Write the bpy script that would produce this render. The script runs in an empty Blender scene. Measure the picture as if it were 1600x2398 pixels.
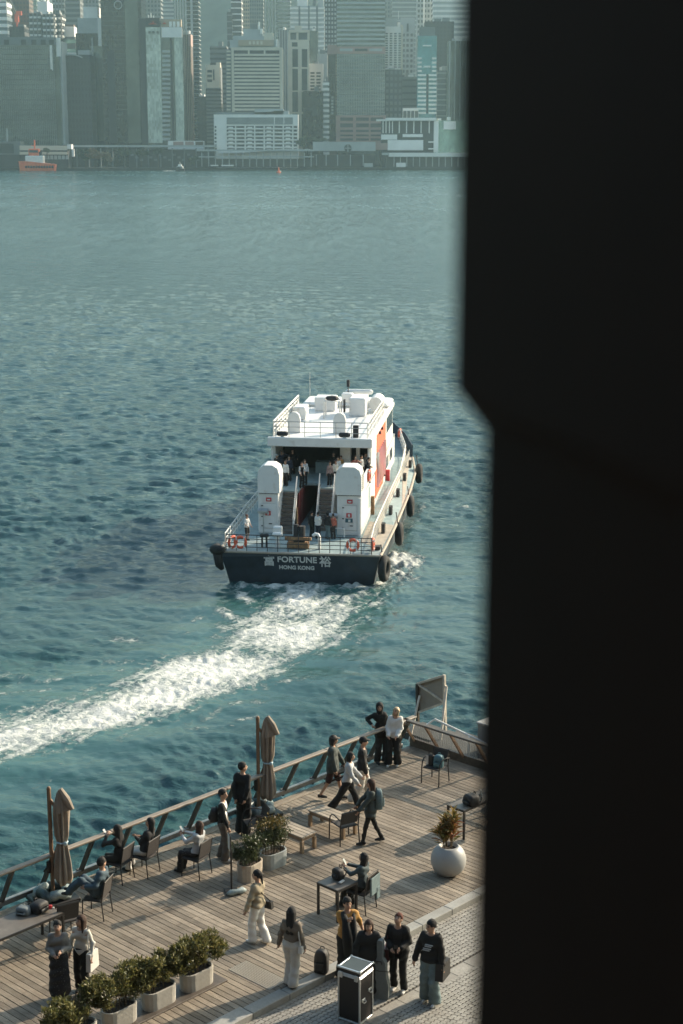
import bpy, bmesh, math, random
import numpy as np
from mathutils import Vector, Matrix
random.seed(7)
RNG = np.random.default_rng(7)
R = math.radians
S = bpy.context.scene
COL = S.collection

# ------------------------------------------------------------------ camera, sky, sun, exposure
CAM_H = 26.0
FPX, CX, CY = 3800.0, 800.0, 1199.0
PITCH = math.atan((CY - 340.0) / FPX)
cam = bpy.data.cameras.new('camera'); cam_o = bpy.data.objects.new('camera', cam); COL.objects.link(cam_o)
cam_o.location = (0, 0, CAM_H); cam_o.rotation_euler = (math.pi / 2 - PITCH, 0, 0)
cam.sensor_fit = 'VERTICAL'; cam.sensor_height = 36.0; cam.lens = 36.0 * FPX / 2398.0
cam.clip_start = 0.05; cam.clip_end = 9000
cam.dof.use_dof = True; cam.dof.focus_distance = 50.0
cam.dof.aperture_fstop = (cam.lens / 1000.0) / 0.019
S.camera = cam_o

SUN_HEAD, SUN_EL = 55.0, 25.0
world = bpy.data.worlds.new('World'); S.world = world; world.use_nodes = True
wn = world.node_tree; wn.nodes.clear()
sky = wn.nodes.new('ShaderNodeTexSky'); sky.sky_type = 'NISHITA'; sky.sun_disc = False
sky.sun_elevation = R(SUN_EL); sky.sun_rotation = R(SUN_HEAD)
sky.air_density = 1.8; sky.dust_density = 3.5; sky.ozone_density = 1.0
tint = wn.nodes.new('ShaderNodeMixRGB'); tint.blend_type = 'MULTIPLY'; tint.inputs[0].default_value = 1.0
tint.inputs[2].default_value = (0.83, 0.975, 1.09, 1)
bg = wn.nodes.new('ShaderNodeBackground'); bg.inputs['Strength'].default_value = 0.134
wo = wn.nodes.new('ShaderNodeOutputWorld')
wn.links.new(sky.outputs[0], tint.inputs[1]); wn.links.new(tint.outputs[0], bg.inputs[0]); wn.links.new(bg.outputs[0], wo.inputs[0])
sun = bpy.data.lights.new('sun', 'SUN'); sun_o = bpy.data.objects.new('sun', sun); COL.objects.link(sun_o)
sun.energy = 4.8; sun.angle = R(0.5); sun.color = (1.0, 0.87, 0.70)
sd = Vector((math.sin(R(SUN_HEAD)) * math.cos(R(SUN_EL)), math.cos(R(SUN_HEAD)) * math.cos(R(SUN_EL)), math.sin(R(SUN_EL))))
sun_o.rotation_euler = sd.to_track_quat('Z', 'Y').to_euler(); sun_o.location = sd * 300
S.view_settings.view_transform = 'Standard'; S.view_settings.look = 'None'
S.view_settings.exposure = 0.76; S.view_settings.gamma = 1.0; S.view_settings.use_curve_mapping = False
S.cycles.use_denoising = True
S.cycles.max_bounces = 6; S.cycles.volume_bounces = 1; S.cycles.transparent_max_bounces = 12
S.cycles.sample_clamp_indirect = 6.0

# ------------------------------------------------------------------ photo pixel -> place in the world
def ray(x, y):
    a = (x - CX) / FPX; b = -(y - CY) / FPX
    return np.array([a, math.cos(PITCH) + b * math.sin(PITCH), -math.sin(PITCH) + b * math.cos(PITCH)])
def at(x, y, z=0.0):
    d = ray(x, y); t = (z - CAM_H) / d[2]
    return np.array([d[0] * t, d[1] * t, z])
def aty(x, y, Y):
    d = ray(x, y); t = Y / d[1]
    return np.array([d[0] * t, Y, CAM_H + d[2] * t])
K = 2398.0 / 2350.0
DZ = 10.0                                   # deck level above the water
UH = 43.5                                   # heading of the long railing
Uv = np.array([math.sin(R(UH)), math.cos(R(UH))]); Vv = np.array([-Uv[1], Uv[0]])
C0 = np.array([1.7148, 41.5527])
def dk(u, v, z=DZ):
    p = C0 + u * Uv + v * Vv
    return (float(p[0]), float(p[1]), z)
DROT = math.atan2(Uv[1], Uv[0])             # rotation that takes local x to the railing direction
def on(x, y, z=DZ):                          # a point of the deck under a point of the photograph (1568 wide copy)
    p = at(x * K, y * K, z); return (float(p[0]), float(p[1]), float(p[2]))

# ------------------------------------------------------------------ mesh building
class MB:
    def __init__(s): s.v = []; s.f = []; s.m = []
    def add(s, vs, fs, m=0):
        o = len(s.v); s.v += [tuple(map(float, p)) for p in vs]
        s.f += [tuple(int(i) + o for i in f) for f in fs]; s.m += [m] * len(fs); return s
    def box(s, c, d, rz=0.0, m=0, M=None):
        x, y, z = d[0] / 2, d[1] / 2, d[2] / 2
        vs = [(-x, -y, -z), (x, -y, -z), (x, y, -z), (-x, y, -z), (-x, -y, z), (x, -y, z), (x, y, z), (-x, y, z)]
        T = Matrix.Translation(c) @ (M.to_4x4() if M else Matrix.Rotation(rz, 4, 'Z'))
        return s.add([T @ Vector(p) for p in vs], [(0, 3, 2, 1), (4, 5, 6, 7), (0, 1, 5, 4), (1, 2, 6, 5), (2, 3, 7, 6), (3, 0, 4, 7)], m)
    def cbox(s, c, d, b=.01, rz=0.0, m=0):          # box with chamfered edges
        x, y, z = d[0] / 2, d[1] / 2, d[2] / 2; b = min(b, x * .9, y * .9, z * .9)
        ring = lambda X, Y, Z: [(-X + b, -Y, Z), (X - b, -Y, Z), (X, -Y + b, Z), (X, Y - b, Z), (X - b, Y, Z), (-X + b, Y, Z), (-X, Y - b, Z), (-X, -Y + b, Z)]
        vs = ring(x - b, y - b, -z) + ring(x, y, -z + b) + ring(x, y, z - b) + ring(x - b, y - b, z)
        fs = [tuple(range(7, -1, -1)), tuple(range(24, 32))]
        for k in range(3):
            for i in range(8):
                j = (i + 1) % 8; fs.append((k * 8 + i, k * 8 + j, k * 8 + 8 + j, k * 8 + 8 + i))
        T = Matrix.Translation(c) @ Matrix.Rotation(rz, 4, 'Z')
        return s.add([T @ Vector(p) for p in vs], fs, m)
    def bar(s, a, b, w, h=None, m=0, up=(0, 0, 1)):   # rectangular bar from a to b
        a = Vector(a); b = Vector(b); h = h or w; d = b - a; L = d.length; z = d.normalized()
        u = Vector(up)
        if abs(z.dot(u)) > .98: u = Vector((0, 1, 0))
        x = u.cross(z).normalized(); y = z.cross(x)
        Mx = Matrix((x, y, z)).transposed()
        return s.box((a + b) / 2, (w, h, L), m=m, M=Mx)
    def tube(s, pts, r, n=8, m=0, closed=False):
        pts = [Vector(p) for p in pts]; k = len(pts)
        rs = r if isinstance(r, (list, tuple)) else [r] * k
        vs = []; prev = None
        for i, p in enumerate(pts):
            if closed: t = pts[(i + 1) % k] - pts[i - 1]
            else: t = pts[min(i + 1, k - 1)] - pts[max(i - 1, 0)]
            t.normalize()
            if prev is None:
                u = Vector((0, 0, 1)) if abs(t.z) < .9 else Vector((1, 0, 0))
                x = t.cross(u).normalized()
            else: x = (prev - t * prev.dot(t)).normalized()
            prev = x; y = t.cross(x)
            for j in range(n):
                a = 2 * math.pi * j / n; vs.append(p + (x * math.cos(a) + y * math.sin(a)) * rs[i])
        fs = []
        for i in range(k if closed else k - 1):
            for j in range(n):
                a = i * n + j; b = i * n + (j + 1) % n; c = ((i + 1) % k) * n
                fs.append((a, b, c + (j + 1) % n, c + j))
        if not closed: fs += [tuple(range(n - 1, -1, -1)), tuple(range((k - 1) * n, k * n))]
        return s.add(vs, fs, m)
    def lathe(s, prof, n=24, c=(0, 0, 0), m=0, sx=1, sy=1):
        vs = [(c[0] + r * sx * math.cos(2 * math.pi * j / n), c[1] + r * sy * math.sin(2 * math.pi * j / n), c[2] + z) for r, z in prof for j in range(n)]
        fs = [(i * n + j, i * n + (j + 1) % n, (i + 1) * n + (j + 1) % n, (i + 1) * n + j) for i in range(len(prof) - 1) for j in range(n)]
        fs += [tuple(range(n - 1, -1, -1)), tuple(range((len(prof) - 1) * n, len(prof) * n))]
        return s.add(vs, fs, m)
    def prism(s, poly, z0, z1, m=0):
        n = len(poly)
        vs = [(p[0], p[1], z0) for p in poly] + [(p[0], p[1], z1) for p in poly]
        return s.add(vs, [tuple(range(n - 1, -1, -1)), tuple(range(n, 2 * n))] + [(i, (i + 1) % n, n + (i + 1) % n, n + i) for i in range(n)], m)
    def ball(s, c, r, n=10, m=0):
        r = r if isinstance(r, (tuple, list)) else (r, r, r)
        vs = []; k = n // 2
        for i in range(1, k):
            t = math.pi * i / k
            vs += [(c[0] + r[0] * math.sin(t) * math.cos(2 * math.pi * j / n), c[1] + r[1] * math.sin(t) * math.sin(2 * math.pi * j / n), c[2] - r[2] * math.cos(t)) for j in range(n)]
        vs += [(c[0], c[1], c[2] - r[2]), (c[0], c[1], c[2] + r[2])]; b = len(vs) - 2
        fs = [(i * n + j, i * n + (j + 1) % n, (i + 1) * n + (j + 1) % n, (i + 1) * n + j) for i in range(k - 2) for j in range(n)]
        fs += [(b, (j + 1) % n, j) for j in range(n)] + [(b + 1, (k - 2) * n + j, (k - 2) * n + (j + 1) % n) for j in range(n)]
        return s.add(vs, fs, m)
    def build(s, name, mats, parent=None, smooth=False, loc=None, rz=0.0):
        me = bpy.data.meshes.new(name); me.from_pydata(s.v, [], s.f)
        mats = mats if isinstance(mats, (list, tuple)) else [mats]
        for m in mats: me.materials.append(m)
        if len(mats) > 1: me.polygons.foreach_set('material_index', s.m)
        if smooth: me.polygons.foreach_set('use_smooth', [True] * len(me.polygons))
        me.update()
        return link(name, me, parent, loc, rz)

def link(name, me, parent=None, loc=None, rz=0.0):
    o = bpy.data.objects.new(name, me); COL.objects.link(o)
    if parent is not None: o.parent = parent
    if loc is not None: o.location = loc
    if rz: o.rotation_euler = (0, 0, rz)
    return o
def np_mesh(name, v, f, mats, parent=None, smooth=True, mi=None):
    me = bpy.data.meshes.new(name); v = np.asarray(v, np.float32); f = np.asarray(f, np.int32); n = f.shape[1]
    me.vertices.add(len(v)); me.vertices.foreach_set('co', v.ravel())
    me.loops.add(f.size); me.loops.foreach_set('vertex_index', f.ravel())
    me.polygons.add(len(f)); me.polygons.foreach_set('loop_start', np.arange(0, f.size, n, dtype=np.int32))
    if smooth: me.polygons.foreach_set('use_smooth', np.ones(len(f), bool))
    mats = mats if isinstance(mats, (list, tuple)) else [mats]
    for m in mats: me.materials.append(m)
    if mi is not None: me.polygons.foreach_set('material_index', np.asarray(mi, np.int32))
    me.update(calc_edges=True)
    return link(name, me, parent)
def tag(o, label, cat, group=None):
    o['label'] = label; o['category'] = cat
    if group: o['group'] = group
    return o
def thing(name, label, cat, loc=(0, 0, 0), rz=0.0, group=None):
    o = bpy.data.objects.new(name, None); COL.objects.link(o); o.empty_display_size = .2
    o.location = loc; o.rotation_euler = (0, 0, rz)
    return tag(o, label, cat, group)
def struct(o): o['kind'] = 'structure'; return o
def stuff(o): o['kind'] = 'stuff'; return o
def dup(root, loc, rz=None, label=None, group=None):
    r = root.copy(); COL.objects.link(r); r.location = loc
    if rz is not None: r.rotation_euler = (0, 0, rz)
    if label: r['label'] = label
    if group: r['group'] = group
    for ch in list(root.children):
        c = ch.copy(); COL.objects.link(c); c.parent = r
        for g in list(ch.children):
            d = g.copy(); COL.objects.link(d); d.parent = c
    return r
def twin(o, loc, rot=None, scale=None):      # a copy of one piece, mesh shared
    c = o.copy(); COL.objects.link(c); c.location = loc
    if rot is not None: c.rotation_euler = rot
    if scale is not None: c.scale = scale
    return c

# ------------------------------------------------------------------ materials
MATS = {}
def mat(name, col, rough=.6, metal=0.0, var=.18, scale=6.0, bump=0.0, stretch=(1, 1, 1), bscale=None, rnd=0.0, spec=.5, dirt=None, trans=0.0, world=None):
    if name in MATS: return MATS[name]
    m = bpy.data.materials.new(name); m.use_nodes = True; nt = m.node_tree; N = nt.nodes; L = nt.links
    p = N['Principled BSDF']; p.inputs['Roughness'].default_value = rough; p.inputs['Metallic'].default_value = metal
    p.inputs['Specular IOR Level'].default_value = spec
    tc = N.new('ShaderNodeTexCoord'); mp = N.new('ShaderNodeMapping'); mp.inputs['Scale'].default_value = stretch
    L.new(tc.outputs['Object'], mp.inputs[0])
    no = N.new('ShaderNodeTexNoise'); no.inputs['Scale'].default_value = scale; no.inputs['Detail'].default_value = 6; no.inputs['Roughness'].default_value = .62
    L.new(mp.outputs[0], no.inputs['Vector'])
    rp = N.new('ShaderNodeValToRGB'); e = rp.color_ramp.elements
    e[0].position = .3; e[1].position = .72
    c = np.array(col[:3]); e[0].color = (*np.clip(c * (1 - var), 0, 1), 1); e[1].color = (*np.clip(c * (1 + var), 0, 1), 1)
    L.new(no.outputs['Fac'], rp.inputs[0]); out = rp.outputs[0]
    if dirt:
        n2 = N.new('ShaderNodeTexNoise'); n2.inputs['Scale'].default_value = dirt[1]; n2.inputs['Detail'].default_value = 5
        L.new(tc.outputs['Object'], n2.inputs['Vector'])
        mr = N.new('ShaderNodeMapRange'); mr.inputs[1].default_value = dirt[2]; mr.inputs[2].default_value = dirt[2] + .18; mr.inputs[4].default_value = dirt[3] if len(dirt) > 3 else .8
        L.new(n2.outputs['Fac'], mr.inputs[0])
        mx = N.new('ShaderNodeMixRGB'); L.new(mr.outputs[0], mx.inputs[0]); L.new(out, mx.inputs[1]); mx.inputs[2].default_value = (*dirt[0], 1); out = mx.outputs[0]
    if world:                                   # broad stains that run across neighbouring pieces
        ge = N.new('ShaderNodeNewGeometry'); n3 = N.new('ShaderNodeTexNoise'); n3.inputs['Scale'].default_value = world[1]; n3.inputs['Detail'].default_value = 7; n3.inputs['Roughness'].default_value = .65
        L.new(ge.outputs['Position'], n3.inputs['Vector'])
        m3 = N.new('ShaderNodeMapRange'); m3.inputs[1].default_value = .42; m3.inputs[2].default_value = .68; m3.inputs[4].default_value = world[2]
        L.new(n3.outputs['Fac'], m3.inputs[0])
        x3 = N.new('ShaderNodeMixRGB'); L.new(m3.outputs[0], x3.inputs[0]); L.new(out, x3.inputs[1]); x3.inputs[2].default_value = (*world[0], 1); out = x3.outputs[0]
    if rnd:
        oi = N.new('ShaderNodeObjectInfo'); hs = N.new('ShaderNodeHueSaturation'); ma = N.new('ShaderNodeMapRange')
        ma.inputs[3].default_value = 1 - rnd; ma.inputs[4].default_value = 1 + rnd
        L.new(oi.outputs['Random'], ma.inputs[0]); L.new(ma.outputs[0], hs.inputs['Value']); L.new(out, hs.inputs['Color']); out = hs.outputs[0]
    L.new(out, p.inputs['Base Color'])
    if bump:
        bn = N.new('ShaderNodeTexNoise'); bn.inputs['Scale'].default_value = bscale or scale * 4; bn.inputs['Detail'].default_value = 4
        L.new(mp.outputs[0], bn.inputs['Vector'])
        b = N.new('ShaderNodeBump'); b.inputs['Strength'].default_value = bump; b.inputs['Distance'].default_value = .02
        L.new(bn.outputs['Fac'], b.inputs['Height']); L.new(b.outputs[0], p.inputs['Normal'])
    if trans: p.inputs['Transmission Weight'].default_value = trans
    MATS[name] = m; return m
def leaf_mat(name, cols, rough=.45):
    if name in MATS: return MATS[name]
    m = bpy.data.materials.new(name); m.use_nodes = True; N = m.node_tree.nodes; L = m.node_tree.links
    p = N['Principled BSDF']; p.inputs['Roughness'].default_value = rough
    g = N.new('ShaderNodeNewGeometry'); oi = N.new('ShaderNodeObjectInfo'); ad = N.new('ShaderNodeMath'); ad.operation = 'ADD'; fr = N.new('ShaderNodeMath'); fr.operation = 'FRACT'
    L.new(g.outputs['Random Per Island'], ad.inputs[0]); L.new(oi.outputs['Random'], ad.inputs[1]); L.new(ad.outputs[0], fr.inputs[0])
    rp = N.new('ShaderNodeValToRGB'); e = rp.color_ramp.elements
    while len(e) < len(cols): e.new(.5)
    for i, c in enumerate(cols): e[i].position = i / (len(cols) - 1); e[i].color = (*c, 1)
    L.new(fr.outputs[0], rp.inputs[0]); L.new(rp.outputs[0], p.inputs['Base Color'])
    tr = N.new('ShaderNodeBsdfTranslucent'); L.new(rp.outputs[0], tr.inputs[0])
    mx = N.new('ShaderNodeMixShader'); mx.inputs[0].default_value = .3
    L.new(p.outputs[0], mx.inputs[1]); L.new(tr.outputs[0], mx.inputs[2]); L.new(mx.outputs[0], N['Material Output'].inputs[0])
    MATS[name] = m; return m
def glass_front(name, col, rough=.12, sx=.5, sz=.3, var=.5, metal=.75):   # curtain wall: pane tints vary, mottled reflections painted into the base colour
    if name in MATS: return MATS[name]
    m = bpy.data.materials.new(name); m.use_nodes = True; N = m.node_tree.nodes; L = m.node_tree.links
    p = N['Principled BSDF']; p.inputs['Metallic'].default_value = metal; p.inputs['Roughness'].default_value = rough
    tc = N.new('ShaderNodeTexCoord'); sn = N.new('ShaderNodeVectorMath'); sn.operation = 'SNAP'; sn.inputs[1].default_value = (1.6, 40, 3.4)
    L.new(tc.outputs['Object'], sn.inputs[0])
    wn_ = N.new('ShaderNodeTexWhiteNoise'); L.new(sn.outputs[0], wn_.inputs['Vector'])
    no = N.new('ShaderNodeTexNoise'); no.inputs['Scale'].default_value = .03; no.inputs['Detail'].default_value = 9
    L.new(tc.outputs['Object'], no.inputs['Vector'])
    a = N.new('ShaderNodeMath'); a.operation = 'MULTIPLY_ADD'; a.inputs[1].default_value = .3; L.new(wn_.outputs['Value'], a.inputs[0]); L.new(no.outputs['Fac'], a.inputs[2])
    rp = N.new('ShaderNodeValToRGB'); e = rp.color_ramp.elements; e[0].position = .48; e[1].position = .86
    c = np.array(col); e[0].color = (*(c * (1 - var)), 1); e[1].color = (*np.clip(c * (1 + var), 0, 1), 1)
    L.new(a.outputs[0], rp.inputs[0]); L.new(rp.outputs[0], p.inputs['Base Color'])
    b = N.new('ShaderNodeBump'); b.inputs['Strength'].default_value = .12; b.inputs['Distance'].default_value = 2.0
    L.new(a.outputs[0], b.inputs['Height']); L.new(b.outputs[0], p.inputs['Normal'])
    MATS[name] = m; return m

# ------------------------------------------------------------------ water
def w0(x, y): return at(x * K, y * K, 0)[:2]
def make_water():
    th_in = np.linspace(R(-13.6), R(13.6), 470)
    th = np.concatenate([np.linspace(R(-42), R(-13.9), 14), th_in, np.linspace(R(13.9), R(42), 14)])
    r = [36.0]
    while r[-1] < 1775: r.append(r[-1] * (1.0026 + .0044 * min(1, max(0, (r[-1] - 170) / 900))))
    r = np.array(r); nr, ntb = len(r), len(th)
    RR, TT = np.meshgrid(r, th, indexing='ij')
    X = RR * np.sin(TT); Y = RR * np.cos(TT)
    P = np.stack([X, Y], -1).reshape(-1, 2)
    rr = RR.ravel(); sp = np.maximum(rr * R(27.2) / 470, np.gradient(r)[:, None].repeat(ntb, 1).ravel() * .8)
    g = np.random.default_rng(3)
    # wake: left and right edge of the white band, as seen, laid on the water
    Lp = [(585, 1344), (535, 1400), (497, 1447), (470, 1488), (350, 1530), (225, 1575), (100, 1608), (-10, 1622), (-160, 1660), (-420, 1740)]
    Rp = [(862, 1344), (855, 1400), (820, 1446), (780, 1486), (690, 1540), (560, 1600), (385, 1654), (225, 1694), (0, 1778), (-240, 1890)]
    Lw = np.array([w0(*p) for p in Lp]); Rw = np.array([w0(*p) for p in Rp])
    tt = np.linspace(0, len(Lp) - 1, 160); ii = np.arange(len(Lp))
    Lf = np.stack([np.interp(tt, ii, Lw[:, k]) for k in (0, 1)], 1); Rf = np.stack([np.interp(tt, ii, Rw[:, k]) for k in (0, 1)], 1)
    kr = np.exp(-.5 * (np.arange(-24, 25) / 9.0) ** 2); kr /= kr.sum()
    sm = lambda A: np.stack([np.convolve(np.pad(A[:, k], 24, mode='reflect', reflect_type='odd'), kr, 'valid') for k in (0, 1)], 1)
    Lf, Rf = sm(Lf), sm(Rf)
    Cn = (Lf + Rf) / 2; T = np.gradient(Cn, axis=0); T /= np.linalg.norm(T, axis=1)[:, None]
    Nn = np.stack([-T[:, 1], T[:, 0]], 1); hw = np.abs(((Rf - Lf) / 2 * Nn).sum(1)); hw = np.maximum(hw, .8)
    foam = np.zeros(len(P)); aer = np.zeros(len(P)); calm = np.zeros(len(P)); wk = np.column_stack([P, np.zeros(len(P))]); cc = np.full(len(P), 9.0); ss = np.zeros(len(P))
    near = np.where((rr < 118) & (np.abs(TT.ravel()) < R(20)))[0]
    for c0 in range(0, len(near), 40000):
        ix = near[c0:c0 + 40000]; Q = P[ix]
        dx = Q[:, None, :] - Cn[None]
        d2 = (dx ** 2).sum(2) / hw[None] ** 2
        k = d2.argmin(1); c = (dx[np.arange(len(ix)), k] * Nn[k]).sum(1) / hw[k]
        al = (dx[np.arange(len(ix)), k] * T[k]).sum(1)
        off = np.where((k == 0) | (k == 159), np.abs(al) / hw[k], 0)
        cc[ix] = np.hypot(c, off); ss[ix] = k / 159.0
        sgn = c
        ca = np.hypot(c, off); fo = np.maximum(np.clip(1.22 - .80 * ca ** 1.6, 0, 1.05), np.clip(.60 - .2 * ca, 0, .42) * (off < 1)) - .10 * np.clip(ss[ix] * 2 - 1, 0, 1)
        # near the stern: two braids with darker water between
        st = np.clip(1 - ss[ix] / .22, 0, 1)
        braid = .62 + .38 * np.cos(c * 5.5 + ss[ix] * 9)
        fo = fo * (1 - st * .75 * (1 - braid))
        # the far half of the band thins out into lace on its upper side
        foam[ix] = np.maximum(foam[ix], fo)
        dsf = np.sqrt(np.maximum(0, -np.log(np.mean(np.exp(-1.2 * np.minimum(d2, 60)), 1) + 1e-30) / 1.2 - 2.4)); aer[ix] = np.maximum(aer[ix], np.clip(1.3 - dsf * .8, 0, 1))
        wk[ix, 0] = ss[ix] * 46; wk[ix, 1] = (dx[np.arange(len(ix)), k] * Nn[k]).sum(1)
        calm[ix] = np.maximum(calm[ix], np.clip(2.0 - dsf * .75, 0, 1))
    lowf = .5 + .25 * np.sin(P[:, 0] * .55 + 1.1 * np.sin(P[:, 1] * .31) + .4) + .25 * np.sin(P[:, 1] * .83 + 1.3 * np.sin(P[:, 0] * .42 + 2))
    foam *= .66 + .5 * lowf
    def blob(cx, cy, ax, ay, ang, amp, arr):
        q = P - np.array([cx, cy]); ca, sa = math.cos(ang), math.sin(ang)
        u = (q[:, 0] * ca + q[:, 1] * sa) / ax; v = (-q[:, 0] * sa + q[:, 1] * ca) / ay
        np.maximum(arr, amp * np.exp(-(u * u + v * v)), out=arr)
    for (x, y, ax, ay, an, am) in [(917, 1290, 1.7, 3.4, .1, 1.0), (900, 1325, 1.9, 2.4, .2, .85), (870, 1345, 1.2, 1.4, 0, .75), (560, 1350, 1.6, .9, 0, .9), (640, 1352, 2.2, 1.0, 0, .9), (730, 1354, 2.2, 1.0, 0, .95), (810, 1354, 1.8, 1.2, 0, .95), (848, 1385, .5, 2.2, .3, .7), (855, 1430, .4, 2.0, .3, .62), (935, 1300, .5, 3.0, .1, .8), (150, 1560, 4.5, .35, .25, .6), (330, 1535, 3.5, .4, .2, .62), (60, 1590, 4, .4, .3, .62), (150, 1700, 2.5, .5, .3, .6), (560, 1650, 1.0, .35, .5, .6), (946, 1205, .7, 4.0, -.15, .5), (968, 1170, .6, 4.0, -.15, .5),
                                   (560, 1375, .7, 2.4, .35, .85), (528, 1415, .6, 2.2, .55, .8), (505, 1442, .8, 1.2, .3, .75),
                                   (282, 1470, 1.5, .8, 0, .6), (260, 1520, 3.5, .6, .1, .55), (60, 1555, 3, 1.0, .1, .5), (570, 1615, 1.2, .5, .2, .6), (655, 1570, .6, .5, 0, .62), (470, 1672, 1.6, .5, .3, .62), (640, 1545, 1, .4, 0, .5), (1066, 1167, .6, .7, 0, .75)]:
        q = w0(x, y); blob(q[0], q[1], ax, ay, an, am, foam)
    for (x, y, ax, ay, am) in [(985, 1330, 7, 10, .95), (1000, 1430, 6, 9, .9), (930, 1250, 3, 7, .6), (400, 1390, 12, 9, .8), (180, 1430, 14, 7, .7), (420, 1450, 8, 6, .7)]:
        q = w0(x, y); blob(q[0], q[1], ax, ay, 0, am, calm)
    q = w0(300, 1555); blob(q[0], q[1], 12, 5, .3, .8, aer)
    q = w0(60, 1560); blob(q[0], q[1], 10, 5, .3, .8, aer)
    h = np.zeros(len(P)); px, py = P[:, 0], P[:, 1]
    wx = px + .8 * np.sin(py * .21 + 1) + .5 * np.sin(px * .33 + py * .12); wy = py + .8 * np.sin(px * .17 + 2) + .5 * np.sin(py * .29 - px * .2)
    lam = np.exp(g.uniform(math.log(.45), math.log(2.5), 90))
    for i, l in enumerate(lam):
        a = .0104 * l ** .80 * (.6 + .8 * g.random()); kk = 2 * math.pi / l
        dr = R(190) + g.normal() * R(27)
        w = np.clip((l / sp - 1.9) / 1.5, 0, 1)
        if l < 4: w = w * (1 - .88 * calm)
        else: w = w * (1 - .35 * calm)
        grp = .65 + .45 * np.sin((px * math.cos(dr + 1.3) + py * math.sin(dr + 1.3)) * kk * .13 + g.random() * 6)
        sn = np.sin(kk * (wx * math.sin(dr) + wy * math.cos(dr)) + g.random() * 6.283); h += a * w * grp * (2 * ((sn + 1) / 2) ** 1.9 - .9)
    h = h - h.mean() + .05 * np.sin(.9 * wx * .42 + .9 * wy + 1) * np.clip(1 - calm, 0, 1)
    # long smooth swells beside the hull
    h += calm * .055 * np.sin(py * 1.5 + .5 * np.sin(px * .5) + px * .12) + calm * .035 * np.sin(py * .83 - px * .23)
    # boiling wash
    boil = np.zeros(len(P))
    for i in range(22):
        l = g.uniform(.4, 1.5); kk = 6.283 / l; dr = g.uniform(0, 6.283)
        boil += .05 * l ** .6 * np.sin(kk * (wx * math.cos(dr) + wy * math.sin(dr)) + g.random() * 6.28) * np.clip((l / sp - 3) / 2, 0, 1)
    h += np.clip(foam, 0, 1) * (.05 + .34 * np.abs(boil)) * (1 + 2.0 * np.clip(1 - ss * 5, 0, 1))
    idx = np.arange(nr * ntb).reshape(nr, ntb)
    f = np.stack([idx[:-1, :-1], idx[:-1, 1:], idx[1:, 1:], idx[1:, :-1]], -1).reshape(-1, 4)[:, ::-1]
    o = np_mesh('water', np.column_stack([P, h]), f, water_mat())
    for nme, arr in (('foam', foam), ('aer', aer), ('calm', calm), ('chop', np.interp(rr, [60, 200, 700, 1700], [.06, .10, .15, .17]) * (1 + .15 * np.clip((rr - 150) / 400, 0, 1) * np.sin(P[:, 1] * .028 + 2.2 * np.sin(P[:, 0] * .006 + 1) + 1.5 * np.sin(P[:, 1] * .0075))))):
        at_ = o.data.attributes.new(nme, 'FLOAT', 'POINT'); at_.data.foreach_set('value', arr.astype(np.float32))
    at_ = o.data.attributes.new('wk', 'FLOAT_VECTOR', 'POINT'); at_.data.foreach_set('vector', wk.astype(np.float32).ravel())
    return struct(o)
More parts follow.
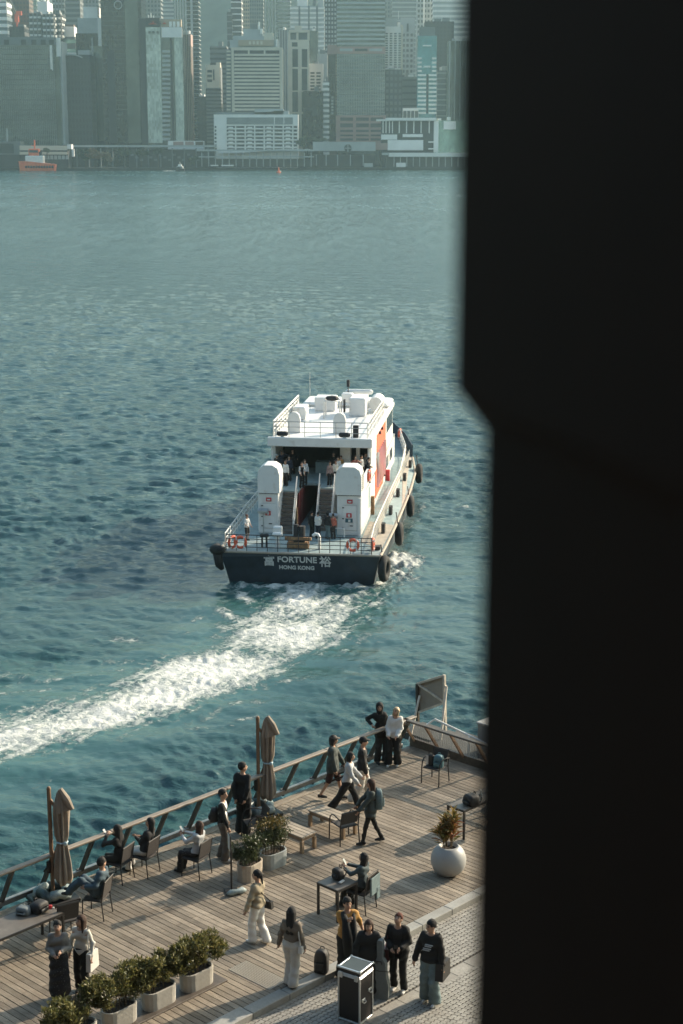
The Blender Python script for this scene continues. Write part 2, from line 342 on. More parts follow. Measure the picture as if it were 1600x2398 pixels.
def water_mat():
    m = bpy.data.materials.new('sea_water'); m.use_nodes = True; N = m.node_tree.nodes; L = m.node_tree.links
    p = N['Principled BSDF']; p.inputs['IOR'].default_value = 1.33
    tc = N.new('ShaderNodeTexCoord')
    def noise(sc, det, dist=0.0, stretch=(1, 1, 1), rough=.6):
        mp = N.new('ShaderNodeMapping'); mp.inputs['Scale'].default_value = stretch; L.new(tc.outputs['Object'], mp.inputs[0])
        n = N.new('ShaderNodeTexNoise'); n.inputs['Scale'].default_value = sc; n.inputs['Detail'].default_value = det; n.inputs['Distortion'].default_value = dist; n.inputs['Roughness'].default_value = rough
        L.new(mp.outputs[0], n.inputs['Vector']); return n.outputs['Fac']
    def math_(op, a, b=None, c=None):
        n = N.new('ShaderNodeMath'); n.operation = op
        for i, v in enumerate((a, b, c)):
            if v is None: continue
            if isinstance(v, (int, float)): n.inputs[i].default_value = v
            else: L.new(v, n.inputs[i])
        return n.outputs[0]
    def mr(v, a, b, c=0.0, d=1.0):
        n = N.new('ShaderNodeMapRange'); n.inputs[1].default_value = a; n.inputs[2].default_value = b; n.inputs[3].default_value = c; n.inputs[4].default_value = d
        n.interpolation_type = 'SMOOTHSTEP'; L.new(v, n.inputs[0]); return n.outputs[0]
    def attr(nm):
        n = N.new('ShaderNodeAttribute'); n.attribute_name = nm; return n.outputs['Fac']
    foam, aer, calm = attr('foam'), attr('aer'), attr('calm')
    n1 = math_('ADD', math_('MULTIPLY', noise(.62, 9, 1.3, (1, 1, 1), .68), .6), math_('MULTIPLY', noise(1.9, 7, .9, (1, 1, 1), .7), .4)); n2 = noise(3.4, 6, .8)
    mp_ = N.new('ShaderNodeMapping'); mp_.vector_type = 'TEXTURE'; mp_.inputs['Rotation'].default_value = (0, 0, R(62)); mp_.inputs['Scale'].default_value = (5.0, 1.0, 1.0); L.new(tc.outputs['Object'], mp_.inputs[0])
    ns = N.new('ShaderNodeTexNoise'); ns.inputs['Scale'].default_value = 1.5; ns.inputs['Detail'].default_value = 6; ns.inputs['Distortion'].default_value = .5; L.new(mp_.outputs[0], ns.inputs['Vector'])
    n1 = math_('ADD', math_('MULTIPLY', n1, .6), math_('MULTIPLY', ns.outputs['Fac'], .4))
    nn = math_('ADD', math_('MULTIPLY', n1, .7), math_('MULTIPLY', n2, .3))
    val = math_('MULTIPLY_ADD', math_('SUBTRACT', nn, .5), 3.6, foam)
    mask = math_('MULTIPLY', mr(val, .42, 1.10), mr(foam, .05, .3))
    # small breaking crests on open water
    cap = mr(math_('ADD', math_('MULTIPLY', noise(.55, 3, .5), .5), math_('MULTIPLY', noise(4.0, 5, .8), .5)), .665, .72)
    cap = math_('MULTIPLY', cap, .55)
    mask = math_('MAXIMUM', mask, cap)
    big = noise(.03, 4, .4)
    c1 = N.new('ShaderNodeMixRGB'); c1.inputs[1].default_value = (.020, .062, .066, 1); c1.inputs[2].default_value = (.028, .078, .080, 1); L.new(big, c1.inputs[0])
    c2 = N.new('ShaderNodeMixRGB'); L.new(math_('MULTIPLY', aer, .7), c2.inputs[0]); L.new(c1.outputs[0], c2.inputs[1]); c2.inputs[2].default_value = (.040, .112, .104, 1)
    c3 = N.new('ShaderNodeMixRGB'); L.new(mask, c3.inputs[0]); L.new(c2.outputs[0], c3.inputs[1]); c3.inputs[2].default_value = (.62, .62, .57, 1)
    L.new(c3.outputs[0], p.inputs['Base Color'])
    gust = math_('ADD', math_('MULTIPLY', mr(noise(1.0, 5, .5, (.09, .016, 1)), .36, .64), .6), math_('MULTIPLY', mr(noise(1.0, 4, .3, (.42, .045, 1)), .38, .62), .8))
    rg = math_('MULTIPLY_ADD', mask, .7, math_('MULTIPLY', attr('chop'), math_('MULTIPLY_ADD', gust, 1.0, .35))); L.new(rg, p.inputs['Roughness'])
    sp = math_('MULTIPLY_ADD', mask, -.4, .5); L.new(sp, p.inputs['Specular IOR Level'])
    hgt = math_('ADD', math_('MULTIPLY', noise(.75, 6, .6, (1, 1.5, 1), .7), .42), math_('MULTIPLY', noise(3.2, 4, .5), .09))
    hgt = math_('ADD', hgt, math_('MULTIPLY', noise(.16, 5, .4, (.55, 1.3, 1), .6), .55))
    hgt = math_('MULTIPLY', hgt, math_('MULTIPLY_ADD', calm, -.8, 1.0))
    hgt = math_('ADD', hgt, math_('MULTIPLY', mask, math_('MULTIPLY', n2, .25)))
    b = N.new('ShaderNodeBump'); b.inputs['Strength'].default_value = .5; b.inputs['Distance'].default_value = 1.0
    L.new(hgt, b.inputs['Height']); L.new(b.outputs[0], p.inputs['Normal'])
    return m
make_water()

# ------------------------------------------------------------------ deck, kerb, paving, quay
m_slab = mat('dark_concrete', (.07, .07, .065), .85, scale=2)
m_plank = mat('weathered_teak', (.265, .218, .165), .72, var=.34, scale=5, stretch=(1, 9, 9), bump=.4, bscale=30, rnd=.3, dirt=((.15, .12, .09), 2.1, .6, .4), spec=.3, world=((.135, .105, .075), .9, .85))
b = MB()
b.box((-7.5, -3.45, -.32), (19.6, 6.9, .5)); b.box((-21.5, -24.2, -.42), (47.6, 34.3, .5))
deck = struct(b.build('deck', m_slab, loc=dk(0, 0), rz=DROT))
pm = MB().cbox((0, 0, 0), (1, 1, 1), .04)          # unit plank, scaled per piece
planks = []
nu = int(17.6 / .145); g = random.Random(5)
first = None
for i in range(nu):
    u = -17.2 + .145 * i + .07
    cuts = [-.30, -2.35 - 1.0 * (i % 3) * .9 + g.uniform(-.05, .05), -6.73]
    for a, c in zip(cuts[:-1], cuts[1:]):
        mb = MB().cbox((0, 0, 0), (abs(a - c) - .006, .137, .05), .006)
        o = mb.build('plank', m_plank, deck, loc=(u, (a + c) / 2, -.025 + g.uniform(-.002, .002)), rz=math.pi / 2 + g.uniform(-.0012, .0012))
# border boards under the railing, laid the other way
for j, v in enumerate((-.085, -.215)):
    for k in range(5):
        MB().cbox((0, 0, 0), (3.5, .122, .05), .006).build('border_board', m_plank, deck, loc=(-17.2 + 1.75 + 3.508 * k, v, -.025))
m_kerb = mat('granite_kerb', (.30, .29, .26), .8, var=.12, scale=14, bump=.3, bscale=60, rnd=.1, world=((.19, .175, .15), 1.6, .6))
for k in range(18):
    u0 = -17.2 + .98 * k; wd = .26 + (.22 * max(0, (-11.8 - u0)) / 3 if u0 < -11.8 else 0)
    MB().cbox((0, 0, 0), (.974, wd, .2), .012).build('kerb_stone', m_kerb, deck, loc=(u0 + .49, -6.745 - .13 + (wd - .26) / 2 * .9, -.09))
# paving of small interlocking blocks below the kerb
m_pave = mat('paving_block', (.27, .25, .215), .85, var=.2, scale=20, bump=.3, bscale=90, rnd=.14, world=((.18, .155, .13), 1.1, .6))
m_joint = mat('paving_joint', (.10, .09, .08), .95, scale=20)
PZ = -.125
pav = struct(MB().box((-21.5, -24.2, 0), (47.6, 34.3, .02)).build('pavement', m_joint, loc=dk(0, 0, DZ + PZ - .045), rz=DROT))
def paver_poly(w=.098, l=.104):
    c = .022
    return [(-w / 2 + c, -l / 2), (w / 2 - c, -l / 2), (w / 2, -l / 2 + c), (w / 2, l / 2 - c), (w / 2 - c, l / 2), (-w / 2 + c, l / 2), (-w / 2, l / 2 - c), (-w / 2, -l / 2 + c)]
pb = MB().prism(paver_poly(), -.03, .0)
paver = None; rest = MB(); cand = []
for j in range(45):
    v = -7.06 - .109 * j
    for i in range(112):
        u = -15.2 + .104 * i + (.052 if j % 2 else 0)
        if abs(v + 8.62) < .17 and True: continue
        if -1.0 < u: continue
        cand.append((u, v))
def seen(u, v):
    p = dk(u, v); Z = p[2] - CAM_H; dep = p[1] * math.cos(PITCH) - Z * math.sin(PITCH)
    x = CX + FPX * p[0] / dep; y = CY - FPX * (p[1] * math.sin(PITCH) + Z * math.cos(PITCH)) / dep
    return x, y
vis = [c for c in cand if seen(*c)[0] < 1165 and 1900 < seen(*c)[1] < 2430]
vis.sort(key=lambda c: -seen(*c)[1]); top = set(vis[:300])
for c in cand:
    dz = g.uniform(-.003, .003)
    if c in top:
        if paver is None: paver = pb.build('paving_block', m_pave, pav, loc=(c[0], c[1], .045 + dz))
        else: twin(paver, (c[0], c[1], .045 + dz), (0, 0, g.uniform(-.03, .03)))
    elif c in set(vis[:1]) or seen(*c)[0] < 1300: rest.prism([(p[0] + c[0], p[1] + c[1]) for p in paver_poly()], .015, .045 + dz)
m_pave2 = mat('paving_blocks', (.27, .25, .215), .85, var=.28, scale=9, bump=.3, bscale=90, dirt=((.19, .17, .15), 1.3, .54, .55))
stuff(rest.build('paving_blocks', m_pave2, pav))
for k in range(22):                                   # the row of larger slabs across the blocks
    MB().cbox((0, 0, 0), (.5, .3, .03), .006).build('paving_slab', m_pave, pav, loc=(-15.2 + .507 * k, -8.62, .032))
quay = struct(MB().box((-21.5, .16, -5.4), (47.6, .25, 10.3)).box((2.45, -20, -5.4), (.3, 40, 10.3)).build('quay_wall', m_slab, loc=dk(0, 0), rz=DROT))

# ------------------------------------------------------------------ dark pillar right beside the camera
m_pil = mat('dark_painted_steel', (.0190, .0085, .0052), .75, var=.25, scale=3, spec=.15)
def campt(px, dep): return ((px - CX) / FPX * dep, dep / math.cos(PITCH) * 1.0)
pl = thing('pillar', 'near black out of focus pillar standing close at the right, stepped wider above', 'pillar', (0.2, 1.0, DZ + PZ))
def pil_poly(pxl, da, db, wide):
    a = Vector(((pxl - CX) / FPX * da, da)); d = Vector((.115, -.42)).normalized(); bq = a + d * db
    n = Vector((-d.y, d.x)); n = n if n.x > 0 else -n
    return [(p.x - .2, p.y - 1.0) for p in (a, bq, bq + n * wide, a + n * wide)]
ZS = CAM_H - .214 - (DZ + PZ)
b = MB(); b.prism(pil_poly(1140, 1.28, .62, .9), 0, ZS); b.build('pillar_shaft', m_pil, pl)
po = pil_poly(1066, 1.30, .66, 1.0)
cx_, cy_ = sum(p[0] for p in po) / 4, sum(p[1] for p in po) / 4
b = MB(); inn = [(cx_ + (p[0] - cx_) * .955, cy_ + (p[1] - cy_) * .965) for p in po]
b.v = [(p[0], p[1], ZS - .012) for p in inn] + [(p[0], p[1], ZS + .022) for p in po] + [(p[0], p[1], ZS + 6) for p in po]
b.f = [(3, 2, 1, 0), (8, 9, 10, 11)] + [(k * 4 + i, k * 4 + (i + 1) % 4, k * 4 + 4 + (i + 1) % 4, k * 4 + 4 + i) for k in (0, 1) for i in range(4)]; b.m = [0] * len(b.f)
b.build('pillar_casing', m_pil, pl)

# unseen sky-blocking wall added behind the camera, taken as the pillar's building
MB().box((-20.2, -4.5, 20), (120, 3, 44)).build('sky_block_wall', m_pil, pl)
# ------------------------------------------------------------------ air
hz = MB().box((0, 1790, 229), (3000, 3900, 462)).build('haze', [], None)
hm = bpy.data.materials.new('haze_air'); hm.use_nodes = True; hm.node_tree.nodes.remove(hm.node_tree.nodes['Principled BSDF'])
pv = hm.node_tree.nodes.new('ShaderNodeVolumePrincipled'); pv.inputs['Density'].default_value = .000066
pv.inputs['Color'].default_value = (.62, .92, 1.0, 1); pv.inputs['Anisotropy'].default_value = .25
hm.node_tree.links.new(pv.outputs[0], hm.node_tree.nodes['Material Output'].inputs['Volume'])
hz.data.materials.append(hm); stuff(hz)

# ------------------------------------------------------------------ the far shore
m_land = mat('far_ground', (.035, .04, .036), .9, scale=.05)
m_hill = mat('wooded_hill', (.045, .065, .045), .9, var=.35, scale=.02, bump=.5, bscale=.06)
struct(MB().box((0, 2740, .4), (2700, 1980, 3.6)).build('far_shore', m_land))
m_sea_wall = mat('sea_wall_stone', (.022, .025, .023), .9, scale=.3, var=.3)
struct(MB().box((0, 1749, .55), (2400, 2, 3.7)).build('sea_wall', m_sea_wall))
def hill():
    xs = np.linspace(-1150, 1150, 90); ys = np.linspace(2620, 3690, 46)
    X, Y = np.meshgrid(xs, ys, indexing='ij')
    t = (Y - 2620) / 1070
    Z = 2 + 430 * np.clip(t * 1.5, 0, 1) ** 1.1 * (.86 + .12 * np.sin(X / 260 + .6) + .05 * np.sin(X / 71) * np.cos(Y / 90))
    Z += 6 * np.sin(X / 17 + Y / 23) * t
    Z = np.minimum(Z, 445)
    n, m_ = X.shape; i = np.arange(n * m_).reshape(n, m_)
    f = np.stack([i[:-1, :-1], i[1:, :-1], i[1:, 1:], i[:-1, 1:]], -1).reshape(-1, 4)
    return struct(np_mesh('hill', np.stack([X, Y, Z], -1).reshape(-1, 3), f, m_hill))
hill()
GB = 2.2                                              # level of the far ground
c_white = mat('tower_white', (.74, .72, .67), .7, scale=.08, var=.1)
c_cream = mat('tower_cream', (.56, .50, .40), .7, scale=.08, var=.1)
c_pale = mat('tower_pale_grey', (.36, .38, .37), .7, scale=.08, var=.12)
c_grey = mat('tower_grey', (.135, .15, .15), .7, scale=.08, var=.15)
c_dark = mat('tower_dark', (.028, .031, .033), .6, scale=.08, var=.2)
c_brown = mat('tower_brown', (.10, .066, .048), .7, scale=.08, var=.15)
c_pink = mat('tower_dusty_pink', (.34, .22, .19), .7, scale=.08, var=.1)
c_tan = mat('tower_tan', (.38, .29, .20), .7, scale=.08, var=.12)
c_win = mat('window_glass_dark', (.035, .045, .05), .2, scale=.3, var=.4, spec=.7)
g_dark = glass_front('curtain_wall_dark', (.016, .022, .027), metal=.3)
g_mid = glass_front('curtain_wall_mid', (.11, .14, .15), .16)
g_pale = glass_front('curtain_wall_pale', (.38, .46, .48), .2, var=.35, metal=.6)
g_blue = glass_front('curtain_wall_blue', (.10, .26, .32), .2, var=.3)
g_green = glass_front('curtain_wall_green', (.28, .42, .38), .25, var=.3)
c_red = mat('sign_red', (.62, .09, .03), .5, scale=.2)
c_black = mat('sign_black', (.012, .014, .016), .5, scale=.2)
grd = random.Random(21)
class Tower: pass
def tower(nm, label, x0, x1, yt, Y, D=30, wall=None, cat='building', style=None, n=20, band=None, bt=.45, dep=.45, y0=None, y1=None, cols=6, win=None, roof=2, yb=345, base=GB, rgroup=None, sides=True):
    """one building whose front spans photo columns x0..x1 and rises to row yt, standing Y metres away"""
    T = Tower(); ym = (max(yt, 0) + 300) / 2
    X0, X1 = aty(x0, ym, Y)[0], aty(x1, ym, Y)[0]; zt = aty(x0, yt, Y)[2]
    W = X1 - X0; H = zt - base
    o = thing(nm, label, cat, ((X0 + X1) / 2, Y, base), group=rgroup)
    T.o, T.W, T.H, T.D, T.Y = o, W, H, D, Y
    T.z = lambda y: aty(CX, y, Y)[2] - base
    T.x = lambda x, y=170: aty(x, y, Y)[0] - (X0 + X1) / 2
    wall = wall or c_grey; band = band or c_pale; win = win or c_win
    MB().box((0, D / 2, H / 2), (W, D, H)).build('wall', wall, o)
    za = 0.0 if y1 is None else T.z(y1); zb = H if y0 is None else T.z(y0)
    ph = (zb - za) / max(n, 1)
    if style == 'bands':
        p = MB().box((0, D / 2, 0), (W + 2 * dep, D + 2 * dep, ph * bt)).build('floor_band', band, o, loc=(0, 0, za + ph * .5))
        for i in range(1, n): twin(p, (0, 0, za + ph * (i + .5)))
    elif style == 'fins':
        pw = W / n
        p = MB().box((0, -.3, (za + zb) / 2), (pw * bt, .9, zb - za)).build('fin', band, o, loc=(-W / 2 + pw / 2, 0, 0))
        for i in range(1, n): twin(p, (-W / 2 + pw * (i + .5), 0, 0))
    elif style in ('windows', 'balconies', 'grid'):
        mb = MB(); cw = W / cols; nd = max(2, int(D / (W / cols)))
        for i in range(n):
            zc = za + ph * (i + .5)
            for j in range(cols):
                if style == 'windows': mb.box((-W / 2 + cw * (j + .5), -.05, zc), (cw * .58, .3, ph * .55))
                elif style == 'grid': mb.box((-W / 2 + cw * (j + .5), -.05, zc), (cw * .84, .3, ph * .72))
            if sides:
                for j in range(min(nd, 6)):
                    mb.box((W / 2 + .05, D * (j + .5) / min(nd, 6), zc), (.3, D / min(nd, 6) * .55, ph * .5))
        if mb.v: stuff(mb.build('windows', win, o))
        if style == 'balconies':
            mb = MB()
            for i in range(n):
                zc = za + ph * (i + .5)
                for j in range(cols):
                    mb.box((-W / 2 + cw * (j + .5), -.9, zc - ph * .2), (cw * .7, 1.9, ph * .34))
                for j in range(3): mb.box((W / 2 + .5, D * (j + .5) / 3, zc - ph * .2), (1.6, D / 3 * .55, ph * .34))
            stuff(mb.build('balconies', band, o))
            mb = MB()
            for j in range(cols): mb.box((-W / 2 + cw * (j + .5), -.08, (za + zb) / 2), (cw * .6, .3, zb - za))
            stuff(mb.build('window_recesses', win, o))
    for k in range(roof):
        w_, d_, h_ = W * grd.uniform(.15, .4), D * grd.uniform(.2, .5), grd.uniform(2, 6)
        MB().box((grd.uniform(-.25, .25) * W, D * grd.uniform(.3, .7), H + h_ / 2), (w_, d_, h_)).build('roof_plant', grd.choice([c_pale, c_grey, c_white]), o)
    return T
def panel(T, nm, x0, x1, y0, y1, m, dp=.6, ymid=None, off=0.0):      # a slab on the front of a tower, given by photo columns and rows
    xa, xb = T.x(x0, (y0 + y1) / 2), T.x(x1, (y0 + y1) / 2); za, zb = T.z(y1), T.z(y0)
    return MB().box(((xa + xb) / 2, -dp / 2 - off + .02, (za + zb) / 2), (xb - xa, dp, zb - za)).build(nm, m, T.o)
def vol(T, nm, x0, x1, y0, y1, m, d0=0, d1=20):                       # a block of a tower
    xa, xb = T.x(x0, (y0 + y1) / 2), T.x(x1, (y0 + y1) / 2); za, zb = T.z(y1), T.z(y0)
    return MB().box(((xa + xb) / 2, (d0 + d1) / 2, (za + zb) / 2), (xb - xa, d1 - d0, zb - za)).build(nm, m, T.o)

# -- farthest rows, first the ones against the hill
tower('apartment_tower', 'hazy slab tower with balconies far left behind the dark curved roof block', 128, 157, -14, 2420, wall=c_grey, style='balconies', n=30, cols=4, band=c_pale, cat='tower')
tower('apartment_tower', 'tall dim tower with ribbed flank left of the broad ringed skyscraper', 158, 192, -24, 2380, wall=c_dark, style='bands', n=34, band=c_grey, cat='tower')
tower('office_tower', 'pale hazy tower between the curved roof block and the ringed skyscraper', 196, 236, -40, 2500, wall=c_grey, style='windows', n=34, cols=5, cat='tower')
tower('office_tower', 'dim grey tower just behind the sunburst sign', 340, 380, -22, 2450, wall=c_grey, style='windows', n=40, cols=5, cat='tower')
tower('office_tower', 'slim pale tower behind the right end of the sunburst building', 382, 412, 4, 2560, wall=c_pale, style='bands', n=40, band=c_grey, cat='tower')
tower('office_tower', 'tall grey glass tower left of the thin lattice tower', 410, 441, -30, 2300, wall=g_mid, style='fins', n=5, band=c_pale, cat='tower')
T = tower('apartment_tower', 'thin very tall tower of zigzag balconies left of the hazy gap', 441, 466, -40, 2080, D=26, wall=g_dark, style='bands', n=44, band=c_pale, bt=.16, dep=.9, cat='tower')
panel(T, 'stair_shaft', 448, 453, -40, 250, c_pale, 1.8)
tower('office_tower', 'dark tower with white floor lines and a bright right edge behind the hotel slab', 544, 567, -30, 2300, wall=c_dark, style='bands', n=30, band=c_white, bt=.2, cat='tower')
tower('office_tower', 'short dark tower shoulder left of the white lined tower above the hotel', 534, 545, 28, 2290, wall=c_dark, style='bands', n=24, band=c_grey, bt=.2, cat='tower')
tower('apartment_tower', 'brownish hazy tower above the hotel roof', 568, 586, -18, 2640, wall=c_tan, style='windows', n=44, cols=4, cat='tower')
tower('apartment_tower', 'dull green tower above the middle of the hotel roof', 586, 618, -30, 2600, wall=c_grey, style='windows', n=44, cols=6, cat='tower')
tower('apartment_tower', 'blue grey smooth tower right of the hotel roof', 620, 650, -25, 2550, wall=g_mid, style='fins', n=4, band=c_pale, bt=.2, cat='tower')
tower('apartment_tower', 'second blue grey tower right of the smooth one', 651, 681, -20, 2580, wall=g_mid, style='bands', n=44, band=c_pale, bt=.3, cat='tower')
T = tower('apartment_tower', 'broad pale tower with stacked ledges behind the twin panel cream tower', 682, 760, 14, 2240, wall=c_pale, style='bands', n=34, band=c_white, bt=.4, dep=.8, cat='tower')
for x in (700, 722, 741): panel(T, 'recess', x, x + 4, 14, 250, c_grey, .3, off=.9)
for k, (a, c, y) in enumerate([(696, 720, -12), (732, 740, -30), (744, 758, -8)]): vol(T, 'roof_block', a, c, y, 15, [c_white, c_grey, c_pale][k], 4, 20)
tower('office_tower', 'dark tower dotted with lights left of the pink framed skyscraper', 761, 789, -25, 2060, wall=c_dark, style='windows', n=40, cols=4, win=c_pale, cat='tower')
tower('office_tower', 'pale tower at top between pink framed skyscraper and white gridded block', 900, 920, -18, 2600, wall=c_grey, style='windows', n=40, cols=3, cat='tower')
tower('office_tower', 'grey tower behind the white gridded block', 918, 974, -30, 2500, wall=c_grey, style='bands', n=40, band=c_pale, bt=.3, cat='tower')
T = tower('apartment_tower', 'pale tower with a bright vertical corner rising behind the blue tower', 976, 1014, -30, 2250, wall=c_pale, style='windows', n=34, cols=5, cat='tower')
panel(T, 'corner_fin', 991, 995, -30, 62, c_white, 2)
tower('apartment_tower', 'broad pale banded tower at the far right beside the pillar', 1014, 1105, -30, 2200, wall=c_pale, style='bands', n=34, band=c_white, bt=.45, cat='tower')
tower('office_tower', 'plain dark slab tower behind the blue tower', 994, 1062, 50, 2000, wall=c_dark, style='windows', n=36, cols=8, win=c_black, cat='tower')
tower('office_tower', 'low grey tower right of the blue tower', 1024, 1050, 165, 1960, wall=c_grey, style='bands', n=18, band=c_pale, bt=.25, cat='tower')
tower('office_tower', 'tall grey tower at the right edge under the banded pale tower', 1046, 1110, 96, 1940, wall=g_mid, style='fins', n=5, band=c_pale, bt=.2, cat='tower')
tower('office_tower', 'dim tower in the haze left of the hotel slab', 494, 532, 108, 2050, wall=c_grey, style='bands', n=24, band=c_dark, bt=.4, cat='tower')
tower('office_tower', 'low dark tower at the foot of the hazy gap', 462, 486, 226, 2000, wall=c_dark, style='windows', n=14, cols=3, cat='tower')
# -- left group
tower('office_block', 'white striped block at the top left edge', -30, 21, 3, 2100, wall=c_grey, style='bands', n=24, band=c_white, bt=.5, dep=.8)
T = tower('office_tower', 'dark brown tower behind the tower crane', 22, 74, -30, 2200, wall=c_brown, style='windows', n=40, cols=7, win=c_dark, cat='tower')
tower('office_block', 'low dark block with pale roof boxes in front of the crane tower', 27, 62, 62, 1990, wall=c_dark, style='windows', n=20, cols=5)
tower('office_tower', 'pale green glass tower at top left', 72, 91, -18, 2300, wall=g_green, style='bands', n=34, band=c_pale, bt=.15, cat='tower')
tower('apartment_tower', 'smooth white shaft with a sunlit right side at top left', 93, 116, 3, 2120, wall=c_white, D=40, cat='tower')
tower('apartment_tower', 'balconied white apartment tower, left one of the pair above the glass block', 73, 102, 31, 1960, wall=c_grey, style='balconies', n=26, cols=3, band=c_white, cat='tower')
tower('apartment_tower', 'balconied white apartment tower, right one of the pair above the glass block', 104, 131, 33, 1950, wall=c_grey, style='balconies', n=26, cols=3, band=c_white, cat='tower')
tower('apartment_tower', 'narrow balconied tower right of the apartment pair', 133, 147, 33, 1965, wall=c_dark, style='balconies', n=26, cols=2, band=c_white, cat='tower')
T = tower('office_block', 'grey green block topped by a white box', 148, 180, 86, 1985, wall=c_grey, style='bands', n=14, band=g_green, bt=.4)
vol(T, 'roof_block', 149, 174, 62, 86, c_white, 0, 20); vol(T, 'roof_rim', 152, 172, 57, 62, c_brown, 2, 14)
T = tower('office_tower', 'stepped tower with white crown and a long sunlit strip left of the ringed skyscraper', 181, 242, 78, 1930, wall=g_dark, D=34, roof=0, cat='tower')
vol(T, 'shoulder', 182, 238, 42, 78, c_pale, 1, 30); vol(T, 'crown', 194, 228, 15, 42, c_white, 3, 26)
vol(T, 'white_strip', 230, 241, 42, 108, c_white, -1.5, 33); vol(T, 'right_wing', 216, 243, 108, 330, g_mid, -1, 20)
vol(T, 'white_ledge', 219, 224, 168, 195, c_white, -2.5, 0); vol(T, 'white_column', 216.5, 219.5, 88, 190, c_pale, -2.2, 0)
T = tower('office_block', 'very dark block with a curved pale line near its roof', 144, 214, 128, 1880, wall=c_dark, D=36, style='windows', n=18, cols=9, win=c_black)
b = MB(); pts = [(T.x(143 + 5 * i, 130), -1.0, T.z(128 + 7 * (max(0, i - 5) / 5) ** 2)) for i in range(11)]
for p, q in zip(pts[:-1], pts[1:]): b.bar(p, q, 1.6, 1.4)
b.build('curved_cornice', c_pale, T.o)
# broad glass block far left
T = tower('glass_office_block', 'broad mottled glass block at the far left waterfront', -95, 130, 104, 1850, D=45, wall=g_mid, roof=0, yb=340)
vol(T, 'parapet', -95, 131, 87, 106, c_grey, -.6, 44)
for x in (10, 50, 74, 96, 115): panel(T, 'dark_opening', x, x + 12, 93, 105, c_black, .4, off=.6)
vol(T, 'white_fin', 118, 120.5, 106, 162, c_white, -1.2, .2); vol(T, 'white_fin', 121.2, 123, 106, 165, c_white, -1.0, .2)
vol(T, 'side_wing', 130, 142, 87, 340, g_mid, 3, 40); vol(T, 'white_edge', 131, 141, 88, 132, c_white, 2.2, 4); vol(T, 'edge_fin', 142, 147, 96, 340, c_pale, 5, 42)
mb = MB()
for i in range(24): mb.box((0, -.12, T.H * (i + .5) / 24.5), (T.W, .3, .35))
for i in range(50): mb.box((-T.W / 2 + T.W * (i + .5) / 50, -.1, T.H * .49), (.3, .3, T.H * .98))
stuff(mb.build('mullions', c_grey, T.o))
# tower crane on the brown tower
cr0 = aty(40, 48, 2190)
o = thing('tower_crane', 'rust red tower crane with raised jib at top left', 'crane', tuple(cr0))
MB().box((0, 0, 3), (5, 5, 10)).box((3, 0, 9), (7, 4, 5)).build('cab', c_red, o)
MB().bar((0, 0, 8), (-11, 0, 34), 1.1).bar((-2, 0, 8), (-12, 0, 30), .7).build('jib', c_tan, o)
MB().bar((2, 0, 9), (-10, 0, 33), .5).build('stay', c_grey, o)
MB().box((0, 0, -12), (2.4, 2.4, 24)).build('mast', c_red, o)
# broad ringed skyscraper
T = tower('skyscraper', 'broad dark blue grey skyscraper with faint ring mark near its top', 240, 334, -45, 1905, D=46, wall=g_dark, roof=0, style='bands', n=40, band=g_mid, bt=.10, dep=.25, cat='tower')
vol(T, 'central_bay', 254, 272, 118, 335, c_dark, -1.2, 2); vol(T, 'right_bay', 296, 326, -45, 335, g_mid, -.8, 2)
b = MB(); b.tube([(T.x(277, 12) + 4.3 * math.cos(a), -1.2, T.z(12) + 4.3 * math.sin(a)) for a in np.linspace(0, 6.283, 25)[:-1]], .55, 6, closed=True); b.build('ring_mark', c_pale, T.o)
MB().bar((T.x(262, 100), -.6, T.z(118)), (T.x(261, 90), -.6, T.z(88)), .9).build('spire', c_dark, T.o)
T = tower('office_tower', 'pale louvred crown with tan wall peeping between the ringed and the sunburst towers', 300, 338, 22, 2060, wall=c_tan, roof=0, cat='tower')
vol(T, 'louvred_crown', 303, 322, 1, 24, c_white, -1, 16); vol(T, 'roof_edge', 300, 334, -4, 1, c_white, -2, 18)
# sunburst tower
T = tower('sunburst_tower', 'tower with glaring pale crown and a black sign of a red sunburst', 344, 431, 63, 1870, D=36, wall=g_mid, roof=0, cat='tower')
vol(T, 'dark_slab', 328, 352, 42, 340, c_dark, 4, 40)
panel(T, 'pale_glass_front', 345, 379, 64, 335, g_pale, 1.2)
for x in (348, 357, 367): panel(T, 'dark_opening', x, x + 5.5, 73, 79, c_dark, .4, off=1.2)
panel(T, 'white_crown', 379, 427, 64, 88, c_white, 2.0); vol(T, 'right_glass', 411, 430, 88, 335, g_pale, -1.6, 4)
panel(T, 'dark_recess', 401, 406, 90, 335, c_black, 1.0)
p0 = None
for k in range(20):
    zc = 118 + k * 10.8
    q = panel(T, 'balcony', 381, 399, zc, zc + 5.2, c_pale, 2.0)
vol(T, 'sign_box', 342, 375, 42, 63, c_black, -1.5, 6); vol(T, 'sign_box', 377, 424, 45, 64, c_tan, 2, 10)
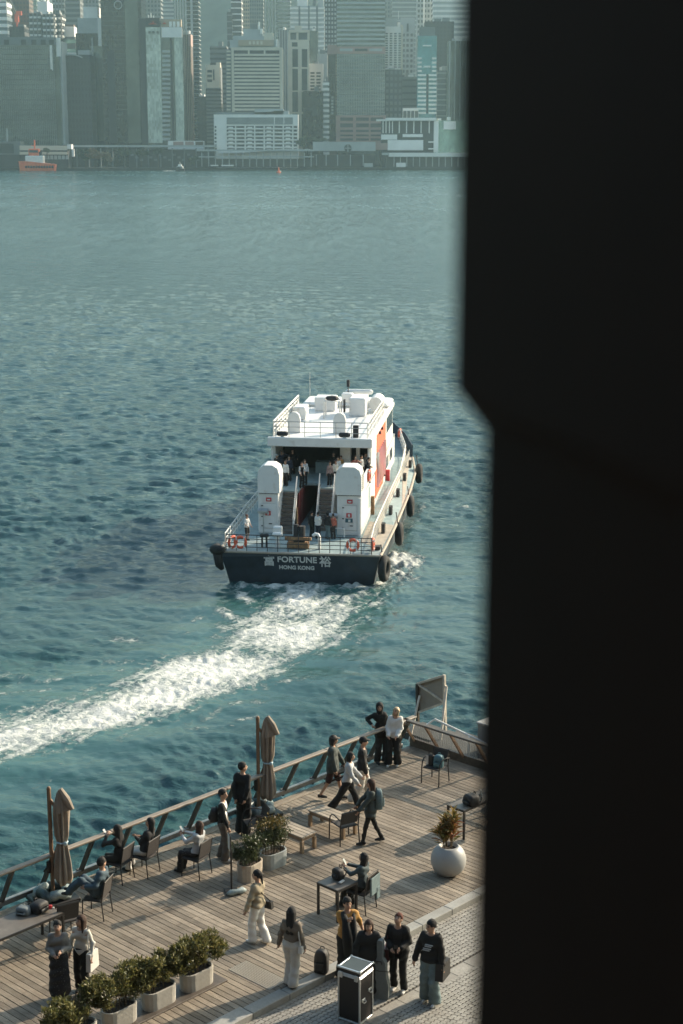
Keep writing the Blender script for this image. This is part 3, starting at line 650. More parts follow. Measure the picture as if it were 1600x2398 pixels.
def burst(cx, cy, r, off, m, nm):
    b = MB(); zc = T.z(cy); xc = T.x(cx, cy); s = 1870 / FPX
    for k in range(13):
        a = math.pi * (k + .3) / 12.6; L = r * s * (1.0 if k % 2 == 0 else .72) * (1.15 if 4 < k < 8 else .95)
        e = (xc + L * math.cos(a) * 1.05, -off, zc + L * math.sin(a)); d = .35 * s
        b.add([(xc + d * math.cos(a + 1.57), -off, zc + .2), (xc - d * math.cos(a + 1.57), -off, zc + .2), e, (xc + d, -off - .4, zc + .2), (xc - d, -off - .4, zc + .2), (e[0], e[1] - .4, e[2])], [(0, 1, 2), (3, 5, 4), (0, 2, 5, 3), (1, 4, 5, 2)])
    b.add([(xc - r * s, -off, zc), (xc + r * s, -off, zc), (xc, -off, zc + 2 * s), (xc - r * s, -off - .4, zc), (xc + r * s, -off - .4, zc), (xc, -off - .4, zc + 2 * s)], [(0, 1, 2), (3, 5, 4), (0, 2, 5, 3), (1, 4, 5, 2)])
    b.build(nm, m, T.o)
burst(359, 57, 10.5, 1.7, c_red, 'sunburst_emblem'); burst(385, 56, 6, -1.7, c_red, 'sunburst_emblem')
for x in (396, 404.5, 414): vol(T, 'sign_letter', x, x + 6.2, 50, 63, c_white, 1.4, 2.1)
for x, y in ((346, 34), (352, 30), (358, 36)): vol(T, 'roof_antenna', x, x + 2, y, 43, c_white, 3, 4)
T = tower('office_tower', 'rust brown fluted tower right of the sunburst building', 429, 449, 81, 1900, D=24, wall=c_brown, style='fins', n=5, band=c_tan, bt=.35, cat='tower')
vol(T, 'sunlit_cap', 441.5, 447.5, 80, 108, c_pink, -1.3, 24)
T = tower('office_tower', 'small tower with a tan top floor left of the hotel', 483, 518, 158, 1900, D=24, wall=c_grey, roof=0, style='bands', n=22, y0=206, band=c_dark, bt=.4, cat='tower')
vol(T, 'tan_crown', 483, 516, 152, 206, c_cream, -1, 20)
for k in range(3): panel(T, 'dark_window', 486, 497, 164 + 11 * k, 170 + 11 * k, c_dark, .4, off=1)
vol(T, 'lift_tower', 506, 516, 146, 156, c_cream, 0, 12); panel(T, 'dark_window', 499.5, 502.5, 163, 188, c_dark, .4, off=1)
# hotel slab
T = tower('hotel', 'pale hotel slab with horizontal floor bands and tan rooftop sign', 543, 660, 111, 1840, D=34, wall=c_cream, roof=0, cat='hotel')
panel(T, 'window_wall', 549, 655, 118, 262, c_dark, .3)
for k in range(17):
    y = 126 + k * 8.55; panel(T, 'floor_band', 549, 655, y, y + 5.0, c_cream, .9)
for k in range(3): panel(T, 'top_window', 549 + k * 37, 581 + k * 36.5, 119.5, 123.5, c_black, .35)
for x in (581, 618): panel(T, 'pier', x, x + 4, 117, 126, c_cream, .9)
vol(T, 'left_wing', 529, 543, 115, 262, c_grey, 4, 30)
for k in range(17): panel(T, 'balcony', 530.5, 540, 118 + k * 8.55, 122 + k * 8.55, c_cream, 1.5, off=-3.6)
vol(T, 'roof_storey', 538, 651, 93, 112, c_pale, 4, 30); vol(T, 'roof_shoulder', 545, 640, 83, 94, c_pale, 6, 28); vol(T, 'sign_board', 558, 641, 93.5, 107, c_tan, 1.0, 4)
for k, x in enumerate((583, 592, 601, 610)): vol(T, 'sign_letter', x, x + 5, 96.5, 104, c_cream, .6, 1.05)
vol(T, 'plant_room', 569, 614, 66, 84, c_pale, 8, 24); vol(T, 'plant_tower', 586, 603, 56, 67, c_grey, 8, 20); vol(T, 'white_mast', 604, 608, 50, 68, c_white, 7, 10); vol(T, 'white_box', 609, 614, 66, 78, c_white, 6, 14)
vol(T, 'bevelled_box', 618, 639, 76, 94, c_cream, 4, 22); vol(T, 'corner_box', 646, 650, 92, 109, c_white, 2, 14)
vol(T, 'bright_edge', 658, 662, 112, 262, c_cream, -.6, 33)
# white podium block
T = tower('podium_block', 'long white block of bay windows in front of the hotel slab', 501, 698, 268, 1800, D=30, wall=c_white, roof=0)
panel(T, 'louvre_backing', 531, 686, 275, 291, c_grey, .3)
for k in range(60):
    x = 531.5 + k * 2.6
    if k == 0: lv = panel(T, 'louvre', x, x + 1.2, 275, 291, c_pale, .8)
    else: twin(lv, (T.x(x, 283) - T.x(531.5, 283), 0, 0))
for x in (642, 664): panel(T, 'pier', x, x + 2, 274, 292, c_white, 1)
for r_ in range(7):
    y = 295 + r_ * 8.7
    for k in range(9):
        x = 509 + k * 22.3 if k else 503
        w_ = 19 if k else 5
        panel(T, 'window', x + (0 if k else 0), x + w_ if x + w_ < 697 else 696, y, y + 4.6, c_dark, .25)
        if k % 2: panel(T, 'bay', x + 4, x + 15, y + 2.2, y + 7, c_white, 1.4)
        else: panel(T, 'sill', x, x + w_ if x + w_ < 697 else 696, y + 4.6, y + 7.2, c_white, 1.0)
for k in range(9): panel(T, 'pier', 529.5 + 22.3 * (k - 1) + .2, 531.5 + 22.3 * (k - 1) + .2 if k < 9 else 0, 292, 356, c_white, 1.2)
for k, (a, c, y) in enumerate([(505, 640, 262), (596, 664, 255), (640, 676, 259)]): vol(T, 'roof_pavilion', a, c, y, 268.5, [c_grey, c_pale, c_pale][k], 6, 24)
b = MB(); P_ = [(T.x(512, 352), -4, T.z(356.5)), (T.x(560, 352), -4, T.z(356)), (T.x(610, 352), -4, T.z(353)), (T.x(660, 352), -4, T.z(350.5)), (T.x(728, 352), -4, T.z(350.5))]
for p, q in zip(P_[:-1], P_[1:]): b.bar(p, q, 5, 1.4)
b.build('curved_canopy', c_white, T.o)
# cream tower with two dark strips, and neighbours
T = tower('office_tower', 'cream framed tower with two columns of tall dark panels', 675, 724, 93, 1880, D=28, wall=c_cream, roof=0, cat='tower')
for y0, y1 in ((115, 157), (161, 212), (215, 262), (266, 330)):
    for x in (685, 707): panel(T, 'dark_panel', x, x + 13, y0, y1, c_dark, .25)
panel(T, 'dark_panel', 684, 697, 99, 109, c_dark, .25); vol(T, 'frame_crown', 676, 725, 70, 76, c_cream, 0, 20); vol(T, 'crown_box', 690, 706, 60, 72, c_cream, 2, 14); vol(T, 'crown_wall', 679, 722, 74, 94, c_grey, 4, 20)
for x in (675, 694, 720): vol(T, 'crown_post', x, x + 5, 74, 94, c_cream, 0, 8)
T = tower('office_tower', 'pale tower of vertical ribs just right of the hotel', 653, 677, 70, 1990, D=26, wall=c_grey, style='fins', n=4, band=c_pale, bt=.4, cat='tower')
tower('office_tower', 'plain blue grey tower right of the cream framed tower', 724, 745, 72, 2010, D=26, wall=g_mid, cat='tower')
T = tower('office_block', 'white block with two columns of dark windows', 724, 757, 149, 1930, D=24, wall=c_white, roof=1)
for k in range(8):
    for x in (727, 741): panel(T, 'window', x, x + 10, 169 + k * 7.6, 173 + k * 7.6, c_dark, .25)
T = tower('office_tower', 'tall pale block behind the white windowed block', 744, 767, 126, 1975, D=22, wall=c_pale, cat='tower')
tower('glass_office_block', 'dark blue glass block behind the sea front trees', 710, 757, 213, 1870, D=26, wall=g_dark)
T = tower('apartment_block', 'narrow white balconied block left of the brown lettered tower', 757, 769, 190, 1880, D=20, wall=c_grey, style='bands', n=16, band=c_white, bt=.5, dep=1.0)
T = tower('office_tower', 'brown tower with upright lettering and a lit balcony edge', 768, 793, 106, 1895, D=24, wall=c_brown, roof=0, cat='tower')
panel(T, 'cornice', 767, 794, 105, 127, c_pink, 1); panel(T, 'glass_strip', 770, 786, 130, 330, g_dark, .4)
for k in range(6): panel(T, 'sign_letter', 776, 781, 226 + k * 7.4, 231 + k * 7.4, c_pale, .4, off=.4)
for k in range(17): panel(T, 'balcony', 786.5, 791.5, 130 + k * 7, 134 + k * 7, c_tan, 2)
# pink framed skyscraper
T = tower('skyscraper', 'huge slab with banded upper half, pink belt and pink framed base', 789, 902, -40, 1890, D=40, wall=g_mid, roof=0, cat='tower')
for k in range(14):
    y = -38 + k * 10.6; panel(T, 'floor_band', 789, 902, y, y + 5, c_pale, .7)
panel(T, 'belt', 788, 903, 109, 126, c_pink, 1.1)
for x0, x1, m_ in ((796, 826, c_pale), (831, 861, c_dark), (865, 895, c_pale)): panel(T, 'belt_panel', x0, x1, 114, 120, m_, .3, off=1.1)
mb = MB()
for k in range(17): mb.box((0, -.15, T.z(129 + k * 8.4)), (T.W, .4, .4))
for k in range(28): mb.box((-T.W / 2 + T.W * (k + .5) / 28, -.12, (T.z(270) + T.z(127)) / 2), (.35, .35, T.z(127) - T.z(270)))
stuff(mb.build('mullions', c_pale, T.o))
panel(T, 'pink_frame', 787, 904, 270, 338, c_pink, 1.0)
for r_, (a, c) in enumerate(((275, 283), (289, 298), (304, 309), (315, 319), (324, 329))):
    for x in (797, 834, 868): panel(T, 'opening', x, x + 30, a, c, c_dark, .3, off=1.0)
# right group
T = tower('apartment_tower', 'white tower with small square windows right of the pink framed skyscraper', 900, 941, 62, 1935, D=24, wall=c_white, roof=0, style='windows', n=15, cols=4, y0=76, y1=160, sides=False, cat='tower')
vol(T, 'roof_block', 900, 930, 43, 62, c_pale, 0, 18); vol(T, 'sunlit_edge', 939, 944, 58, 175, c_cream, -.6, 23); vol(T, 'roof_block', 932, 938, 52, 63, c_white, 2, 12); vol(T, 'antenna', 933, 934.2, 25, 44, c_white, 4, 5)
T = tower('apartment_tower', 'paler tower with stacked windows behind the white square windowed tower', 940, 968, 76, 2010, D=26, wall=c_pale, style='windows', n=26, cols=3, roof=0, cat='tower')
vol(T, 'upper_stage', 939, 972, 41, 77, c_pale, 2, 20); panel(T, 'dark_slot', 953, 957, 55, 74, c_dark, .4)
T = tower('apartment_block', 'weathered dark old block with pipes and air conditioners below the white tower', 902, 942, 163, 1900, D=22, wall=c_dark, style='windows', n=16, cols=4, win=c_grey)
tower('office_block', 'grey green block between the old block and the blue tower', 941, 979, 180, 1930, D=22, wall=c_grey, style='bands', n=14, band=c_dark, bt=.3)
T = tower('office_tower', 'blue tower with white horizontal strips on its lower half', 977, 1022, 84, 1880, D=28, wall=g_blue, roof=0, cat='tower')
vol(T, 'roof_storey', 983, 1019, 63, 84, c_grey, 1, 20); panel(T, 'curved_mark', 990, 1011, 105.5, 108.5, c_white, .5); panel(T, 'dark_joint', 998.5, 1003.5, 174, 265, g_dark, .3)
for k in range(14):
    y = 134.5 + k * 9.85
    for a, c in (((978, 988), (1012, 1022)) if k < 4 else ((978.5, 998), (1004, 1022.5))): panel(T, 'white_strip', a, c, y, y + 4.4, c_white, .9)
panel(T, 'white_strip', 992, 1008, 154, 158, c_white, .7)
tower('office_block', 'small white framed block with square windows at the foot of the blue tower', 944, 980, 253, 1860, D=18, wall=c_white, style='grid', n=3, cols=4, roof=0)
# waterfront buildings
T = tower('ferry_hall', 'grey hall with broad flat roof on columns at the right waterfront', 894, 1019, 283, 1800, D=34, wall=c_dark, roof=0)
vol(T, 'roof', 905, 1022, 276, 282.5, c_white, -6, 34); vol(T, 'roof', 882, 912, 279.5, 283.5, c_white, -5, 20)
for x in (896, 903, 911, 918, 934, 951, 968, 985, 1004): vol(T, 'column', x, x + 2.2, 284, 312, c_white, -3.5, -2)
vol(T, 'white_box', 893, 930, 315, 327, c_white, -3, 6); vol(T, 'white_box', 943, 990, 314, 321, c_white, -3, 6); vol(T, 'white_box', 908, 991, 328, 352, c_white, -4, 6)
vol(T, 'brown_wall', 880, 909, 335, 351, c_pink, -3, 4); vol(T, 'ledge', 1003, 1016, 331, 334, c_white, -4, 2); vol(T, 'ledge', 1003, 1018, 347, 350, c_white, -4, 2)
T = tower('ferry_hall', 'white framed green glass hall beside the dark pillar', 1018, 1120, 282, 1798, D=30, wall=g_green, roof=0)
vol(T, 'white_frame', 1016, 1027, 283, 357, c_white, -1, 28); vol(T, 'white_box', 1039, 1068, 284, 303, c_white, -2, 20); vol(T, 'roof_fan', 1026, 1034, 277, 287, c_white, 2, 8); vol(T, 'roof_fan', 1048, 1056, 274, 287, c_white, 2, 8)
T = tower('terminal', 'long low pale wall with a round emblem on the waterfront', 733, 880, 332, 1785, D=30, wall=c_pale, roof=0, base=20, cat='building')
xx, zz = T.x(815, 347), T.z(347); s_ = 1785 / FPX
b = MB(); b.prism([(xx + 8.4 * s_ * math.cos(a), 8.8 * s_ * math.sin(a)) for a in np.linspace(0, 6.283, 25)[:-1]], 0, .4)
b.v = [(x, -.02 - z, zz + y) for x, y, z in b.v]; b.build('round_emblem', c_dark, T.o)
MB().box((xx, -.6, zz), (.8, .3, 16 * s_)).box((xx, -.6, zz), (15 * s_, .28, .7)).build('emblem_cross', c_pale, T.o)
for x in (728, 740, 763, 790, 820, 850): vol(T, 'column', x, x + 2, 362, 388, c_pale, 1, 2.5)
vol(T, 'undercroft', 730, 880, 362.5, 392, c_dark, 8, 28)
T = tower('pier_shelter', 'low pier with long pale canopy at the right waterfront', 905, 1120, 368, 1770, D=20, wall=c_dark, roof=0)
vol(T, 'canopy', 911, 1130, 358, 367, c_white, -5, 20); vol(T, 'canopy', 895, 915, 358, 363, c_pale, -4, 12)
for k in range(14): vol(T, 'post', 922 + 15 * k, 923.6 + 15 * k, 367, 390, c_pale, -3, -2)
vol(T, 'kiosk', 928, 950, 381, 391, c_white, -6, -3.2); vol(T, 'kiosk', 853, 873, 382, 391, c_pale, -6, -3)
T = tower('pier_hall', 'pier hall with a double cream fascia behind the red tug', 47, 158, 341, 1775, D=26, wall=c_dark, roof=0)
vol(T, 'fascia', 47, 158, 341, 352, c_cream, -2, 24); vol(T, 'fascia', 47, 158, 355.5, 362, c_cream, -2.4, 24)
for k in range(7): vol(T, 'window', 100 + 9 * k, 107 + 9 * k, 364, 373, c_pale, -.4, 0)
vol(T, 'stair_tower', 158, 168, 338, 349, c_white, -1, 10); vol(T, 'white_post', 169, 174, 349, 367, c_white, -1, 2)
T = tower('pier_hall', 'dark glazed pier hall with grey roof at the left edge', -60, 46, 331, 1780, D=26, wall=c_grey, roof=0)
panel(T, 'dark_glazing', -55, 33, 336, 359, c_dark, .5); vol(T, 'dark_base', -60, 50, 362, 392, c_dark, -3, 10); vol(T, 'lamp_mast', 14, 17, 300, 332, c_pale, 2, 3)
T = tower('elevated_walkway', 'long pale elevated walkway above the left waterfront', 168, 506, 340, 1795, D=10, wall=c_pale, roof=0, base=24, cat='walkway')
for k in range(12): vol(T, 'pier', 178 + 28 * k, 180.5 + 28 * k, 347, 392, c_grey, 3, 5)
T = tower('waterfront_shed', 'long dark shed under the elevated walkway', 300, 506, 350, 1800, D=14, wall=c_dark, roof=0)
for k in range(18): panel(T, 'window', 306 + 11 * k, 313 + 11 * k, 360 + (k % 3) * 6, 365 + (k % 3) * 6, c_grey, .3)
T = tower('low_shop_block', 'low white block with dull red panels behind the walkway', 393, 477, 330, 1815, D=14, wall=c_white, roof=0)
panel(T, 'red_panel', 406, 430, 331.5, 340, c_pink, .4); panel(T, 'red_panel', 434, 454, 331.5, 340, c_pink, .4); panel(T, 'brown_panel', 458, 476, 331.5, 341, c_brown, .4)
T = tower('pier_walkway', 'open two level pier walkway in front of the white podium block', 460, 735, 354, 1772, D=8, wall=c_pale, roof=0, base=21.5, cat='walkway')
vol(T, 'lower_deck', 465, 735, 366, 368.5, c_pale, -1, 8)
for k in range(17): vol(T, 'post', 472 + 16 * k, 473.8 + 16 * k, 357, 390, c_pale, 0, 1)
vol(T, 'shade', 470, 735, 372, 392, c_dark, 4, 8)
vol(T, 'landing_stage', 494, 512, 386, 389, c_white, -5, -1); vol(T, 'landing_stage', 519, 548, 386, 389, c_white, -5, -1)

# far trees along the shore
f_green = leaf_mat('far_foliage_green', [(.03, .055, .03), (.05, .08, .04), (.07, .09, .05)])
f_rust = leaf_mat('far_foliage_rust', [(.20, .14, .075), (.30, .17, .10), (.15, .13, .06)])
m_bark = mat('bark', (.07, .055, .04), .9, scale=10)
def leaf_cloud(n, centre, rad, size, g, lobes=5):
    cs = g.normal(size=(lobes, 3)) * np.array(rad) * .45 + np.array(centre)
    k = g.integers(0, lobes, n); d = g.normal(size=(n, 3)); d /= np.linalg.norm(d, axis=1)[:, None]
    c = cs[k] + d * np.array(rad) * .55 * g.random((n, 1)) ** .4
    a = g.normal(size=(n, 3)); a /= np.linalg.norm(a, axis=1)[:, None]
    bb = np.cross(a, g.normal(size=(n, 3))); bb /= np.linalg.norm(bb, axis=1)[:, None]
    s = size * g.uniform(.6, 1.4, (n, 1))
    v = np.stack([c - a * s, c + bb * s * .5, c + a * s, c - bb * s * .5], 1).reshape(-1, 3)
    return v, np.arange(n * 4).reshape(-1, 4)
for i, (x, y, r_, m_, lb) in enumerate([(222, 356, 15, f_rust, 'rust brown spreading tree on the left waterfront'), (200, 362, 12, f_green, 'dull green tree left of the rust brown tree'), (250, 366, 11, f_rust, 'small brownish tree right of the rust brown tree'), (292, 356, 10, f_green, 'dark round tree under the left end of the walkway'),
                                       (330, 360, 11, f_green, 'dark bushy tree below the sunburst tower'), (370, 352, 9, f_green, 'small dark tree beside the low shop block'), (110, 350, 6, f_green, 'small tree on the pier hall roof terrace'), (712, 330, 9, f_green, 'green tree below the dark blue glass block'), (730, 326, 7, f_green, 'smaller green tree left of the long emblem wall'), (748, 329, 7, f_green, 'round green tree behind the long emblem wall'), (455, 372, 8, f_green, 'dark tree at the left end of the pier walkway')]):
    c = aty(x, y, 1764 if y > 340 else 1792); s_ = c[1] / FPX * r_
    o = thing('waterfront_tree', lb, 'tree', (c[0], c[1], GB))
    hh = c[2] - GB
    v, f = leaf_cloud(1300, (0, 0, hh), (s_ * 1.5, s_ * .9, s_ * 1.0), s_ * .15, np.random.default_rng(40 + i))
    stuff(np_mesh('crown', v, f, m_, o, smooth=False))
    MB().tube([(0, 0, 0), (.2, 0, hh * .6), (s_ * .2, 0, hh)], [.5, .4, .2], 6).tube([(.1, 0, hh * .5), (-s_ * .4, 0, hh)], [.3, .15], 5).build('trunk', m_bark, o)
# ---------------------------------------------------------------- far boats and buoy
m_tug = mat('tug_red', (.80, .16, .07), .5, scale=.5); m_tugw = mat('tug_white', (.75, .72, .66), .5, scale=.5)
def hull(L, B, z1, bow=.25, n=7):
    pts = [(-L / 2, -B / 2), (L / 2 - L * bow, -B / 2), (L / 2 - L * bow * .4, -B * .33), (L / 2, 0), (L / 2 - L * bow * .4, B * .33), (L / 2 - L * bow, B / 2), (-L / 2, B / 2)]
    m_ = MB(); k = len(pts)
    m_.v = [(p[0] * .94, p[1] * .8, -.5) for p in pts] + [(p[0], p[1], z1 + (.5 * z1 if p[0] > L * .2 else 0)) for p in pts]
    m_.f = [tuple(range(k - 1, -1, -1)), tuple(range(k, 2 * k))] + [(i, (i + 1) % k, k + (i + 1) % k, k + i) for i in range(k)]; m_.m = [0] * len(m_.f); return m_
t0 = aty(88, 398, 1732); sc = np.linalg.norm(t0[:2]) / FPX
o = thing('tug_boat', 'red and white tug moored by the cream fascia pier hall', 'tug', (t0[0], t0[1], 0), R(180)); o.scale = (1.08, 1.2, 1.25)
hull(78 * sc, 11, 5.2).build('hull', m_tug, o)
MB().cbox((4 * sc, 0, 8.5), (38 * sc, 8, 7.5), .6).build('deckhouse', m_tugw, o)
MB().cbox((5 * sc, 0, 15), (22 * sc, 6.5, 6), .6).build('wheelhouse', m_tug, o)
MB().box((5 * sc, 3.3, 15.8), (18 * sc, .3, 2)).box((16.1 * sc, 0, 15.8), (.3, 5, 2)).build('windows', c_dark, o)
MB().tube([(4 * sc, 0, 17), (4 * sc, 0, 25)], .7, 6).bar((1 * sc, 0, 20), (10 * sc, 0, 20.5), .5).build('mast', m_tug, o)
MB().box((-6 * sc, 1.5, 13), (5, 2.5, 5)).build('funnel', c_dark, o)
mb = MB()
for k in range(11): mb.ball(((-34 + k * 5.5) * sc, 5.6, 3.2), (1.1, .5, 1.1), 8)
stuff(mb.build('fender_row', c_black, o))
t0 = aty(422, 400, 1690)
o = thing('motor_launch', 'small white launch cruising across the far water with a short wake', 'launch', (t0[0], t0[1], 0), R(180))
hull(21 * sc, 5, 2.6).build('hull', c_dark, o)
MB().cbox((0, 0, 3.8), (14 * sc, 4, 2.6), .4).cbox((0, 0, 6), (8 * sc, 3.4, 2), .4).build('cabin', m_tugw, o)
MB().tube([(0, 0, 6), (0, 0, 10)], .25, 6).build('mast', m_tugw, o)
MB().box((0, 2.05, 4.2), (12 * sc, .1, 1)).build('windows', c_dark, o)
m_foam = mat('foam', (.75, .76, .73), .9, scale=1, var=.1)
v, f = leaf_cloud(240, (0, 0, .25), (9, 1.2, .35), .7, np.random.default_rng(9), 7)
v[:, 0] += t0[0] - 10; v[:, 1] += t0[1] - 1; o = np_mesh('launch_wake', v, f, m_foam); o['kind'] = 'stuff'; o['label'] = 'white foam beside the small far launch'
t0 = aty(653, 403, 1600)
o = thing('channel_buoy', 'orange and white buoy floating alone on the far water', 'buoy', (t0[0], t0[1], 0))
MB().lathe([(.2, -.6), (2.0, -.2), (2.1, 1.0), (1.2, 1.6)], 12).build('float', m_tug, o); MB().lathe([(.8, 1.5), (.5, 4), (.25, 5.5)], 8).build('tower', m_tug, o); MB().cbox((1.6, 0, 1.4), (1.5, 1.2, 1.4), .2).build('white_drum', m_tugw, o)

# ------------------------------------------------------------------ ferry
BH = 7.0; BO = (-2.58, 94.1)
Bf = np.array([math.sin(R(BH)), math.cos(R(BH))]); Br = np.array([Bf[1], -Bf[0]])
def bw(x, y, z): p = np.array(BO) + x * Br + y * Bf; return (float(p[0]), float(p[1]), z)
def bl(x, y, z):                                   # ferry coordinates of a photo point at height z
    p = at(x * K, y * K, z)[:2] - np.array(BO); return float(p @ Br), float(p @ Bf)
def blz(x, y, ly):                                 # ... at a given distance from the stern
    d = ray(x * K, y * K); t = (ly + np.array(BO) @ Bf) / (d[:2] @ Bf); p = d * t
    return float((p[:2] - np.array(BO)) @ Br), float(CAM_H + p[2])
s_hull = mat('hull_navy', (.026, .040, .056), .5, var=.35, scale=1.2, dirt=((.075, .07, .06), .7, .6, .5), bump=.15)
s_white = mat('ship_white', (.74, .73, .70), .42, var=.05, scale=2, dirt=((.46, .37, .28), 1.9, .60, .55))
s_deck = mat('ship_deck_green_grey', (.24, .31, .31), .75, var=.2, scale=2, dirt=((.30, .27, .22), 1.3, .56, .5))
s_sand = mat('ship_walkway_sand', (.36, .31, .25), .8, var=.2, scale=3, dirt=((.24, .2, .16), 1.5, .58, .5))
s_rub = mat('black_rubber', (.016, .016, .016), .85, var=.3, scale=8, bump=.3)
s_dark = mat('ship_interior_dark', (.03, .03, .032), .8, var=.3, scale=3)
s_rail = mat('rail_grey', (.30, .31, .30), .5, metal=.2, var=.15)
s_railw = mat('rail_white', (.66, .63, .58), .5, var=.1)
s_orange = mat('livery_orange', (.72, .12, .05), .5, var=.1, scale=1.5)
s_red = mat('sign_red_paint', (.50, .03, .035), .5, var=.1)
s_ring = mat('lifering_orange', (.62, .10, .045), .6, var=.2, scale=6)
s_step = mat('stair_tread_brown', (.13, .11, .095), .8, var=.2)
s_rust = mat('rusty_winch', (.26, .15, .075), .85, var=.5, scale=7, bump=.4)
s_glass = mat('ship_window', (.03, .045, .05), .12, var=.3, scale=1, spec=.8)
s_blue = mat('poster_blue', (.05, .13, .16), .6)
s_steel = mat('bare_steel', (.45, .46, .45), .35, metal=.8, var=.15)
s_letter = mat('hull_lettering', (.62, .62, .60), .6, var=.15, scale=5)
fr = thing('ferry', 'white two deck ferry with dark blue hull leaving the pier, seen from astern', 'ferry', bw(0, 0, 0), -R(BH))
half = [(.40, 4.86), (3, 4.95), (8, 5.05), (14, 5.1), (20, 5.1), (26, 4.95), (31, 4.35), (35, 3.45), (38.5, 2.2), (41, .9), (42, .05)]
sheer = lambda y: 2.1 + .0 * y + (.0 if y < 26 else .9 * ((y - 26) / 16) ** 1.5)
mb = MB(); secs = []
for y, hb in half:
    wl = min(hb, 4.35 + .02 * y) * (1 if y < 24 else max(.0, 1 - ((y - 24) / 17) ** 1.6)); yo = max(0, 1 - (y - .4) / 4) * .75
    secs += [[(-hb, y, sheer(y)), (-hb * .985, y, sheer(y) - .35), (-(hb * .45 + wl * .55), y + yo * .5, .9), (-wl, y + yo, -.3), (-wl * .9, y + yo * 1.2, -1.2), (wl * .9, y + yo * 1.2, -1.2), (wl, y + yo, -.3), ((hb * .45 + wl * .55), y + yo * .5, .9), (hb * .985, y, sheer(y) - .35), (hb, y, sheer(y))]]
vs = [p for q in secs for p in q]; n = 10
fs = [(i * n + j, i * n + j + 1, (i + 1) * n + j + 1, (i + 1) * n + j) for i in range(len(secs) - 1) for j in range(n - 1)] + [tuple(range(n))]
mb.add(vs, fs); mb.build('hull', s_hull, fr)
mb = MB(); outl = [(-hb, y) for y, hb in half] + [(hb, y) for y, hb in reversed(half)]
mb.add([(x * .99, y if y > .5 else .45, sheer(y) + .012) for x, y in outl], [tuple(range(len(outl)))]); mb.build('main_deck', s_deck, fr)
mb = MB()
mb.add([(3.35, 3.5, 2.125), (4.8, 2.0, 2.125)] + [(hb * .985, y, sheer(y) + .02) for y, hb in half[2:9]] + [(hb * .62 if y > 30 else 3.3, y, sheer(y) + .02) for y, hb in reversed(half[2:9])], [tuple(range(16))]); mb.build('side_walkway', s_sand, fr)
mb = MB()
for sg in (-1, 1): mb.tube([(sg * (hb + .03), y, sheer(y) - .02) for y, hb in half[:-1]], .09, 6)
mb.tube([(-4.9, .36, 2.08), (0, .34, 2.08), (4.9, .36, 2.08)], .07, 6); mb.build('rubbing_strake', s_sand, fr)
mb = MB(); mb.tube([(-4.55, .15, 2.25), (-5.0, .35, 2.2), (-5.25, .75, 2.1), (-5.2, 1.5, 2.1)], [.18, .3, .32, .22], 8); mb.tube([(-5.0, .4, 1.9), (-4.95, .6, 1.2), (-4.8, .8, .9)], [.3, .26, .15], 8); mb.build('corner_fender', s_rub, fr, True)
# bulwark at the bow
mb = MB()
for sg in (-1, 1):
    P_ = [(sg * hb, y, sheer(y)) for y, hb in half[6:]]
    for p, q in zip(P_[:-1], P_[1:]): mb.bar((p[0], p[1], p[2] + .5), (q[0], q[1], q[2] + .5), .08, 1.0)
mb.build('bow_bulwark', s_hull, fr)
# lettering on the stern
def letters(txt, nm, cx, cz, hgt, ycoord):
    cu = bpy.data.curves.new(nm, 'FONT'); cu.body = txt; cu.size = hgt * 1.42; cu.align_x = 'CENTER'; cu.align_y = 'CENTER'; cu.extrude = .012; cu.offset = .012; cu.resolution_u = 3
    to = bpy.data.objects.new(nm, cu); COL.objects.link(to)
    dg = bpy.context.evaluated_depsgraph_get(); me = bpy.data.meshes.new_from_object(to.evaluated_get(dg)); bpy.data.objects.remove(to)
    me.materials.clear(); me.materials.append(s_letter)
    o = link(nm, me, fr); o.location = (cx, ycoord + .015, cz - .07); o.rotation_euler = (R(102), 0, 0); return o
x0, z0 = blz(681.5, 1283, .42); letters('FORTUNE', 'name_lettering', x0, z0, .38, .45)
x0, z0 = blz(681, 1301, .55); letters('HONG KONG', 'port_lettering', x0, z0, .24, .58)
x0, z0 = blz(617.5, 1286, .45); letters('\u5bcc', 'name_lettering', x0, z0, .52, .48)
x0, z0 = blz(746.5, 1289, .45); letters('\u88d5', 'name_lettering', x0, z0, .52, .48)
# stern railing
def railing(pts, h, bars, nm, m, r=.028, step=.9, z0=2.12):
    mb = MB(); P_ = [Vector(p) for p in pts]
    for k in range(bars): mb.tube([p + Vector((0, 0, h * (k + 1) / bars)) for p in P_], r if k < bars - 1 else r * 1.3, 5)
    for p, q in zip(P_[:-1], P_[1:]):
        n_ = max(1, round((q - p).length / step))
        for i in range(n_ + 1): a = p.lerp(q, i / n_); mb.tube([a, a + Vector((0, 0, h))], r * 1.1, 5)
    return mb.build(nm, m, fr)
railing([(-4.5, .55, 2.1), (4.35, .55, 2.1)], 1.0, 4, 'stern_rail', s_dark, .022, .62)
railing([(-4.6, .8, 2.1), (-4.75, 9, 2.1), (-4.75, 16, 2.1)], 1.0, 3, 'port_rail', s_railw)
railing([(4.3, .7, 2.1), (4.15, 4, 2.1), (4.15, 12, 2.1), (4.2, 22, 2.1), (3.9, 30, 2.4), (3.0, 35, 2.8)], 1.0, 3, 'starboard_rail', s_railw, .03)
# mesh infill of the starboard rail
mb = MB()
for i in range(120):
    y = 1 + i * .25; x = 4.3 - .15 * min(1, (y - .7) / 3.3) + .03
    if y > 30: break
    mb.bar((x, y, 2.15), (x, y + .35, 3.0), .022); mb.bar((x, y + .35, 2.15), (x, y, 3.0), .022)
stuff(mb.build('rail_netting', s_railw, fr))
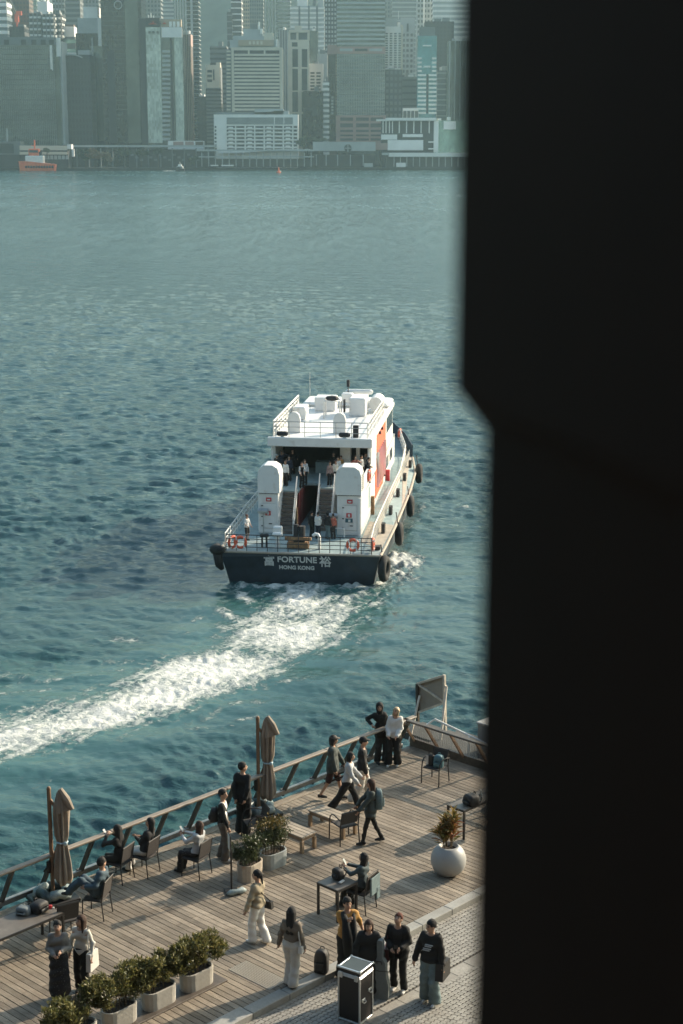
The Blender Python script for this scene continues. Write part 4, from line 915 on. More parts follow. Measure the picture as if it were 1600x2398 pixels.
# house on the main deck, stairs between the two funnel housings
def bx(nm, c0, c1, m, parent=None, ch=.0):
    c = [(a + b_) / 2 for a, b_ in zip(c0, c1)]; d = [abs(b_ - a) for a, b_ in zip(c0, c1)]
    mb = MB(); mb.cbox(c, d, ch) if ch else mb.box(c, d); return mb.build(nm, m, parent or fr)
bx('house_side', (3.05, 5.0, 2.1), (3.2, 28, 4.55), s_white); bx('house_side', (-3.3, 6.4, 2.1), (-3.15, 28, 4.55), s_white)
bx('house_front', (-3.3, 28, 2.1), (3.2, 28.2, 4.6), s_white)
bx('passage_wall', (-1.1, 7.0, 2.12), (-1.0, 16, 4.4), mat('dull_red_wall', (.20, .03, .028), .6)); bx('passage_wall', (.16, 7.9, 2.12), (.24, 16, 4.4), s_white)
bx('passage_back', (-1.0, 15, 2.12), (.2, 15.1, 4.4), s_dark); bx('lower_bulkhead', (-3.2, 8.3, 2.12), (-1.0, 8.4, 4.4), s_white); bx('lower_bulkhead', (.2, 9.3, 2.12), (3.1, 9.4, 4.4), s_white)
bx('upper_deck_floor', (-3.3, 6.75, 4.42), (-1.0, 12, 4.56), s_deck); bx('upper_deck_floor', (.2, 7.85, 4.42), (3.2, 12, 4.56), s_deck); bx('upper_deck_floor', (-3.3, 12, 4.42), (3.2, 28, 4.56), s_deck); bx('upper_deck_floor', (-1.0, 9.2, 4.425), (.2, 12, 4.555), s_deck)
for (xa, xb, y0, y1) in ((-2.0, -1.08, 5.1, 6.75), (.24, 1.2, 6.2, 7.85)):
    for k in range(10):
        t = k / 10; bx('stair_tread', (xa + .04, y0 + (y1 - y0) * t, 2.12 + 2.4 * t), (xb - .04, y0 + (y1 - y0) * (t + .1), 2.12 + 2.4 * t + .2), s_step)
    mb = MB()
    for x in (xa, xb):
        mb.bar((x, y0 - .05, 2.25), (x, y1 + .05, 4.55), .05, .26)
        mb.tube([(x, y0 - .1, 2.1), (x, y0 - .1, 3.2), (x, y1, 5.5), (x, y1, 4.5)], .035, 6)
    mb.build('stair_rail', s_railw, fr)
def funnel(xa, xb, ya, yb, side):
    bx('funnel_housing', (xa, ya, 2.1), (xb, yb, 4.7), s_white, ch=.05)
    w = xb - xa + .10; xc = (xa + xb) / 2 - .05 * side
    prof = [(-w / 2, 4.72), (-w / 2, 5.9), (-w / 2 + .12, 6.3), (-w / 2 + .42, 6.5), (w / 2 - .42, 6.5), (w / 2 - .12, 6.3), (w / 2, 5.9), (w / 2, 4.72)]
    mb = MB().prism([(x, z) for x, z in prof], 0, 1.5); mb.v = [(xc + x, ya - .12 + 1.45 - z * .97 + .0, y) for x, y, z in mb.v]; mb.build('funnel_hood', s_white, fr)
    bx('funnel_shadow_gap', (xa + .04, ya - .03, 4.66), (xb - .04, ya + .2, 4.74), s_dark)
    mb = MB(); xs = xc + side * (w / 2 + .01)
    for k in range(9): mb.box((xs, ya + .62, 5.0 + k * .12), (.05, .95, .06))
    stuff(mb.build('side_louvre', s_steel, fr))
    # door outline and notices on the aft face
    xm = (xa + xb) / 2 + .04
    bx('door_panel', (xm - .45, ya - .035, 2.45), (xm + .45, ya + .01, 4.05), s_white, ch=.03)
    mb = MB()
    for z in (2.6, 3.2, 3.9): mb.box((xm - .42, ya - .05, z), (.12, .04, .06))
    mb.box((xm + .1, ya - .06, 2.75), (.2, .05, .05)); mb.build('door_hinge', s_dark, fr)
    bx('red_notice', (xm - .17, ya - .05, 4.18), (xm + .17, ya + .01, 4.42), s_red); bx('red_notice', (xm - .22, ya - .06, 3.28), (xm + .12, ya - .02, 3.56), s_red)
    bx('notice_symbol', (xm - .12, ya - .075, 3.33), (xm + .02, ya - .055, 3.50), s_letter); bx('notice_symbol', (xm - .1, ya - .065, 4.25), (xm + .1, ya - .045, 4.34), s_letter)
    if side > 0: bx('blue_notice', (xm - .28, ya - .06, 2.96), (xm + .18, ya - .02, 3.22), s_blue); bx('notice_symbol', (xm - .1, ya - .075, 3.0), (xm + .04, ya - .055, 3.16), s_letter)
funnel(-3.32, -2.04, 5.2, 6.5, -1); funnel(1.68, 3.22, 5.2, 6.6, 1)
# upper house: open aft end under the roof
bx('upper_side', (3.08, 11.2, 4.56), (3.2, 26.6, 7.3), s_white); bx('upper_side', (-3.3, 11.2, 4.56), (-3.18, 26.6, 7.3), s_white)
bx('side_bulwark', (3.08, 6.6, 4.56), (3.2, 11.2, 5.55), s_white); bx('side_bulwark', (-3.3, 6.5, 4.56), (-3.18, 11.2, 5.55), s_white)
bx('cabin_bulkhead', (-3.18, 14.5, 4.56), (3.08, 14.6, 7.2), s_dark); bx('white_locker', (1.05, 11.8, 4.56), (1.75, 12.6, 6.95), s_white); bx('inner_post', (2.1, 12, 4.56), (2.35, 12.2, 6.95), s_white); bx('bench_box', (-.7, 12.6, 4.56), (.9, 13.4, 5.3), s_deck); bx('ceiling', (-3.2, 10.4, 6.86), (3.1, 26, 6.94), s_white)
bx('roof', (-3.42, 10.15, 6.95), (3.3, 26.8, 7.28), s_white, ch=.06); bx('roof_fascia', (-3.5, 9.9, 6.82), (3.38, 10.16, 7.42), s_white, ch=.04); bx('roof_deck', (-3.1, 10.4, 7.282), (3.0, 23.4, 7.30), s_white)
bx('corner_post', (-3.3, 10.3, 4.56), (-3.15, 10.45, 6.9), s_white); bx('corner_post', (3.05, 10.3, 4.56), (3.2, 10.45, 6.9), s_white)
for x in (-2.55, 1.55): MB().cbox((x, 10.2, 7.62), (.75, .3, .3), .08).build('flood_lamp', s_dark, fr); MB().box((x, 10.2, 7.44), (.2, .2, .12)).build('lamp_bracket', s_steel, fr)
bx('roof_front', (-3.2, 23.5, 7.28), (3.25, 26.7, 7.62), s_white, ch=.15); bx('front_wall', (-3.18, 26.5, 4.56), (3.08, 26.6, 6.94), s_white)
for k in range(3): bx('wheelhouse_window', (3.19, 21.7 + 1.6 * k, 5.75), (3.225, 23.0 + 1.6 * k, 6.85), s_glass)
bx('side_window', (3.19, 21.2, 3.2), (3.225, 23.2, 4.0), s_glass)
bx('side_window', (3.19, 24.2, 3.2), (3.225, 26.2, 4.0), s_glass)
mb = MB(); mb.prism([(x, y) for x, y in [(0, 0), (.6, 0), (.6, .4), (0, .4)]], 0, .1)
# orange livery with white strokes on the starboard side
bx('orange_panel', (3.19, 14.6, 4.5), (3.235, 20.8, 7.2), s_orange); bx('orange_panel', (3.19, 13.6, 2.7), (3.236, 19.2, 4.5), s_orange)
g = random.Random(4)
for k in range(6):
    y = 14.4 + k * .95; mb = MB()
    P_ = [(3.245, y + .25 * math.sin(t * 5 + k) + t * .5, 3.3 + t * 2.4) for t in np.linspace(0, 1, 9)]
    for p, q in zip(P_[:-1], P_[1:]): mb.bar(p, q, .03, .30, up=(1, 0, 0))
    mb.build('white_stroke', s_white, fr)
for y, z in ((15.9, 6.7), (17.4, 6.75), (19.3, 3.1), (20, 4)): bx('dark_fitting', (3.2, y, z), (3.36, y + .2, z + .2), s_dark)
bx('pillar_post', (3.2, 11.0, 2.1), (3.42, 11.3, 3.4), s_rust); bx('pillar_post', (3.2, 21, 2.1), (3.5, 21.3, 3.2), s_red)
bx('white_recess', (3.19, 9.6, 2.9), (3.23, 10.5, 4.3), s_deck)
# things fixed on the roof
for c0, c1 in [((-2.0, 21.5, 7.3), (-.5, 23, 8.3)), ((.75, 19.5, 7.3), (1.9, 21.6, 8.6)), ((-2.95, 17.6, 7.3), (-2.1, 19.2, 8.2)), ((-.3, 23.6, 7.6), (.5, 24.4, 8.3))]: bx('vent_box', c0, c1, s_white, ch=.06)
for x in (-2.1, .95):
    mb = MB(); prof = [(-.42, 0), (-.42, .95), (-.32, 1.25), (-.12, 1.4), (.12, 1.4), (.32, 1.25), (.42, .95), (.42, 0)]
    mb.prism(prof, 0, .3); mb.v = [(x + a, 12.6 - c_, 7.3 + b_) for a, b_, c_ in mb.v]; mb.build('hatch_hood', s_white, fr)
MB().tube([(2.45, 21.2, 7.95), (2.45, 23.2, 7.95)], .5, 14).build('raft_canister', s_white, fr, False)
mb = MB().tube([(-.9, 18.4, 7.3), (-.9, 18.4, 8.5), (.2, 18.4, 8.5), (.2, 18.4, 7.3)], .05, 6).tube([(-.9, 19.4, 7.3), (-.9, 19.4, 8.5), (.2, 19.4, 8.5), (.2, 19.4, 7.3)], .05, 6).tube([(-.9, 18.4, 8.5), (-.9, 19.4, 8.5)], .05, 6).tube([(.2, 18.4, 8.5), (.2, 19.4, 8.5)], .05, 6); mb.build('mast_frame', s_railw, fr)
MB().ball((-.4, 19, 8.65), (.5, .35, .2), 8).box((.45, 19.2, 8.1), (.12, .3, .9)).build('dark_gear', s_dark, fr)
MB().tube([(.6, 24.6, 7.6), (.6, 24.6, 8.2)], .08, 6).cbox((.9, 24.6, 8.3), (2.0, .4, .35), .1).build('radar', s_white, fr); MB().tube([(.1, 24.4, 7.6), (.1, 24.4, 8.7)], .035, 5).tube([(.1, 24.4, 8.7), (.1, 24.4, 9.2)], .12, 8).build('aerial', s_dark, fr); MB().tube([(-2.4, 22, 7.3), (-2.4, 22, 10.0)], .014, 5).build('whip_aerial', s_railw, fr)
railing([(-3.2, 10.6, 7.3), (3.0, 10.6, 7.3)], 1.05, 3, 'roof_rail', s_rail, .022, 1.1, 7.3); railing([(3.0, 10.6, 7.3), (3.05, 21, 7.3)], 1.05, 3, 'roof_rail', s_railw, .03, .9, 7.3); railing([(-3.2, 10.6, 7.3), (-3.25, 22, 7.3)], 1.05, 4, 'roof_rail', s_railw, .045, .9, 7.3)
for k in range(5): MB().bar((-3.2 + .02 * k, 11 + 2.2 * k, 7.4), (-3.2 + .02 * k, 12.6 + 2.2 * k, 8.3), .06).build('rail_brace', s_railw, fr)
bx('speaker_box', (2.0, 11.0, 7.3), (2.35, 11.3, 8.1), s_dark)
# gear on the aft deck
x0, y0 = bl(683, 1262, 2.1); y0 = max(y0, 1.2)
MB().box((x0, y0 + .3, 2.35), (1.3, .55, .35)).box((x0, y0 + .3, 2.75), (1.6, .3, .18)).build('winch', s_rust, fr); MB().tube([(x0 - .15, y0 + .4, 2.5), (x0 - .15, y0 + .4, 3.6)], .16, 10).tube([(x0 + .22, y0 + .4, 2.5), (x0 + .22, y0 + .4, 3.5)], .2, 10).build('bollard', s_dark, fr); MB().tube([(x0 - .1, y0 + .55, 3.4), (x0 - .1, y0 + .55, 4.6)], .05, 6).build('jack_staff', s_rust, fr)
for (px, py) in ((602, 1256), (612, 1256)): q = bl(px, py, 2.1); MB().lathe([(.06, 0), (.06, .65), (.14, .66), (.14, .82), (.05, .86)], 10, (q[0], max(q[1], 1.0), 2.1)).build('mushroom_vent', s_dark, fr)
q = bl(637, 1258, 2.1); MB().tube([(q[0], 1.5, 2.1), (q[0], 1.5, 2.9)], .12, 8).cbox((q[0], 1.5, 2.95), (.6, .4, .25), .06).cbox((q[0] - .05, 2.0, 3.1), (.55, .4, .5), .05).build('vent_head', s_white, fr)
q = bl(733, 1262, 2.1); MB().tube([(q[0], 1.4, 2.1), (q[0], 1.4, 2.9), (q[0] - .08, 1.4, 3.05), (q[0] - .25, 1.4, 3.08), (q[0] - .4, 1.4, 2.95)], .1, 8).build('gooseneck_vent', s_white, fr)
for (px, py) in ((605, 1172), (765, 1183)): q = blz(px, py, 5.0); MB().tube([(q[0] - .35, 4.95, q[1]), (q[0] + .3, 4.95, q[1])], .16, 10).tube([(q[0], 4.95, q[1]), (q[0], 4.95, 2.1)], .04, 6).build('lamp_drum', s_steel, fr)
mb = MB().tube([(1.6, 4.6, 2.1), (1.6, 4.6, 2.7), (2.2, 4.6, 2.7), (2.2, 4.6, 2.1)], .05, 6); mb.build('deck_hoop', s_white, fr)
bx('mooring_box', (4.3, 1.6, 2.15), (4.75, 2.1, 2.35), s_dark)
for y in (6, 11, 16.5, 22, 27): MB().tube([(4.5, y, 2.1), (4.5, y, 2.75)], .12, 8).tube([(4.5, y + .35, 2.1), (4.5, y + .35, 2.75)], .12, 8).build('bollard', s_dark, fr)
# hung on the ferry: tyres and life rings
def tyre(x, y, z, label, yaw=0, r=.52):
    o = thing('tyre_fender', label, 'tyre', bw(x, y, z), -R(BH) + yaw, 'black tyre fenders along the starboard side')
    mb = MB(); mb.tube([(.02, r * math.cos(a), r * math.sin(a)) for a in np.linspace(0, 6.283, 25)[:-1]], .25, 8, closed=True); mb.build('tread', s_rub, o, True)
    MB().tube([(-.05, 0, r * .9), (-.2, 0, r + .9)], .035, 5).build('chain', s_dark, o)
tyre(5.05, 1.0, 1.15, 'black tyre fender hanging at the right corner of the ferry stern', -.15, .58); tyre(5.25, 9.0, 1.4, 'black tyre fender halfway along the near part of the walkway rail', 0, .54)
tyre(5.28, 17.6, 1.35, 'black tyre fender hanging free below the middle of the walkway'); tyre(5.2, 26.5, 1.9, 'black tyre fender farthest forward, under the curve of the bow')
def lring(x, y, z, label, yaw=0.0, tilt=0.0):
    o = thing('life_ring', label, 'life ring', bw(x, y, z), -R(BH) + yaw, 'orange life rings on the ferry rails')
    MB().tube([(.33 * math.cos(a), 0, .33 * math.sin(a)) for a in np.linspace(0, 6.283, 25)[:-1]], .085, 8, closed=True).build('ring', s_ring, o, True)
    mb = MB()
    for a in (.78, 2.35, 3.93, 5.5): mb.bar((.33 * math.cos(a) - .04, 0, .33 * math.sin(a)), (.33 * math.cos(a) + .04, 0, .33 * math.sin(a)), .19)
    mb.build('band', s_letter, o)
x0, z0 = blz(810, 1251, .48); lring(x0, .46, z0, 'orange life ring on the stern rail near the starboard corner')
x0, z0 = blz(549, 1243, .6); lring(x0 + .1, .46, z0, 'orange life ring on the stern rail at the port corner')
x0, z0 = blz(532, 1244, .8); lring(x0 + .05, .85, z0, 'orange life ring angled inside the port corner of the stern', 1.0); lring(4.38, 1.0, 2.62, 'life ring seen edge on at the starboard corner', 1.55)
lring(3.05, 34.6, 3.5, 'life ring far forward on the bow rail', 1.4); lring(3.3, 9.0, 5.2, 'life ring on the upper starboard side beside the passengers', 1.5)

# ------------------------------------------------------------------ long deck railing (leaning in) and the mesh railing across its end
d_steel = mat('rail_brown_steel', (.105, .085, .068), .5, metal=.25, var=.3, scale=8, bump=.15)
d_top = mat('handrail_timber', (.24, .195, .15), .55, var=.3, scale=5, stretch=(1, 8, 8), bump=.2)
d_chan = mat('rail_channel', (.30, .28, .26), .45, metal=.5, var=.25, scale=10)
d_glass = bpy.data.materials.new('rail_glass'); d_glass.use_nodes = True
gp = d_glass.node_tree.nodes['Principled BSDF']; gp.inputs['Base Color'].default_value = (.85, .93, .92, 1); gp.inputs['Roughness'].default_value = .03; gp.inputs['Transmission Weight'].default_value = 1; gp.inputs['IOR'].default_value = 1.03
# mostly clear sheet: a little gloss over a transparent body
nt = d_glass.node_tree; tr = nt.nodes.new('ShaderNodeBsdfTransparent'); tr.inputs[0].default_value = (.86, .93, .92, 1); gl = nt.nodes.new('ShaderNodeBsdfGlossy'); gl.inputs['Roughness'].default_value = .03
fz = nt.nodes.new('ShaderNodeFresnel'); fz.inputs[0].default_value = 1.3; ms = nt.nodes.new('ShaderNodeMixShader')
ms.inputs[0].default_value = .05; nt.links.new(tr.outputs[0], ms.inputs[1]); nt.links.new(gl.outputs[0], ms.inputs[2]); nt.links.new(ms.outputs[0], nt.nodes['Material Output'].inputs[0])
rl = thing('deck_railing', 'long wood topped railing with leaning brown posts along the water edge', 'railing', dk(0, 0), DROT)
MB().cbox((-8.6, .19, .045), (17.3, .16, .09), .012).build('base_channel', d_chan, rl)
MB().cbox((-8.6, .12, .10), (17.3, .03, .05), .006).build('base_lip', d_chan, rl)
us = [.0 - 1.068 * k - .15 for k in range(17)]
for u in us:
    mb = MB(); mb.bar((u, .24, -.05), (u - .02, -.34, 1.0), .055, .10, up=(0, 1, 0)); mb.box((u, .2, .1), (.12, .14, .03)); mb.build('post', d_steel, rl)
for k in range(5): MB().cbox((-1.75 - 3.45 * k, -.385, 1.045), (3.44, .15, .055), .014).build('handrail', d_top, rl)
MB().box((-8.6, -.335, .985), (17.3, .05, .04)).build('under_rail', d_steel, rl)
for a, c in zip(us[1:], us[:-1]):
    mb = MB(); w = c - a - .09; mb.add([(a + .05, .215, .13), (c - .05, .215, .13), (c - .06, -.255, .96), (a + .04, -.255, .96), (a + .05, .227, .134), (c - .05, .227, .134), (c - .06, -.243, .964), (a + .04, -.243, .964)], [(0, 1, 2, 3), (7, 6, 5, 4), (0, 4, 5, 1), (1, 5, 6, 2), (2, 6, 7, 3), (3, 7, 4, 0)]); mb.build('glass_panel', d_glass, rl)
r2 = thing('mesh_railing', 'end railing with wire mesh panels and rusty leaning posts at right', 'railing', dk(0, 0), DROT)
MB().cbox((-.40, -2.9, 1.045), (.15, 5.9, .055), .014).build('handrail', d_steel, r2); MB().box((.37, -3.0, .10), (.1, 6.2, .24)).build('base_channel', d_steel, r2); MB().box((.1, -3.0, -.02), (.5, 6.2, .03)).build('sill', d_steel, r2)
d_rust = mat('rusty_post', (.20, .12, .075), .7, metal=.1, var=.4, scale=9, bump=.3)
vs_ = [-.05 - .86 * k for k in range(7)]
for v in vs_:
    MB().bar((.38, v, .1), (-.36, v - .12, 1.02), .06, .07, up=(1, 0, 0)).build('post', d_rust, r2)
MB().bar((-.32, -.1, 0), (-.36, -.18, 1.02), .05).build('corner_post', d_steel, r2)
for k, (a, c) in enumerate(zip(vs_[1:], vs_[:-1])):
    mb = MB(); nn = 11; P_ = lambda s_, t: (.34 - .66 * t, a + (c - a) * s_ - .10 * t, .2 + .74 * t)
    for i in range(nn + 1):
        for j in range(10):
            s0 = i / nn; t0, t1 = j / 10, (j + 1) / 10; o_ = (.5 / nn if j % 2 else 0); o2 = (.5 / nn if not j % 2 else 0)
            if s0 + o_ <= 1 and s0 + o2 <= 1: mb.bar(P_(s0 + o_, t0), P_(s0 + o2, t1), .0065)
            if s0 + o_ <= 1 and s0 - .5 / nn * (1 if not o_ else -0) + (0 if not o_ else 0) >= 0 and not o_: mb.bar(P_(s0, t0), P_(s0 - .5 / nn, t1), .0065)
            elif o_ and s0 + 1 / nn <= 1: mb.bar(P_(s0 + o_, t0), P_(s0 + 1 / nn, t1), .0065)
    stuff(mb.build('wire_mesh', s_steel, r2))
MB().tube([(.55, -.2, .55), (.9, -.3, .7), (1.0, -2.5, .35), (1.0, -5.5, .3)], .03, 6).tube([(.9, -1.5, .5), (.9, -1.5, -.5)], .03, 6).build('pipe_rail', s_railw, r2)
# sign board facing the water, seen from behind, with raking props
sg = thing('sign_board', 'back of a framed board on raking props standing beyond the end railing', 'sign board', dk(2.0, .4), DROT)
d_pale = mat('weathered_pale_timber', (.62, .54, .44), .7, var=.25, scale=6, bump=.2); d_board = mat('board_back_grey', (.33, .28, .225), .75, var=.12, scale=3, dirt=((.42, .37, .31), .9, .6, .5))
vA, vB = .80, -.42
def sp(px, py, u=2.0 + .02):                       # point of the board plane under a photo pixel
    d = ray(px, py); n_ = np.array([Uv[0], Uv[1], 0]); o_ = np.array([*(C0 + u * Uv), 0.0]); c_ = np.array([0, 0, CAM_H]); t = ((o_ - c_) @ n_) / (d @ n_); p = c_ + d * t
    q = p[:2] - C0; return (float(q @ Uv) - 2.0, float(q @ Vv) - .4, float(p[2]) - DZ)
e = lambda x, y: sp(740 + x / 3.824, 1560 + y / 3.824)
tl, tr_, br, bl_ = e(915, 155), e(1155, 82), e(1160, 325), e(930, 408)
mb = MB(); th_ = .03
mb.add([(p[0] + d_, p[1], p[2]) for d_ in (0, th_) for p in (tl, tr_, br, bl_)], [(0, 1, 2, 3), (7, 6, 5, 4), (0, 4, 5, 1), (1, 5, 6, 2), (2, 6, 7, 3), (3, 7, 4, 0)]); mb.build('panel', d_board, sg)
P0 = lambda p, dx=-.04: (p[0] + dx, p[1], p[2])
for nm, a, c in (('frame_top', tl, tr_), ('frame_bottom', bl_, br), ('brace', tl, br)): MB().bar(P0(a, -.035 if nm != 'brace' else -.03), P0(c, -.035 if nm != 'brace' else -.03), .06 if nm != 'brace' else .05).build(nm, d_pale, sg)
MB().bar(P0(tl), P0(e(922, 500)), .08, .07).build('post', d_steel, sg); MB().bar(P0(e(1157, 75)), P0(e(1168, 600)), .07).build('post', d_pale, sg)
for a, c in ((e(940, 260), e(1030, 560)), (e(1180, 180), e(1300, 640))): MB().bar((a[0] - .05, a[1], a[2]), (c[0] - .75, c[1] + .3 - .15, c[2] - .2), .055).build('prop', d_pale, sg)
MB().bar(P0(e(1160, 170)), (e(1180, 180)[0] - .05, *e(1180, 180)[1:]), .05).build('bracket', d_pale, sg)
MB().box((.0, 0.0, -.35), (1.0, 2.2, .2)).build('footing', m_slab, sg)
wb = thing('utility_box', 'plain pale grey box peeking from behind the pillar by the end railing', 'box', dk(1.63, -1.95, DZ), DROT)
MB().cbox((0, 0, -.1), (.7, .95, 1.75), .02).build('cabinet', c_pale, wb); MB().cbox((0, 0, .80), (.76, 1.0, .05), .015).build('lid', c_white, wb)
# dark machine mass behind pillar edge is the far table's things, below

# ------------------------------------------------------------------ furniture on the deck
f_metal = mat('dark_frame_metal', (.028, .025, .023), .45, metal=.3, var=.2, scale=9)
f_sling = mat('dark_sling_fabric', (.040, .033, .029), .8, var=.25, scale=30, bump=.3)
f_top = mat('table_top_slate', (.125, .105, .085), .5, var=.2, scale=4, dirt=((.23, .21, .18), 2, .58, .5))
f_bench = mat('bench_timber', (.33, .27, .20), .65, var=.25, scale=5, stretch=(9, 1, 9), bump=.25, rnd=.1)
f_bench_leg = mat('bench_leg_timber', (.25, .175, .11), .65, var=.25, scale=5, bump=.2)
def hdg(deg): return -R(deg)                      # a heading (0 = away from the camera, 90 = right) as a rotation
def table(name, label, u0, u1, v0, v1, h=.74, leg=.05):
    o = thing(name, label, 'table', dk((u0 + u1) / 2, (v0 + v1) / 2), DROT)
    w, d = u1 - u0, v1 - v0
    MB().cbox((0, 0, h - .012), (w - .03, d - .03, .024), .005).build('tabletop', f_top, o)
    mb = MB()
    for s_ in (-1, 1): mb.box((s_ * (w / 2 - .012), 0, h - .025), (.024, d, .05)); mb.box((0, s_ * (d / 2 - .012), h - .025), (w - .05, .024, .05))
    mb.build('frame', f_metal, o)
    for a in (-1, 1):
        for c in (-1, 1): MB().cbox((a * (w / 2 - leg / 2), c * (d / 2 - leg / 2), (h - .05) / 2), (leg, leg, h - .05), .006).build('leg', f_metal, o)
    return o
table('long_table', 'long slate topped table with dark legs cut by the left edge of the picture', -14.95, -13.12, -2.30, -1.52)
table('square_table', 'small square slate topped table on the deck beside the seated woman at right', -8.57, -7.95, -5.66, -5.04)
table('long_table', 'dark table half hidden behind the pillar, with a black bag on it', -3.48, -1.9, -4.92, -4.38)
def bench(label, u0, u1, v0, v1, h):
    o = thing('low_bench', label, 'bench', dk((u0 + u1) / 2, (v0 + v1) / 2), DROT, 'low slatted timber benches')
    w, d = u1 - u0, v1 - v0; n = 4
    for k in range(n): MB().cbox((-w / 2 + w * (k + .5) / n, 0, h - .02), (w / n - .008, d, .04), .006).build('slat', f_bench, o)
    mb = MB(); mb.box((0, d / 2 - .05, h - .075), (w - .06, .05, .065)); mb.box((0, -d / 2 + .05, h - .075), (w - .06, .05, .065)); mb.box((w / 2 - .04, 0, h - .075), (.04, d - .16, .065)); mb.box((-w / 2 + .04, 0, h - .075), (.04, d - .16, .065)); mb.build('apron', f_bench_leg, o)
    for a in (-1, 1):
        for c in (-1, 1): MB().cbox((a * (w / 2 - .04), c * (d / 2 - .045), (h - .11) / 2), (.075, .085, h - .11), .006).build('leg', f_bench_leg, o)
bench('pale low timber bench standing clear in the middle of the deck', -5.42, -4.93, -2.84, -1.66, .41)
bench('low timber bench partly behind the bushy planters', -6.66, -6.17, -2.70, -1.52, .41)
# chairs
def sling_chair(label, loc, face, group='dark sling chairs'):
    o = thing('sling_chair', label, 'chair', loc, hdg(face), group)
    MB().cbox((0, 0, .435), (.45, .44, .025), .01).build('seat', f_sling, o)
    mb = MB(); mb.bar((0, -.235, .50), (0, -.30, .86), .44, .018, up=(0, 1, 0)); mb.build('backrest', f_sling, o)
    for s_ in (-1, 1):
        MB().tube([(s_ * .235, .22, 0), (s_ * .225, .21, .43)], .014, 6).build('leg', f_metal, o)
        MB().tube([(s_ * .24, -.27, 0), (s_ * .225, -.22, .43), (s_ * .225, -.305, .88)], .014, 6).build('leg', f_metal, o)
    MB().tube([(-.225, .21, .425), (.225, .21, .425), (.225, -.22, .425), (-.225, -.22, .425)], .013, 6, closed=True).tube([(-.225, -.305, .88), (.225, -.305, .88)], .014, 6).build('seat_frame', f_metal, o)
    return o
def arm_chair(label, loc, face, group='dark round armed metal chairs'):
    o = thing('arm_chair', label, 'chair', loc, hdg(face), group)
    MB().cbox((0, 0, .43), (.46, .44, .03), .012).build('seat', f_sling, o)
    mb = MB(); mb.bar((0, -.24, .52), (0, -.31, .80), .42, .02, up=(0, 1, 0)); mb.build('backrest', f_sling, o)
    for s_ in (-1, 1):
        x = s_ * .26
        MB().tube([(x, .24, 0), (x, .23, .42), (x, .20, .58), (x, .12, .66), (x, 0, .68), (x, -.16, .66), (x * .95, -.28, .62)], .016, 6).build('arm', f_metal, o)
        MB().tube([(x, -.27, 0), (x * .92, -.24, .43), (x * .88, -.31, .82)], .015, 6).build('leg', f_metal, o)
    MB().tube([(-.24, .2, .42), (.24, .2, .42)], .013, 6).tube([(-.24, -.22, .42), (.24, -.22, .42)], .013, 6).tube([(-.23, -.31, .82), (.23, -.31, .82)], .015, 6).build('crossbar', f_metal, o)
    return o
def onm(x, y, z=DZ): return on(x, y, z)
# umbrellas, folded
f_canvas = mat('beige_canvas', (.30, .245, .19), .85, var=.18, scale=4, bump=.35, bscale=14)
f_pole = mat('umbrella_pole_timber', (.22, .13, .075), .55, var=.3, scale=6, stretch=(6, 6, 1), bump=.15)
f_bag = mat('wet_weight_bag', (.045, .065, .065), .45, var=.5, scale=9, bump=.5)
f_bag2 = mat('pale_weight_bag', (.25, .30, .29), .5, var=.4, scale=8, bump=.4)
f_strap = mat('pale_blue_strap', (.40, .52, .55), .6)
def canopy_fold(o, off, zt, zb, seed, flare=1.0):
    g_ = np.random.default_rng(seed); n = 56; zs = np.linspace(0, 1, 30); vs = []
    ph = g_.random(5) * 6.28
    for t in zs:
        z = zt + (zb - zt) * t
        r = np.interp(t, [0, .03, .18, .28, .48, .56, .8, .95, 1], [.045, .085, .14, .13, .115, .08, .14, .155, .11]) * flare
        for j in range(n):
            a = 2 * math.pi * j / n
            w = 1 + (.34 * math.sin(8 * a + ph[0] + .7 * math.sin(3 * t + ph[3])) + .18 * math.sin(13 * a + ph[1] + 2 * t)) * min(1, t * 4)
            sag = .05 * math.sin(3 * a + ph[2]) * t
            vs.append((off[0] + r * w * math.cos(a), off[1] + r * w * .85 * math.sin(a), z + sag))
    f = [(i * n + j, (i + 1) * n + j, (i + 1) * n + (j + 1) % n, i * n + (j + 1) % n) for i in range(29) for j in range(n)]
    mb = MB(); mb.add(vs, f + [tuple(range(n)), tuple(range(29 * n + n - 1, 29 * n - 1, -1))]); c = mb.build('canopy', f_canvas, o, True)
    # the roll-over flap of the vent panel near the top
    mb = MB(); x0, y0 = off[0], off[1]
    A_, B_, C_ = (x0 + .0, y0 - .05, zt + .04), (x0 + .26, y0 - .10, zt - .40), (x0 - .06, y0 - .14, zt - .50)
    mb.tube([A_, ((A_[0] + B_[0]) / 2 + .01, (A_[1] + B_[1]) / 2, (A_[2] + B_[2]) / 2 + .01), B_], [.06, .08, .05], 8)
    mb.add([A_, B_, C_, (A_[0], A_[1] + .05, A_[2]), (B_[0], B_[1] + .12, B_[2]), (C_[0], C_[1] + .2, C_[2])], [(0, 2, 1), (3, 4, 5), (0, 1, 4, 3), (1, 2, 5, 4), (0, 3, 5, 2)])
    mb.build('canopy_flap', f_canvas, o, False)
    MB().tube([(x0 + .11 * math.cos(a), y0 + .10 * math.sin(a), zt + (zb - zt) * .555) for a in np.linspace(0, 6.283, 17)[:-1]], .02, 6, closed=True).ball((x0 + .08, y0 - .1, zt + (zb - zt) * .555), (.05, .03, .05), 8).build('tie_strap', f_strap, o)
